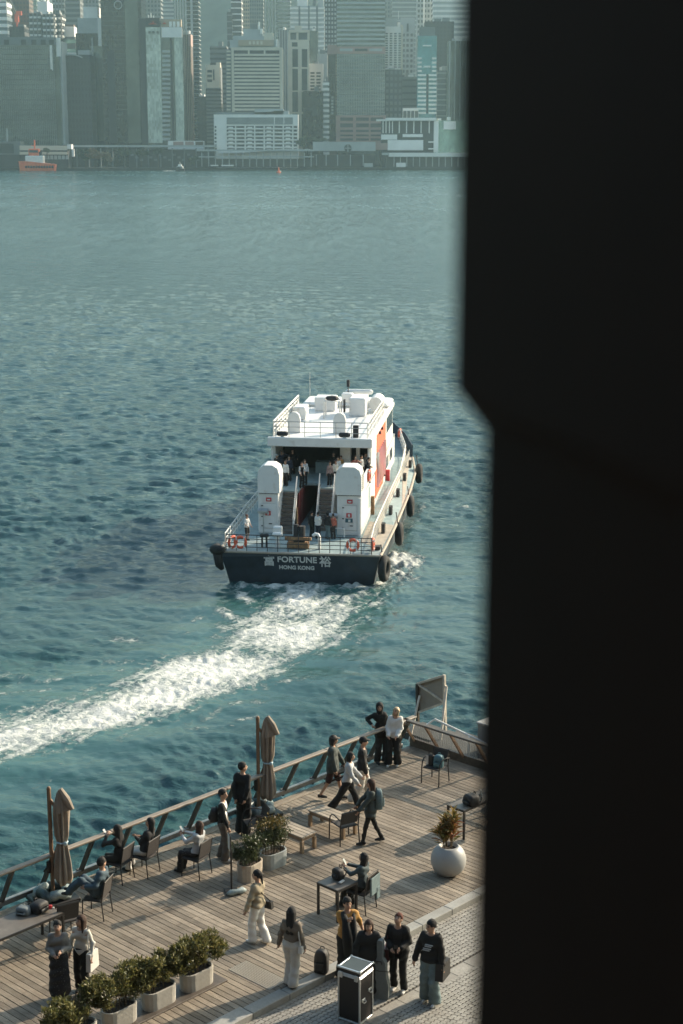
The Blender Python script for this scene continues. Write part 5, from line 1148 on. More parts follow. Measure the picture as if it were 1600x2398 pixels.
def umbrella(label, loc, H, off, seed, zt, zb):
    o = thing('folded_umbrella', label, 'umbrella', loc, 0, 'folded cantilever umbrellas')
    MB().tube([(0, 0, .1), (0, 0, H)], .045, 10).build('pole', f_pole, o); MB().ball((0, 0, H), (.05, .05, .06), 8).build('pole_cap', f_pole, o)
    MB().bar((.03, 0, H - .25), (off[0] - .05, off[1], zt - .55), .05, .05).bar((0, 0, .9), (off[0] * .5, off[1] * .5, zt - 1.3), .035).build('arm', f_pole, o)
    MB().cbox((-.06, -.05, .80), (.09, .1, .28), .02).tube([(-.1, -.1, .8), (-.16, -.12, .72)], .018, 6).build('crank_box', f_metal, o)
    canopy_fold(o, off, zt, zb, seed)
    mb = MB(); mb.cbox((0, 0, .05), (.95, .8, .10), .02, .6); mb.build('base_plate', f_metal, o)
    g_ = random.Random(seed)
    for k in range(5):
        a = k * 1.257 + .3; m_ = f_bag if k % 2 else f_bag2
        mb = MB(); L = .26; cx, cy = .28 * math.cos(a), .24 * math.sin(a); ta = a + 1.4
        mb.tube([(cx - L * math.cos(ta) * .9, cy - L * math.sin(ta) * .9, .15), (cx - L * math.cos(ta) * .5, cy - L * math.sin(ta) * .5, .21), (cx, cy, .2 + g_.uniform(0, .05)), (cx + L * math.cos(ta) * .5, cy + L * math.sin(ta) * .5, .2), (cx + L * math.cos(ta), cy + L * math.sin(ta), .14)], [.06, .12, .10, .12, .05], 8)
        mb.build('weight_bag', m_, o, True)
p = at(124, 2078, DZ + .3); umbrella('folded beige umbrella on the left, in front of the railing by the long table', (p[0], p[1], DZ), 2.58, (.25, -.02), 5, 2.56, .42)
p = at(606, 1886, DZ + .25); umbrella('folded beige umbrella in the middle, between the tall man in black and the benches', (p[0], p[1], DZ), 2.50, (.23, .06), 8, 2.50, .42)
# planters
p_conc = mat('planter_cast_stone', (.36, .335, .29), .8, var=.14, scale=5, bump=.2, rnd=.08, dirt=((.28, .25, .21), 1.8, .58, .6))
p_rust = mat('planter_rust_stained', (.40, .34, .27), .8, var=.2, scale=5, bump=.2, dirt=((.36, .16, .06), 3.2, .56, .8))
p_zinc = mat('planter_grey_zinc', (.30, .32, .31), .55, var=.25, scale=4, bump=.15, dirt=((.16, .17, .16), 2.5, .55, .7))
p_soil = mat('soil', (.045, .032, .022), .95, var=.4, scale=30, bump=.6)
l_hedge = leaf_mat('hedge_leaves', [(.055, .065, .02), (.11, .115, .034), (.17, .16, .05), (.22, .185, .07), (.08, .088, .03)])
l_bush = leaf_mat('bush_leaves', [(.026, .042, .017), (.05, .07, .027), (.085, .095, .034), (.035, .05, .02)])
l_gold = leaf_mat('golden_leaves', [(.05, .055, .018), (.15, .10, .025), (.09, .08, .02), (.20, .12, .03)])
l_croton = leaf_mat('croton_leaves', [(.28, .13, .03), (.16, .15, .04), (.34, .20, .06), (.10, .11, .03), (.30, .09, .04)])
m_stem = mat('plant_stem', (.10, .075, .045), .85, scale=15)
def leaves(name, n, fn, size, m, parent, g, up=.3, wide=.32):
    c = np.array([fn() for _ in range(n)])
    a = g.normal(size=(n, 3)); a[:, 2] = np.abs(a[:, 2]) * .9 + up; a /= np.linalg.norm(a, axis=1)[:, None]
    b_ = np.cross(a, g.normal(size=(n, 3))); b_ /= np.linalg.norm(b_, axis=1)[:, None]; nn = np.cross(a, b_)
    s_ = size * g.uniform(.6, 1.35, (n, 1))
    v = np.stack([c, c + a * s_ * .45 + b_ * s_ * wide * .5 + nn * s_ * .06, c + a * s_ - nn * s_ * .18, c + a * s_ * .45 - b_ * s_ * wide * .5 + nn * s_ * .06], 1).reshape(-1, 3)
    return stuff(np_mesh(name, v, np.arange(n * 4).reshape(-1, 4), m, parent, smooth=False))
def stadium(L, W, n=8):
    r = W / 2; h = L / 2 - r
    return [(h + r * math.cos(a), r * math.sin(a)) for a in np.linspace(-math.pi / 2, math.pi / 2, n)] + [(-h + r * math.cos(a), r * math.sin(a)) for a in np.linspace(math.pi / 2, 3 * math.pi / 2, n)]
def trough(o, L, W, H, m, wall=.035):
    P_ = stadium(L, W); Q_ = stadium(L - 2 * wall, W - 2 * wall); n = len(P_)
    vs = [(x * .97, y * .96, 0) for x, y in P_] + [(x, y, H - .012) for x, y in P_] + [(x * .99, y * .985, H) for x, y in P_] + [(x, y, H) for x, y in Q_] + [(x, y, H - .09) for x, y in Q_]
    fs = [tuple(range(n - 1, -1, -1))]
    for k in range(4): fs += [(k * n + i, k * n + (i + 1) % n, (k + 1) * n + (i + 1) % n, (k + 1) * n + i) for i in range(n)]
    MB().add(vs, fs).build('trough', m, o); MB().prism(Q_, H - .14, H - .06).build('soil', p_soil, o)
def planter(label, u, v, L, W, H, m, seed, hgt, nleaf, lm, size=.07, spread=.10, rz=0, group='stone planters with evergreen shrubs', extra=None, base=0, over=.04):
    o = thing('planter', label, 'planter', dk(u, v, DZ + base), DROT + rz, group); trough(o, L, W, H, m); g_ = np.random.default_rng(seed)
    mb = MB()
    for k in range(14):
        x, y = g_.uniform(-L / 2 + .1, L / 2 - .1), g_.uniform(-W / 2 + .08, W / 2 - .08)
        mb.tube([(x, y, H - .1), (x + g_.normal() * .05, y + g_.normal() * .05, H + hgt * .5), (x + g_.normal() * .12, y + g_.normal() * .1, H + hgt * .85)], [.011, .008, .004], 5)
    mb.build('stems', m_stem, o); nb = 34
    cs = [(g_.uniform(-L / 2 - over, L / 2 + over * .8), g_.uniform(-W / 2, W / 2) * .9, H + hgt * g_.uniform(.22, .86), g_.uniform(.10, .17)) for _ in range(nb)]
    def fn():
        c = cs[g_.integers(nb)]; d = g_.normal(size=3); d /= np.linalg.norm(d); r = c[3] * g_.random() ** .45
        return (c[0] + d[0] * r * 1.1, c[1] + d[1] * r, max(H - .02, c[2] + d[2] * r * .9))
    leaves('foliage', nleaf, fn, size, lm, o, g_)
    return o
PB = .03
MB().cbox((-14.0, -5.45, .015), (4.4, .62, .03), .006).build('planter_plinth', d_steel, deck)
for k, (u, lb) in enumerate([(-12.36, 'stone planter of evergreen shrub, nearest to the tactile pad'), (-13.32, 'stone planter of evergreen shrub, second from the tactile pad'), (-14.28, 'stone planter of evergreen shrub, third from the tactile pad, below the two strolling women'), (-15.22, 'stone planter of evergreen shrub, at the bottom left corner')]):
    planter(lb, u, -5.47, .76, .38, .36, p_conc, 60 + k, .70, 7500, l_hedge, .085, base=PB, over=.36)
planter('rust stained stone planter with dark bushy shrub beside the sign stand', -8.33, -2.72, .66, .44, .40, p_rust, 71, .60, 3600, l_bush, .065, rz=.12, group='bushy planters by the benches')
o = planter('grey zinc planter with golden tipped shrub beside the low bench', -7.52, -2.62, .70, .42, .36, p_zinc, 72, .74, 3400, l_bush, .065, rz=-.05, group='bushy planters by the benches')
g_ = np.random.default_rng(77); leaves('golden_tips', 420, lambda: (g_.normal() * .2, g_.normal() * .13, .36 + .58 + abs(g_.normal()) * .09), .07, l_gold, o, g_)
# globe planter with a croton
gl_ = dk(-5.11, -5.80); o = thing('globe_planter', 'large pale globe planter holding a golden croton', 'planter', gl_)
p_glob = mat('globe_white_fibreglass', (.30, .297, .285), .5, var=.06, scale=3, dirt=((.33, .31, .28), 2, .62, .4))
mb = MB(); rg = .40; prof = [(.14, 0), (.21, .01)]
for a in np.linspace(-56, 58, 18): prof.append((rg * math.cos(R(a)), .345 + rg * math.sin(R(a))))
prof += [(.205, .672), (.18, .662), (.175, .60)]
mb.lathe(prof, 32); mb.build('globe', p_glob, o, True); MB().lathe([(.0, .60), (.178, .605)], 20).build('soil', p_soil, o)
lf = MB(); cols = []
for k in range(7): pass
lmesh = MB(); L = .27
lmesh.add([(0, 0, 0), (.026, .10, .03), (.03, .17, .03), (.0, .27, -.02), (-.03, .17, .03), (-.026, .10, .03), (0, .1, .015), (0, .17, .012)], [(0, 1, 6), (1, 2, 7, 6), (2, 3, 7), (0, 6, 5), (6, 7, 4, 5), (7, 3, 4)])
g_ = random.Random(12); first = None
mb = MB(); tips = []
for k in range(9):
    a = g_.uniform(0, 6.28); r = g_.uniform(.03, .12); q = (r * math.cos(a), r * math.sin(a)); tp = (q[0] * 2.3 + g_.uniform(-.05, .05), q[1] * 2.3 + g_.uniform(-.05, .05), .72 + g_.uniform(.25, .68)); tips.append((q, tp)); mb.tube([(q[0], q[1], .64), tp], [.012, .007], 5)
mb.build('stems', m_stem, o)
for k in range(270):
    q, tp = tips[k % 9]; t = g_.random() ** .6 * .9 + .1
    p = (q[0] + (tp[0] - q[0]) * t, q[1] + (tp[1] - q[1]) * t, .60 + (tp[2] - .60) * t)
    rot = (R(g_.uniform(15, 78)), 0, g_.uniform(0, 6.28)); s_ = g_.uniform(.75, 1.25)
    if first is None: first = lmesh.build('leaf', l_croton, o); first.location = p; first.rotation_euler = rot
    else: twin(first, p, rot, (s_, s_, s_))
# sign stand
p = onm(532, 2046); o = thing('sign_stand', 'slim dark sign stand with a small pale plate beside the rust stained planter', 'sign stand', p, hdg(255))
MB().tube([(0, 0, 0), (0, 0, 1.0)], .022, 8).build('pole', f_metal, o); MB().cbox((0, 0, .012), (.32, .3, .024), .008).build('base', f_metal, o)
MB().cbox((0, .03, 1.17), (.26, .02, .38), .006).build('plate_frame', f_metal, o); MB().cbox((0, .043, 1.17), (.215, .012, .335), .002).build('plate', mat('sign_plate_grey', (.42, .43, .41), .5, var=.08), o)
p = onm(541, 2053); o = thing('sand_bag', 'pale teal sandbag lying at the foot of the sign stand', 'bag', p, hdg(60))
MB().tube([(-.03, -.20, .05), (0, -.1, .07), (0, .05, .06), (.01, .16, .075), (.0, .25, .04)], [.03, .075, .055, .075, .03], 8).build('sand_bag_body', f_bag2, o, True)
# tactile pad of steel studs
m_stud = mat('steel_stud', (.42, .38, .31), .4, metal=.6, var=.15)
o = thing('tactile_pad', 'pad of raised metal studs set in the boards by the kerb', 'tactile pad', dk(-11.24, -6.02), DROT)
MB().box((0, 0, .004), (.50, 1.18, .006)).build('pad_plate', mat('pad_board', (.22, .19, .155), .7, scale=6), o)
st = None
for i in range(11):
    for j in range(26):
        q = (-.225 + .045 * i, -.565 + .0452 * j, .007)
        if st is None: st = MB().lathe([(.017, 0), (.0135, .007)], 8).build('stud', m_stud, o, loc=q)
        else: twin(st, q)
# flight case
f_ply = mat('case_black_laminate', (.014, .010, .009), .5, var=.3, scale=9, bump=.15); f_alu = mat('case_aluminium', (.62, .62, .60), .32, metal=.85, var=.12, scale=14); f_lid = mat('case_lid_grey', (.05, .065, .065), .55, var=.12, scale=7)
cw, cd_, ch_ = .50, .48, 1.10
cc = np.mean([at(500 + x / 3.92, 1980 + y / 3.92, DZ + PZ + ch_)[:2] for x, y in ((1145, 1115), (1362, 1185), (1465, 1060), (1250, 1000))], axis=0)
ca = at(500 + 1145 / 3.92, 1980 + 1115 / 3.92, DZ + PZ + ch_)[:2]; cb = at(500 + 1362 / 3.92, 1980 + 1185 / 3.92, DZ + PZ + ch_)[:2]; crz = math.atan2(cb[1] - ca[1], cb[0] - ca[0])
o = thing('flight_case', 'tall black flight case with aluminium edges standing on the paving blocks', 'flight case', (cc[0], cc[1], DZ + PZ), crz)
MB().box((0, 0, .5), (cw - .03, cd_ - .03, .88)).build('case_body', f_ply, o); MB().box((0, 0, 1.03), (cw - .03, cd_ - .03, .13)).build('lid', f_ply, o); MB().cbox((0, 0, 1.099), (cw - .05, cd_ - .05, .012), .003).build('lid_panel', f_lid, o)
e_ = .034
for sx in (-1, 1):
    for sy in (-1, 1): MB().cbox((sx * (cw / 2 - e_ / 2), sy * (cd_ / 2 - e_ / 2), .49), (e_, e_, .96), .005).build('edge_trim', f_alu, o)
for z in (.985, .945, 1.092, .03):
    for s_ in (-1, 1): MB().cbox((0, s_ * (cd_ / 2 - e_ / 2), z), (cw - .02, e_, .03), .005).build('edge_trim', f_alu, o); MB().cbox((s_ * (cw / 2 - e_ / 2), 0, z), (e_, cd_ - .08, .03), .005).build('edge_trim', f_alu, o)
for sx in (-1, 1):
    for sy in (-1, 1): MB().ball((sx * (cw / 2 - .01), sy * (cd_ / 2 - .01), 1.095), .028, 8).build('corner_ball', f_alu, o); MB().ball((sx * (cw / 2 - .04), sy * (cd_ / 2 - .04), .01), .03, 8).build('castor', f_metal, o)
for x in (-.17, .17): MB().cbox((x, -cd_ / 2 - .012, .96), (.075, .03, .12), .006).build('butterfly_catch', f_alu, o)
for y, z in ((-.13, .50), (.10, .62)): MB().cbox((cw / 2 + .008, y, z), (.02, .11, .05), .004).tube([(cw / 2 + .02, y - .05, z - .02), (cw / 2 + .05, y - .04, z - .04), (cw / 2 + .05, y + .04, z - .04), (cw / 2 + .02, y + .05, z - .02)], .008, 6).build('side_handle', f_alu, o)
# guitar case standing on end
g_grey = mat('guitar_case_grey', (.12, .135, .135), .7, var=.12, scale=14, bump=.3)
p = on(873, 2290, DZ + PZ); o = thing('guitar_case', 'grey guitar case standing upright between the woman in black and the flight case', 'guitar case', p, hdg(200))
half_ = [(0, .165), (.05, .19), (.30, .195), (.46, .15), (.60, .13), (.70, .135), (.78, .12), (.86, .06), (.92, .055), (1.10, .06), (1.2, .06), (1.235, .045)]
vs = []; n_ = len(half_)
for y in (-.06, .06):
    vs += [(w_ * .94, y, z) for z, w_ in half_] + [(-w_ * .94, y, z) for z, w_ in reversed(half_)]
m2 = 2 * n_; MB().add(vs, [tuple(range(m2)), tuple(range(2 * m2 - 1, m2 - 1, -1))] + [(i, m2 + i, m2 + (i + 1) % m2, (i + 1) % m2) for i in range(m2)]).build('case_shell', g_grey, o)
MB().tube([(-.20, .065, .62), (0, .07, .60), (.20, .065, .62)], .008, 5).build('seam', f_metal, o); MB().tube([(-.05, .07, .75), (-.05, .1, .82), (.05, .1, .82), (.05, .07, .75)], .012, 6).build('grip', f_metal, o)
# backpacks and bags
b_black = mat('black_nylon', (.014, .013, .013), .65, var=.3, scale=20, bump=.3); b_teal = mat('teal_nylon', (.06, .14, .16), .6, var=.2, scale=14, bump=.2); b_maroon = mat('maroon_leather', (.075, .02, .02), .5, var=.2, scale=14); b_white = mat('white_leather', (.60, .57, .52), .5, var=.08)
b_grey = mat('grey_nylon', (.16, .18, .18), .7, var=.15, scale=14, bump=.2)
def backpack(label, loc, face, w, d, h, m, cat='backpack', lean=0.0, tilt=None):
    o = thing('backpack', label, cat, loc, hdg(face))
    if tilt: o.rotation_euler = (tilt[0], tilt[1], hdg(face))
    prof = [(0, .92), (.05, 1.0), (.5, 1.02), (.75, .95), (.9, .78), (.98, .45), (1.0, .15)]
    vs = []; n = 16
    for z, s_ in prof:
        for j in range(n):
            a = 6.283 * j / n; c_, s2 = math.cos(a), math.sin(a); k = 1 / max(abs(c_), abs(s2)) ** .65
            vs.append((c_ * k * w / 2 * s_, s2 * k * d / 2 * (s_ ** .5) + lean * z * h, z * h))
    fs = [(i * n + j, i * n + (j + 1) % n, (i + 1) * n + (j + 1) % n, (i + 1) * n + j) for i in range(len(prof) - 1) for j in range(n)] + [tuple(range(n - 1, -1, -1)), tuple(range((len(prof) - 1) * n, len(prof) * n))]
    MB().add(vs, fs).build('pack_body', m, o, True)
    MB().cbox((0, d / 2 + .015, h * .32), (w * .72, .06, h * .42), .025).build('front_pocket', m, o)
    for s_ in (-1, 1): MB().tube([(s_ * w * .28, -d / 2, h * .9), (s_ * w * .33, -d / 2 - .07, h * .62), (s_ * w * .32, -d / 2 - .05, h * .3), (s_ * w * .3, -d / 2, h * .12)], .014, 5).build('strap', m, o)
    MB().tube([(-.04, -d * .3, h * .98), (-.03, -d * .3, h + .04), (.03, -d * .3, h + .04), (.04, -d * .3, h * .98)], .009, 5).build('grab_loop', m, o)
    return o
q = onm(738, 2232); backpack('black backpack standing on the kerb left of the flight case', (q[0], q[1], DZ + .02), 200, .28, .2, .48, b_black)
# bags on the chair by the end railing
cq = onm(997, 1797); cq = (cq[0] + .02, cq[1] + .06, DZ)
arm_chair('arm chair piled with bags standing alone by the mesh railing', cq, 215)
def on_chair(c, face, x, y, z): a = hdg(face); return (c[0] + x * math.cos(a) - y * math.sin(a), c[1] + x * math.sin(a) + y * math.cos(a), DZ + z)
backpack('teal and black backpack slumped on the chair by the mesh railing', on_chair(cq, 215, -.1, .0, .445), 200, .26, .2, .32, b_teal, lean=-.06)
o = thing('tote_bag', 'white and black tote bag standing on the chair by the mesh railing', 'bag', on_chair(cq, 215, .12, .02, .445), hdg(215))
MB().cbox((0, 0, .15), (.2, .1, .3), .03).build('bag_body', b_black, o); MB().cbox((.07, .055, .15), (.06, .012, .24), .005).build('white_panel', b_white, o); MB().tube([(-.06, 0, .29), (-.05, 0, .38), (.05, 0, .38), (.06, 0, .29)], .01, 5).build('handle', b_black, o)
# bag pile and small things on the long table at left
tz = DZ + .741
q = dk(-13.42, -1.86); backpack('black bag pile with a red tag on the end of the long table', (q[0], q[1], tz), 120, .36, .26, .22, b_black, 'bag')
q = dk(-13.28, -2.05); o = thing('red_tag', 'small red and white tag on the black bag at the long table', 'tag', (q[0], q[1], tz + .10), .4); MB().cbox((0, 0, 0), (.07, .05, .09), .01).build('tag_body', s_red, o); MB().cbox((.05, -.03, -.02), (.05, .03, .05), .008).build('tag_end', b_white, o)
q = dk(-13.7, -1.72); backpack('slumped grey bag next to the black bag pile', (q[0], q[1], tz), 200, .3, .22, .16, b_grey, 'bag')
# things on the square table
q = dk(-8.12, -5.25); backpack('dark backpack lying on the square table before the seated woman', (q[0], q[1], tz), 230, .24, .18, .25, b_black, lean=.1)
q = dk(-8.22, -5.44); o = thing('pencil_case', 'small white case on the square table beside the dark backpack', 'case', (q[0], q[1], tz), DROT + .2); MB().cbox((0, 0, .022), (.17, .07, .044), .018).build('case_body', b_white, o)
# black bag, bottles and wrapping on the table by the pillar
q = dk(-3.05, -4.78); backpack('round black bag on the dark table beside the pillar', (q[0], q[1], tz), 240, .34, .3, .26, b_black, 'bag')
m_bot = mat('clear_bottle', (.55, .62, .62), .1, var=.05, spec=.8, trans=.6)
for k, (u, v, lb) in enumerate([(-2.2, -4.60, 'clear bottle at the far end of the dark table beside the pillar'), (-2.72, -4.80, 'clear bottle behind the black bag on the dark table')]):
    q = dk(u, v); o = thing('bottle', lb, 'bottle', (q[0], q[1], tz), 0); MB().lathe([(.033, 0), (.035, .02), (.035, .15), (.015, .20), (.014, .235), (.016, .25)], 12).build('bottle_body', m_bot, o, True); MB().lathe([(.017, .25), (.017, .27)], 10).build('cap', b_white, o)
q = dk(-2.78, -5.1); o = thing('plastic_bag', 'crumpled translucent plastic bag hanging at the dark table beside the pillar', 'bag', (q[0], q[1], DZ + .42), 0)
g_ = np.random.default_rng(5); mb = MB(); mb.ball((0, 0, .12), (.16, .13, .2), 12); mb.v = [(x * (1 + .22 * g_.normal()), y * (1 + .22 * g_.normal()), z) for x, y, z in mb.v]; mb.build('bag_body', mat('cloudy_plastic', (.50, .54, .54), .3, var=.2, scale=10), o)
# empty chairs
sling_chair('empty dark sling chair pushed up to the long table at left', onm(148, 2150), 330)
q = onm(584, 1926); arm_chair('dark arm chair at the feet of the tall man in black', q, 250); q = onm(622, 1938); arm_chair('dark arm chair half hidden behind the bushy planters', q, 20)

# ------------------------------------------------------------------ people
def surfnet(D, lo, h):
    nx, ny, nz = D.shape
    offs = [(i, j, k) for i in (0, 1) for j in (0, 1) for k in (0, 1)]
    Cn = np.stack([D[i:nx - 1 + i, j:ny - 1 + j, k:nz - 1 + k] for i, j, k in offs], -1)
    neg = Cn < 0; cnt = neg.sum(-1); mix = (cnt > 0) & (cnt < 8)
    ci = np.argwhere(mix); cv = Cn[mix]
    acc = np.zeros((len(ci), 3)); n = np.zeros(len(ci)); oi = {o: q for q, o in enumerate(offs)}
    for a in offs:
        for ax in range(3):
            if a[ax] == 0:
                b = list(a); b[ax] = 1; da, db = cv[:, oi[a]], cv[:, oi[tuple(b)]]; cr = (da < 0) != (db < 0)
                t = np.where(cr, da / np.where(da == db, 1, da - db), 0); p = np.array(a, float)[None] + t[:, None] * np.eye(3)[ax][None]
                acc[cr] += p[cr]; n[cr] += 1
    V = np.array(lo) + h * (ci + acc / n[:, None])
    idx = np.full(mix.shape, -1, int); idx[mix] = np.arange(len(ci))
    F = []
    for ax in range(3):
        b, c = (ax + 1) % 3, (ax + 2) % 3
        s = D < 0; s0 = np.take(s, range(0, D.shape[ax] - 1), ax); s1 = np.take(s, range(1, D.shape[ax]), ax)
        e = np.argwhere(s0 != s1); e = e[(e[:, b] > 0) & (e[:, c] > 0) & (e[:, b] < D.shape[b] - 1) & (e[:, c] < D.shape[c] - 1)]
        fl = s0[tuple(e.T)]; q = []
        for db, dc in ((-1, -1), (0, -1), (0, 0), (-1, 0)):
            g = e.copy(); g[:, b] += db; g[:, c] += dc; q.append(idx[tuple(g.T)])
        q = np.stack(q, -1); q[~fl] = q[~fl][:, ::-1]; F.append(q)
    F = np.concatenate(F); return V, F[(F >= 0).all(1)]
def rc(P, a, b, ra, rb):
    a = np.asarray(a, float); b = np.asarray(b, float); ab = b - a; L = max(ab @ ab, 1e-9)
    t = np.clip(((P - a) @ ab) / L, 0, 1); return np.linalg.norm(P - a - t[..., None] * ab, axis=-1) - (ra + (rb - ra) * t)
def el(P, c, r): q = (P - np.asarray(c)) / np.asarray(r); return (np.linalg.norm(q, axis=-1) - 1) * min(r)
def su(*ds, k=.03):
    o = ds[0]
    for d in ds[1:]:
        h = np.clip(.5 + .5 * (d - o) / k, 0, 1); o = d + (o - d) * h - k * h * (1 - h)
    return o
def ik(a, c, l1, l2, pole):
    a = np.array(a, float); c = np.array(c, float); d = c - a; L = np.linalg.norm(d); n = d / L; L = min(L, (l1 + l2) * .998); c = a + n * L
    x = (l1 * l1 - l2 * l2 + L * L) / (2 * L); hh = math.sqrt(max(l1 * l1 - x * x, 0)); p = np.array(pole, float); p = p - n * (p @ n); p /= np.linalg.norm(p)
    return a + n * x + p * hh, c
m_skin = mat('skin', (.42, .25, .17), .55, var=.08, scale=9); m_eye = mat('eye_dark', (.02, .015, .012), .4); m_lip = mat('lip', (.30, .11, .09), .5)
def cloth(name, col, rough=.85, var=.22, pat=None):
    if pat: return mat(name, col, rough, var=var, scale=14, bump=.3, bscale=60, dirt=pat)
    return mat(name, col, rough, var=var, scale=9, bump=.3, bscale=60)
h_black = mat('hair_black', (.012, .010, .009), .85, var=.4, scale=40, stretch=(3, 3, .5)); h_brown = mat('hair_brown', (.045, .022, .013), .85, var=.4, scale=40, stretch=(3, 3, .5)); h_auburn = mat('hair_auburn', (.075, .018, .008), .85, var=.35, scale=40); h_blond = mat('hair_blond', (.42, .31, .18), .5, var=.25, scale=40, stretch=(3, 3, .5))
c_shoe_w = cloth('shoe_white', (.62, .60, .56)); c_shoe_d = cloth('shoe_dark', (.02, .02, .02)); c_shoe_g = cloth('shoe_grey', (.25, .25, .25))
REF = {}
def person(label, loc, face, h=1.68, sit=None, feet=None, hands=None, lean=0.0, side=0.0, head=(0, 0), top=None, tkind='plain', bottom=None, bkind='pants', hair=h_black, hkind='short', shoes=c_shoe_d, inner=None, res=.02, hat=None, width=1.0, group=None, hood=None, skin=None, tloose=.018, bloose=.022, knee=None):
    s = h / 1.75; skin = skin or m_skin
    o = thing('person', label, 'person', loc, hdg(face), group)
    hz_ = sit if sit else .93 * s; hipc = np.array([0, 0, hz_])
    if sit: hipc[1] = -.05
    fL, fR = feet or ((-.09, .02, 0), (.09, -.02, 0)); fL = np.array(fL, float); fR = np.array(fR, float)
    sp_ = np.array([side, lean, math.sqrt(max(.05, .50 ** 2 - lean ** 2 - side ** 2))]) * s; n0 = hipc + sp_; u_ = sp_ / np.linalg.norm(sp_)
    waist = hipc + sp_ * .36; chest = hipc + sp_ * .74
    shw = .156 * s * width; sh = [n0 + np.array([sx * shw, 0, -.01]) for sx in (-1, 1)]
    neck = n0 + u_ * .075 * s; yw, pt = R(head[0]), R(head[1])
    hc = n0 + np.array([u_[0] * .10, u_[1] * .10 + .03 + .04 * math.sin(-pt), .185 * (.4 + .6 * u_[2])]) * s
    Hm = np.array(Matrix.Rotation(-yw, 3, 'Z') @ Matrix.Rotation(pt, 3, 'X'))            # head frame to body frame
    def hp(p): return hc + Hm @ (np.array(p, float) * s)
    hips = [hipc + np.array([sx * .088 * s * width, 0, -.02 * s]) for sx in (-1, 1)]
    ank, kn = [], []
    for q, (f_, hip) in enumerate(zip((fL, fR), hips)):
        a_ = np.array([f_[0], f_[1] - .04 * s, f_[2] + .085 * s]); pole = (0, 1, .25) if not knee else knee[q]
        k_, a_ = ik(hip, a_, .425 * s, .415 * s, pole); kn.append(k_); ank.append(a_)
    hd_ = hands or ((-.26, .05, .80), (.26, .05, .80)); elb, wr = [], []
    for sx, q, sh_ in zip((-1, 1), hd_, sh):
        t_ = np.array(q, float) * np.array([1, 1, 1]) * s
        if sit and not hands: t_ = np.array([sx * .16, .25, sit + .16])
        e_, w_ = ik(sh_, t_, .285 * s, .255 * s, (sx * .55, -.8, -.35)); elb.append(e_); wr.append(w_)
    thin = .92
    def torso(P, t=0.0, fl=0.0):
        w_ = width
        return su(rc(P, hipc + [-.07 * s * w_, 0, .02], hipc + [.07 * s * w_, 0, .02], .108 * s * w_ * thin + t + fl, .108 * s * w_ * thin + t + fl), rc(P, waist + [-.05 * s * w_, 0, 0], waist + [.05 * s * w_, 0, 0], .092 * s * w_ * thin + t + fl * .5, .092 * s * w_ * thin + t + fl * .5), rc(P, chest + [-.075 * s * w_, 0, 0], chest + [.075 * s * w_, 0, 0], .098 * s * w_ * thin + t, .098 * s * w_ * thin + t), rc(P, sh[0] + [.04 * s, 0, -.02 * s], sh[1] - [.04 * s, 0, .02 * s], .06 * s + t * .7, .06 * s + t * .7), k=.07)
    def arm(P, q, t=0.0, upto=1.0, cuff=0.0):
        d1 = rc(P, sh[q] + [.012 * (1 - 2 * q) * s, 0, -.02 * s], elb[q], .050 * s * thin + t, .040 * s * thin + t)
        e2 = elb[q] + (wr[q] - elb[q]) * upto
        return su(d1, rc(P, elb[q], e2, .040 * s * thin + t, .028 * s * thin + t + cuff), k=.03) if upto > 0 else d1
    def leg(P, q, t=0.0, hem=0.0, upto=1.0):
        a2 = kn[q] + (ank[q] - kn[q]) * upto
        return su(rc(P, hips[q], kn[q], .082 * s * thin + t, .056 * s * thin + t), rc(P, kn[q], a2, .054 * s * thin + t, .038 * s * thin + t + hem), k=.03)
    def headf(P):
        Q = ((P - hc) @ Hm) / s; r_ = []
        d = su(el(Q, (0, -.012, .025), (.074, .094, .098)), el(Q, (0, .018, -.045), (.056, .068, .062)), k=.04)
        d = su(d, rc(Q, (0, .084, .015), (0, .104, -.018), .009, .015), k=.018)
        for sx in (-1, 1): d = su(d, el(Q, (sx * .076, -.012, -.005), (.014, .024, .034)), k=.01)
        return d * s
    def body(P):
        d = su(torso(P), arm(P, 0), arm(P, 1), k=.035); d = su(d, leg(P, 0), leg(P, 1), k=.03)
        d = su(d, rc(P, n0 + u_ * .0, hp((0, -.02, -.05)), .056 * s, .047 * s), k=.03)
        for q in (0, 1): d = su(d, rc(P, ank[q] + [0, -.02 * s, -.045 * s], ank[q] + [0, .13 * s, -.055 * s], .036 * s, .028 * s), k=.03)
        d = su(d, headf(P), k=.02)
        for q in (0, 1):
            v = wr[q] - elb[q]; v = v / np.linalg.norm(v); d = su(d, rc(P, wr[q], wr[q] + v * .075 * s, .027 * s, .034 * s), k=.02)
        return d
    pts = np.array([hc + [0, 0, .13 * s], hc, *sh, *elb, *wr, *kn, *ank, *hips, hipc]); lo_, hi_ = pts.min(0) - .17 * s, pts.max(0) + .17 * s
    if hkind in ('long', 'bun', 'pony'): lo_[1] -= .06
    def remesh(fn, lo, hi, r):
        ax = [np.arange(a, b + r, r) for a, b in zip(lo, hi)]; G = np.stack(np.meshgrid(*ax, indexing='ij'), -1)
        D = fn(G); return surfnet(D, [a[0] for a in ax], r)
    # body with face marks and fingers, one mesh
    V, F = remesh(body, lo_, hi_, res); mi = [0] * len(F); V = V.tolist(); F4 = F.tolist()
    x = MB(); x.v, x.f, x.m = [tuple(p) for p in V], [tuple(f) for f in F4], mi
    for sx in (-1, 1): x.ball(hp((sx * .031, .079, .012)), .011 * s, 6, 1); x.bar(hp((sx * .018, .086, .036)), hp((sx * .048, .076, .034)), .006, .009, 1)
    x.bar(hp((-.022, .082, -.052)), hp((.022, .082, -.052)), .008, .012, 2)
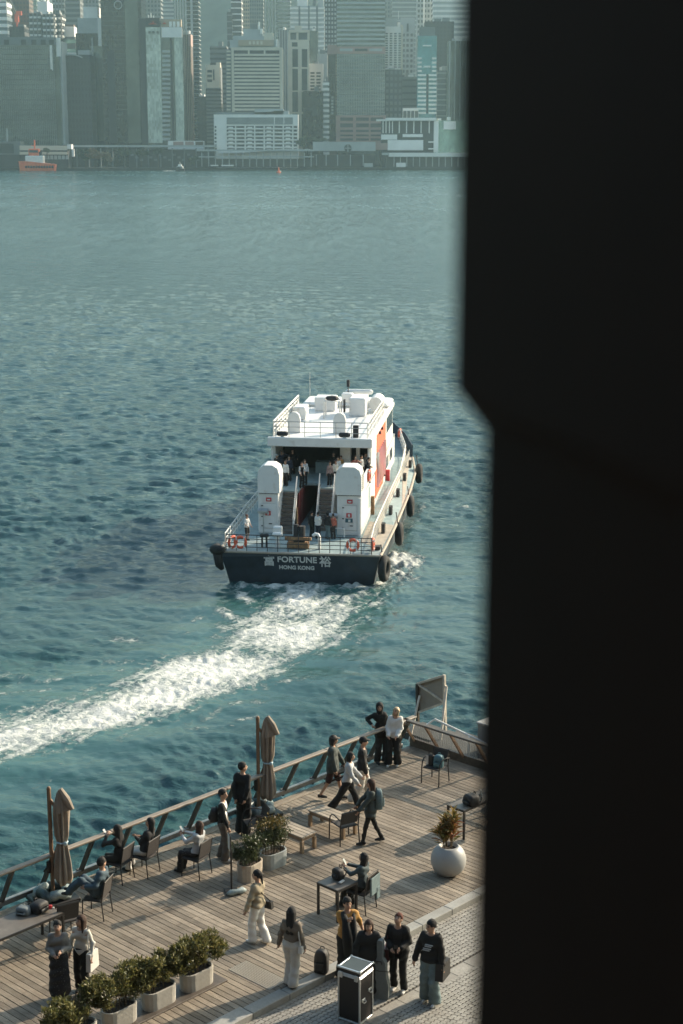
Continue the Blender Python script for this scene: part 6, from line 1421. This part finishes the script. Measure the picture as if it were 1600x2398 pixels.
    for q in (0, 1):
        v = wr[q] - elb[q]; v = v / np.linalg.norm(v); sx = -1 if q == 0 else 1
        lat = np.cross(v, np.array([sx, 0, 0])); lat = lat / np.linalg.norm(lat) if np.linalg.norm(lat) > .2 else np.array([0, 1.0, 0]); nrm = np.cross(lat, v) * -sx
        p0 = wr[q] + v * .07 * s
        for k, L in enumerate((.062, .074, .070, .056)):
            b_ = p0 + lat * (.024 - .016 * k) * s; m_ = b_ + v * L * .55 * s + nrm * .008 * s; e_ = m_ + v * L * .4 * s + nrm * .028 * s
            x.tube([b_ - v * .02 * s, m_, e_], [.0098 * s, .009 * s, .0075 * s], 5)
        b_ = wr[q] + v * .025 * s + lat * .02 * s; x.tube([b_, b_ + lat * .028 * s + v * .03 * s, b_ + lat * .032 * s + v * .062 * s + nrm * .012 * s], [.013 * s, .0115 * s, .009 * s], 5)
    x.build('body', [skin, m_eye, m_lip], o, True)
    g_ = np.random.default_rng(int(abs(loc[0] * 31 + loc[1] * 17) * 10) % 9999); ph = g_.random(6) * 6
    def wr_(P, a=.006): return 1.15 * a * (np.sin(P[..., 0] * 23 + P[..., 2] * 31 + ph[0]) + np.sin(P[..., 1] * 29 - P[..., 2] * 37 + ph[1]) + .8 * np.sin(P[..., 2] * 41 + P[..., 0] * 17 + ph[2])) * .6
    def layer(nm, fn, m, lo=None, hi=None, r=None):
        V, F = remesh(fn, lo_ if lo is None else lo, hi_ if hi is None else hi, r or res)
        if len(F): return np_mesh(nm, V, F, m, o)
    zs = lambda P: (P - hipc) @ u_ / s                                # height along the spine above the hips
    # lower clothes
    if bkind == 'pants': layer('trousers', lambda P: np.maximum(su(np.maximum(torso(P, .014), zs(P) - .13), leg(P, 0, bloose, bloose), leg(P, 1, bloose, bloose), k=.03), .05 * s - (P[..., 2])) + wr_(P, .005), bottom)
    elif bkind == 'shorts': layer('shorts', lambda P: su(np.maximum(torso(P, .014), zs(P) - .13), np.minimum(rc(P, hips[0], kn[0] * .9 + hips[0] * .1, .1 * s, .085 * s), rc(P, hips[1], kn[1] * .9 + hips[1] * .1, .1 * s, .085 * s)), k=.03) + wr_(P), bottom)
    elif bkind == 'skirt': layer('skirt', lambda P: su(np.maximum(torso(P, .02), zs(P) - .13), rc(P, hipc + [-.04, 0, 0], (ank[0] + ank[1]) / 2 + [-.06, .05, .12 * s], .14 * s, .165 * s), rc(P, hipc + [.04, 0, 0], (ank[0] + ank[1]) / 2 + [.06, .05, .12 * s], .14 * s, .165 * s), k=.05) + wr_(P, .008), bottom)
    # upper clothes
    up = {'short': 0.0}.get(tkind, .97); t = tloose * .66
    hem = {'coat': -.34, 'long': -.16, 'crop': .10}.get(tkind, -.06)
    def neckcut(P): return np.maximum(0, 1) * 0 + (el(P, n0 + u_ * .06 * s + [0, .035, 0], (.085 * s, .085 * s, .075 * s)))
    def topf(P, t_=t, opening=False, sleeves=True):
        d = torso(P, t_, .006)
        if hem < -.1: d = su(d, rc(P, hipc + [-.06, 0, hem * s + .06], hipc + [-.06, 0, .1], .13 * s + t_, .11 * s + t_), rc(P, hipc + [.06, 0, hem * s + .06], hipc + [.06, 0, .1], .13 * s + t_, .11 * s + t_), k=.04)
        d = np.maximum(d, hem - zs(P))
        if sleeves: d = su(d, arm(P, 0, t_, up, t_ * .3), arm(P, 1, t_, up, t_ * .3), k=.03)
        d = np.maximum(d, -neckcut(P))
        if opening: d = np.maximum(d, -np.maximum(np.abs(P[..., 0] - side * .5 * s * zs(P)) - (.055 + .08 * np.clip(zs(P), 0, .5)), -(P[..., 1] - (hipc[1] + lean * s * zs(P) * 2 + .02))))
        return d + wr_(P)
    if top is not None: layer('jacket' if tkind in ('open', 'coat', 'openlong') or inner else 'top', lambda P: topf(P, opening=bool(inner)), top)
    if inner: layer('shirt', lambda P: np.maximum(np.maximum(torso(P, t * .45, .004), -.09 - zs(P)), -neckcut(P)), inner)
    if hood: layer('hood', lambda P: np.maximum(su(el(((P - hc) @ Hm) / s, (0, -.02, .02), (.105, .118, .128)) * s, rc(P, n0, hc, .085 * s, .09 * s), k=.03), -(el(((P - hc) @ Hm) / s, (0, .11, -.01), (.07, .10, .085))) * s), hood, hc - .2 * s, hc + .2 * s)
    # hair
    def hairf(P):
        Q = ((P - hc) @ Hm) / s
        d = el(Q, (0, -.018, .038), (.088, .106, .106)) + .008 * np.sin(Q[..., 0] * 80 + ph[0]) * np.sin(Q[..., 2] * 66 + ph[1]) * np.sin(Q[..., 1] * 60 + ph[2])
        face_ = np.maximum(np.maximum(np.abs(Q[..., 0]) - .066, Q[..., 2] - .050), -(Q[..., 1] - .040)); d = np.maximum(d, -face_)
        d = np.maximum(d, -(Q[..., 2] + (.055 if hkind == 'short' else .09)))
        d = np.maximum(d, -np.maximum(np.maximum(np.abs(np.abs(Q[..., 0]) - .07) - .03, -(Q[..., 1] + .02)), Q[..., 2] - .01)) if hkind in ('short', 'bun', 'pony') else d
        if hkind == 'long':
            d = su(d, rc(Q, (-.035, -.06, .02), (-.045, -.10, -.40), .062, .045), rc(Q, (.035, -.06, .02), (.045, -.10, -.40), .062, .045), rc(Q, (-.07, -.01, .03), (-.085, -.03, -.22), .03, .025), rc(Q, (.07, -.01, .03), (.085, -.03, -.22), .03, .025), k=.03)
        elif hkind == 'bob': d = su(d, rc(Q, (-.07, -.02, .03), (-.075, -.02, -.1), .035, .03), rc(Q, (.07, -.02, .03), (.075, -.02, -.1), .035, .03), rc(Q, (0, -.06, .0), (0, -.07, -.1), .07, .055), k=.03)
        elif hkind == 'bun': d = su(d, el(Q, (0, -.11, .03), (.045, .04, .045)), k=.015)
        elif hkind == 'pony': d = su(d, rc(Q, (0, -.105, .04), (0, -.15, -.16), .035, .022), k=.02)
        return d * s
    if hair is not None:
        lo2, hi2 = hc - np.array([.16, .26, .46]) * s, hc + np.array([.16, .2, .16]) * s; layer('hair', hairf, hair, lo2, hi2, res * .8)
    if hat:
        x = MB(); vs = []
        x.ball((0, -.012, .055), (.092, .11, .085), 14); x.v = [tuple(hp(p)) for p in x.v]; b0 = len(x.v)
        y = MB()
        if hat[1] == 'cap': y.prism([(.07 * math.cos(a), .08 + .085 * math.sin(a)) for a in np.linspace(0, math.pi, 9)], .055, .066)
        else: y.lathe([(.09, .05), (.135, .02), (.137, .028), (.09, .06)], 16)
        x.add([tuple(hp(p)) for p in y.v], y.f); x.build('hat', hat[0], o, True)
    # shoes
    for q, f_ in enumerate((fL, fR)):
        a_ = ank[q]; tilt_ = -.055 * s
        def shoe(P): return np.maximum(su(rc(P, a_ + [0, -.035 * s, -.04 * s], a_ + [0, .05 * s, -.045 * s], .046 * s, .045 * s), rc(P, a_ + [0, .05 * s, -.05 * s], a_ + [0, .15 * s, -.06 * s], .042 * s, .034 * s), k=.03), (a_[2] - .088 * s) - P[..., 2])
        layer('shoe', shoe, shoes, a_ - np.array([.1, .14, .14]) * s, a_ + np.array([.1, .26, .06]) * s, .016)
    o['_r'] = 0; del o['_r']
    REF[label] = dict(o=o, wr=wr, elb=elb, n0=n0, hip=hipc, hc=hc, sh=sh, s=s)
    return REF[label]
def wpos(r, p):                                   # a point of a person's frame, in the world
    o = r['o']; a = o.rotation_euler[2]; return (o.location[0] + p[0] * math.cos(a) - p[1] * math.sin(a), o.location[1] + p[0] * math.sin(a) + p[1] * math.cos(a), o.location[2] + p[2])
def phone(r, label, q=1, off=(0, .06, .03)):
    p = wpos(r, r['wr'][q] + np.array(off)); o = thing('phone', label, 'phone', p, r['o'].rotation_euler[2]); o.rotation_euler[0] = R(-35)
    MB().cbox((0, 0, 0), (.074, .009, .152), .004).build('phone_body', mat('phone_black', (.02, .02, .022), .3), o); MB().box((0, -.006, 0), (.066, .002, .14)).build('screen', mat('phone_screen', (.25, .28, .29), .15), o)
def shoulder_bag(r, label, m, side=1, drop=.62, size=(.30, .12, .24), cross=False, fwd=0.0):
    s = r['s']; shp = r['sh'][1 if side > 0 else 0] if not cross else r['sh'][0 if side > 0 else 1]
    b = np.array([side * .235 * s, r['hip'][1] + fwd, r['n0'][2] - drop * s + .05])
    o = thing('shoulder_bag', label, 'bag', wpos(r, b), r['o'].rotation_euler[2] + math.pi / 2)
    w, d, h = size; P_ = [(-w / 2, -h / 2), (w / 2, -h / 2), (w / 2 * .86, h / 2), (-w / 2 * .86, h / 2)]
    x = MB().prism(P_, -d / 2, d / 2); x.v = [(p[0], p[2], p[1]) for p in x.v]; x.build('bag_body', m, o)
    top = shp - b + np.array([0, 0, .075 * s]); lx, ly = top[1], -top[0]
    MB().tube([(-w * .3, 0, h / 2), (lx * .5 - w * .12 - .04, ly * .5 + (.05 if cross else 0), h / 2 + (top[2] - h / 2) * .5), (lx, ly, top[2]), (lx * .5 + w * .12 + .04, ly * .5 - (.05 if cross else 0), h / 2 + (top[2] - h / 2) * .5), (w * .3, 0, h / 2)], .013, 5).build('strap', m, o)
def worn_pack(r, label, m, w=.28, h=.42):
    s = r['s']; b = np.array([r['n0'][0] * .6, (r['n0'][1] + r['hip'][1]) / 2 - .20 * s, r['n0'][2] - .46 * s]); q = wpos(r, b)
    o = backpack(label, q, 0, w, .17, h, m); o.rotation_euler = (0, 0, r['o'].rotation_euler[2] + math.pi)

k_black = cloth('cloth_black', (.0075, .0068, .0065)); k_char = cloth('cloth_charcoal', (.022, .021, .021)); k_white = cloth('cloth_white', (.62, .61, .58), var=.08); k_cream = cloth('cloth_cream', (.52, .49, .43), var=.1)
k_grey = cloth('cloth_grey_knit', (.19, .18, .165)); k_lgrey = cloth('cloth_pale_grey', (.40, .41, .41), var=.12); k_taupe = cloth('cloth_taupe', (.15, .12, .09)); k_beige = cloth('cloth_beige', (.30, .25, .17)); k_denim = cloth('cloth_blue_denim', (.045, .075, .095)); k_wash = cloth('cloth_washed_denim', (.13, .18, .185)); k_yel = cloth('cloth_mustard', (.38, .20, .05)); k_green = cloth('cloth_grey_green', (.045, .055, .05)); k_brown = cloth('cloth_grey_brown', (.10, .085, .07)); k_navy = cloth('cloth_navy', (.02, .026, .04)); k_floral = cloth('cloth_black_floral', (.016, .015, .017), pat=((.30, .27, .26), 34, .60, .7)); k_rose = cloth('cloth_rose', (.35, .10, .07)); k_tpack = cloth('pack_teal_grey', (.10, .15, .16)); k_maroon = cloth('cloth_dark_maroon', (.035, .012, .012))
PVZ = DZ + PZ
def stand(w=.10, a=0.0): return ((-w, a, 0), (w, -a, 0))
def walk(st=.30, lift=.05): return ((-.07, st, 0), (.07, -st, lift))
# couple in the far corner
person('person in all black hooded jacket leaning close to the blonde one at the corner railing', on(876, 1752), 165, 1.72, feet=stand(.10, .03), hands=((-.2, .12, .92), (.30, .05, 1.15)), side=.06, head=(15, 5), top=k_black, tkind='long', bottom=k_char, hair=None, hood=k_black, bloose=.03)
person('blonde person in white puffer jacket and black wide trousers at the corner railing', on(903, 1757), 190, 1.64, feet=((-.11, .0, 0), (.13, .06, 0)), hands=((-.12, .22, .98), (.12, .22, .98)), side=-.05, head=(25, 20), top=k_white, tloose=.04, bottom=k_black, bloose=.04, hair=h_blond, hkind='bob', shoes=c_shoe_w)
# three walking with a folded stand, and the woman with the chair
r3 = person('person in flat cap and grey green jacket walking right with a folded stand', on(764, 1834), 100, 1.70, feet=walk(.26), hands=((-.2, .25, .90), (.25, .12, .85)), head=(0, 0), top=k_green, tkind='long', tloose=.04, bottom=k_maroon, bkind='shorts', hair=h_black, hkind='bob', hat=(k_brown, 'cap'), width=1.1)
person('woman in pale grey sweater and black trousers striding right', on(797, 1866), 95, 1.60, feet=walk(.36, .06), hands=((-.2, .35, .98), (.2, .30, .95)), lean=.06, top=k_lgrey, tloose=.03, bottom=k_black, bloose=.035, hair=h_black, hkind='bob')
person('man in black cap and white trousers walking beside the woman in pale grey', on(832, 1842), 95, 1.74, feet=walk(.22), hands=((-.26, .0, .82), (.24, .12, .84)), top=k_black, tkind='openlong', inner=k_char, tloose=.035, bottom=k_cream, bloose=.04, hair=h_black, hat=(k_black, 'cap'), shoes=c_shoe_w, width=1.08)
r6 = person('woman with teal grey backpack and black leggings carrying an arm chair', on(850, 1936), 265, 1.62, feet=((-.07, .22, 0), (.07, -.24, .04)), hands=((-.25, .42, .86), (.18, .42, .86)), lean=-.02, top=k_green, tkind='long', tloose=.03, bottom=k_black, bloose=.008, hair=h_brown, hkind='long', shoes=c_shoe_d)
worn_pack(r6, 'teal grey backpack worn by the woman with the chair', k_tpack, .30, .46)
pc = wpos(r6, np.array([-.02, .62, 0])); ch6 = arm_chair('arm chair being carried by the woman with the teal grey backpack', (pc[0], pc[1], DZ + .12), 330)
pc = wpos(r3, np.array([.0, .42, .55])); o = thing('folded_stand', 'folded dark frame carried between the capped person and the woman in grey', 'folding stand', pc, r3['o'].rotation_euler[2])
MB().bar((-.05, -.65, -.05), (-.05, .25, .35), .04).bar((.05, -.62, -.12), (.05, .28, .28), .04).bar((-.1, -.1, .1), (.1, .5, .35), .03).build('folded_legs', f_metal, o); MB().cbox((0, .25, .32), (.1, .5, .05), .01).build('folded_top', c_pale, o)
o = r3['o']
# tall man and the man in the open shirt
person('tall man in long black coat looking out over the railing', on(559, 1912), 20, 1.80, feet=stand(.10, .02), hands=((-.12, -.16, .92), (.12, -.16, .92)), head=(50, 5), top=k_black, tkind='long', bottom=k_black, hair=h_black, tloose=.03, bloose=.035, shoes=c_shoe_d)
r8 = person('man in open black shirt over white tee, small backpack, standing by the sign stand', on(514, 1974), 95, 1.74, feet=((-.10, -.05, 0), (.11, .08, 0)), hands=((-.24, .06, .80), (.22, .16, .86)), lean=-.01, head=(15, 5), top=k_black, tkind='open', inner=k_white, bottom=k_brown, hair=h_black, shoes=c_shoe_w, bloose=.03)
worn_pack(r8, 'small black backpack worn by the man in the open shirt', b_black, .24, .32)
# seated by the railing
def seated(label, px, py, face, chair_label, h=1.62, **kw):
    q = on(px, py); sling_chair(chair_label, q, face)
    kw.setdefault('feet', ((-.10, .40, 0), (.11, .46, 0)))
    return person(label, q, face, h, sit=.555, lean=kw.pop('lean', -.06), **kw)
r9 = seated('woman in black, long hair, seated and raising a phone to photograph the water', 272, 2018, 296, 'sling chair holding the woman photographing the water', hands=((-.12, .22, 1.12), (.10, .24, 1.12)), top=k_black, bottom=k_black, hair=h_black, hkind='long', lean=.02)
phone(r9, 'phone raised by the seated woman in black', 0, (.06, .08, .06))
seated('long haired woman in dark top and white trousers leaning aside in her chair', 331, 2002, 298, 'sling chair holding the woman in white trousers', hands=((.02, .22, .86), (.20, .22, .82)), side=.12, top=k_char, bottom=k_white, hair=h_black, hkind='long', head=(-35, 10))
r11 = seated('brown haired woman in pale grey top and black trousers seated with a phone held up', 450, 2006, 300, 'sling chair holding the brown haired woman with the phone', hands=((-.12, .30, .98), (.06, .34, 1.00)), top=k_lgrey, bottom=k_floral, hair=h_brown, hkind='long', head=(0, 12), shoes=c_shoe_d)
phone(r11, 'pale phone held by the seated brown haired woman', 1, (-.05, .06, .08))
# man tipped back in denim, legs towards the table
q = on(222, 2100); sling_chair('sling chair holding the man in denim at the long table', q, 285)
person('man in blue denim jacket seated at the long table, looking back over his shoulder', q, 285, 1.74, sit=.56, lean=-.12, feet=((-.08, .62, .42), (.10, .64, .44)), hands=((-.20, .12, .72), (.2, .10, .70)), head=(115, 5), top=k_denim, bottom=k_denim, hair=h_black, tloose=.035)
# two strolling women bottom left
person('woman in grey knit sweater and long black floral skirt, hands raised to her chest', on(139, 2290), 175, 1.62, feet=stand(.07, .02), hands=((-.08, .22, 1.15), (.08, .22, 1.10)), top=k_grey, tkind='plain', tloose=.028, bottom=k_floral, bkind='skirt', hair=h_black, hkind='bun', head=(0, 15))
r14 = person('woman in white long sleeved top and black trousers with long wavy hair', on(192, 2278), 200, 1.64, feet=((-.09, .04, 0), (.12, -.05, 0)), hands=((-.27, .10, .92), (.28, .05, .80)), head=(25, 10), top=k_cream, tloose=.014, bottom=k_black, bloose=.03, hair=h_brown, hkind='long')
shoulder_bag(r14, 'white tote bag hanging from the arm of the woman in white', b_white, -1, .70, (.34, .10, .36))
# two walking away on the deck
r15 = person('woman in beige jacket and white trousers walking away with a cross body bag', on(593, 2164), 300, 1.62, feet=walk(.13, .02), hands=((-.30, .12, .86), (.16, .16, .90)), top=k_beige, tloose=.035, bottom=k_white, bloose=.03, hair=h_black, hkind='pony', shoes=c_shoe_w, head=(-15, 5))
shoulder_bag(r15, 'small black cross body bag of the woman in the beige jacket', b_black, 1, .62, (.24, .09, .16), True, -.10)
r16 = person('woman with very long dark hair and taupe sweater, seen from behind on the kerb', on(670, 2262), 25, 1.66, feet=stand(.07, .05), hands=((-.30, -.02, .80), (.27, .05, .82)), top=k_taupe, tloose=.03, tkind='crop', bottom=k_cream, bloose=.035, hair=h_black, hkind='long', shoes=c_shoe_d)
shoulder_bag(r16, 'small white handbag at the right hip of the woman in taupe', b_white, 1, .60, (.18, .08, .14), False, .0)
# group by the flight case
person('stout man in mustard shirt with black jacket slung over, hand at his mouth', on(797, 2246, PVZ), 170, 1.76, feet=stand(.11, .02), hands=((-.36, -.02, .86), (.02, .20, 1.34)), head=(-10, 5), top=k_yel, tkind='short', bottom=k_black, hair=h_black, tloose=.02, width=1.12, bloose=.04)
o = thing('draped_jacket', 'black jacket draped down the front of the man in mustard', 'jacket', on(797, 2246, PVZ), hdg(170)); x = MB()
x.tube([(.10, .02, 1.44), (.06, .16, 1.34), (.02, .20, 1.0), (.0, .19, .62)], [.05, .075, .12, .10], 10).tube([(-.12, .0, 1.45), (-.10, .15, 1.3), (-.09, .19, 1.0), (-.08, .18, .6)], [.035, .05, .09, .1], 10); x.build('jacket_cloth', k_black, o, True)
r18 = person('woman in loose black dress with shoulder length brown hair, beside the guitar case', on(846, 2284, PVZ), 180, 1.60, feet=stand(.08, .0), hands=((-.30, .05, .86), (.30, .12, .92)), head=(0, 5), top=k_black, tkind='coat', tloose=.045, bottom=k_black, bkind='skirt', hair=h_brown, hkind='bob', width=1.1)
r19 = person('auburn haired person in dark jacket looking down at a phone on the paving', on(914, 2274, PVZ), 195, 1.68, feet=((-.11, .02, 0), (.10, -.04, 0)), hands=((-.10, .24, 1.08), (.10, .24, 1.06)), lean=.04, head=(10, 35), top=k_black, tkind='long', inner=k_char, tloose=.04, bottom=k_black, hair=h_auburn, shoes=c_shoe_w, width=1.1)
phone(r19, 'phone in the hands of the auburn haired person', 0, (.08, .06, .05)); shoulder_bag(r19, 'dark maroon handbag at the side of the auburn haired person', b_maroon, 1, .66, (.3, .12, .26))
r20 = person('young man in black sweater with white print and wide washed jeans', on(988, 2302, PVZ), 205, 1.76, feet=((-.10, .05, 0), (.13, -.04, 0)), hands=((-.28, .10, .82), (.30, .10, .88)), lean=.0, head=(35, 0), top=k_black, tkind='plain', tloose=.04, bottom=k_wash, bloose=.045, hair=h_black, shoes=c_shoe_w, width=1.06)
shoulder_bag(r20, 'large black slouchy bag of the young man in washed jeans', b_black, -1, .72, (.40, .16, .34), fwd=-.02)
for k, z in enumerate((1.30, 1.265, 1.215, 1.18)): MB().cbox((-.02 + .02 * k, .158 * 1.05, z), (.16 - .02 * (k % 2), .02, .018), .003).build('printed_line', k_lgrey, r20['o'])
# woman at the square table
q = on(827, 2085); sling_chair('sling chair holding the woman at the square table', q, 300)
r21 = person('dark haired woman in teal grey top seated at the square table with a phone', q, 300, 1.62, sit=.555, lean=-.03, feet=((-.08, .42, 0), (.10, .30, 0)), hands=((-.10, .34, .98), (.08, .36, 1.0)), head=(0, 15), top=cloth('cloth_dark_teal', (.045, .065, .07)), bottom=k_black, hair=h_black, hkind='long')
phone(r21, 'white phone held by the woman at the square table', 1, (-.06, .06, .06))
o = thing('coat', 'pale teal coat hanging over the back of the chair at the square table', 'coat', q, hdg(300)); MB().cbox((.05, -.33, .62), (.40, .05, .42), .02).cbox((.16, -.34, .40), (.16, .05, .3), .02).build('coat_cloth', k_wash, o)
# passengers on the ferry
UZ = 4.57
def pax(label, px, py, z, face, h=1.68, **kw):
    p = at(px * K, py * K, z); q = (p[:2] - np.array(BO)); x_, y_ = float(q @ Br), float(q @ Bf)
    return person(label, bw(x_, y_, z), face + BH, h, res=.032, **kw)
G_ = 'passengers on the ferry'
pax('passenger in white shirt and dark shorts on the port side of the stern deck', 567, 1240, 2.13, 120, 1.66, top=k_white, tkind='short', bottom=k_char, bkind='shorts', hair=mat('hair_sunlit_red', (.16, .06, .035), .5), hands=((-.2, .2, .95), (.18, .22, 1.0)), tloose=.04, group=G_)
pax('passenger in white hoodie between the two stairs, back to the stern', 730, 1236, 2.13, 10, 1.70, top=k_white, bottom=k_navy, hair=h_black, tloose=.04, hands=((-.12, .2, .95), (.12, .2, .95)), group=G_)
pax('passenger in black jacket beside the one in the white hoodie', 752, 1236, 2.13, 30, 1.72, top=k_char, bottom=k_wash, hair=h_black, hkind='bob', tloose=.045, group=G_)
pax('passenger in dark red just right of the black jacket on the stern deck', 765, 1236, 2.13, 330, 1.60, top=k_rose, bottom=k_char, hair=h_brown, group=G_)
pax('passenger in black just inside the passage on the stern deck', 716, 1232, 2.13, 20, 1.66, top=k_black, bottom=k_black, hair=h_black, group=G_)
pax('passenger in grey vest at the top of the left stair', 693, 1120, UZ, 150, 1.70, top=k_lgrey, tkind='short', bottom=k_black, hair=h_brown, hands=((-.1, .25, 1.0), (.2, .3, 1.0)), inner=k_black, group=G_)
pax('passenger in white shirt behind the left funnel hood', 656, 1115, UZ, 200, 1.70, top=k_white, bottom=k_char, hair=h_brown, group=G_)
pax('passenger in dark clothes and pale cap left of the left funnel hood', 636, 1100, UZ, 200, 1.70, top=k_char, bottom=k_char, hair=h_black, hat=(k_lgrey, 'cap'), group=G_)
pax('passenger raising an arm behind the left funnel hood', 647, 1092, UZ, 190, 1.72, top=k_navy, bottom=k_char, hair=h_brown, hands=((-.25, .2, 1.55), (.2, .1, .9)), group=G_)
pax('passenger with arms out in the dim cabin doorway', 672, 1088, UZ, 180, 1.72, top=k_char, bottom=k_black, hair=h_black, hands=((-.35, .1, 1.1), (.4, .05, 1.1)), group=G_)
pax('passenger in rose grey sweater at the top of the right stair', 757, 1116, UZ, 150, 1.64, top=cloth('cloth_rose_grey', (.22, .16, .15)), bottom=k_black, hair=h_brown, shoes=c_shoe_w, group=G_)
pax('passenger in cream cardigan at the top of the right stair', 770, 1112, UZ, 140, 1.64, top=k_cream, bottom=k_black, hair=h_brown, hkind='long', group=G_)
pax('passenger in black behind the pair at the right stair', 766, 1096, UZ, 180, 1.72, top=k_black, bottom=k_black, hair=h_black, tloose=.04, group=G_)
pax('passenger in orange top beside the right funnel hood', 783, 1100, UZ, 200, 1.6, top=k_yel, bottom=k_char, hair=h_brown, group=G_)
pax('passenger in pale green top leaning at the starboard bulwark', 829, 1102, UZ, 120, 1.68, top=k_lgrey, bottom=k_char, hair=h_black, group=G_)
pax('bare armed passenger behind the right funnel hood', 815, 1104, UZ, 160, 1.68, top=k_rose, tkind='short', bottom=k_char, hair=h_brown, hands=((-.2, .2, 1.4), (.2, .2, 1.3)), group=G_)
pax('passenger with a camera at the starboard corner under the roof', 838, 1096, UZ, 100, 1.68, top=k_grey, bottom=k_char, hair=h_brown, hands=((-.1, .25, 1.5), (.1, .25, 1.5)), group=G_)
pax('passenger in navy beside the left funnel hood, facing the wake', 664, 1104, UZ, 185, 1.7, top=k_navy, bottom=k_char, hair=h_black, group=G_)
pax('passenger in pale grey at the rail above the left stair', 700, 1112, UZ, 170, 1.66, top=k_lgrey, bottom=k_black, hair=h_brown, hkind='long', group=G_)
pax('passenger in white tee near the white locker on the upper deck', 776, 1104, UZ, 190, 1.64, top=k_white, tkind='short', bottom=k_char, hair=h_black, group=G_)
pax('passenger in charcoal by the starboard bulwark, arms folded', 846, 1108, UZ, 110, 1.7, top=k_char, bottom=k_black, hair=h_black, hands=((.05, .2, 1.1), (-.05, .2, 1.1)), group=G_)
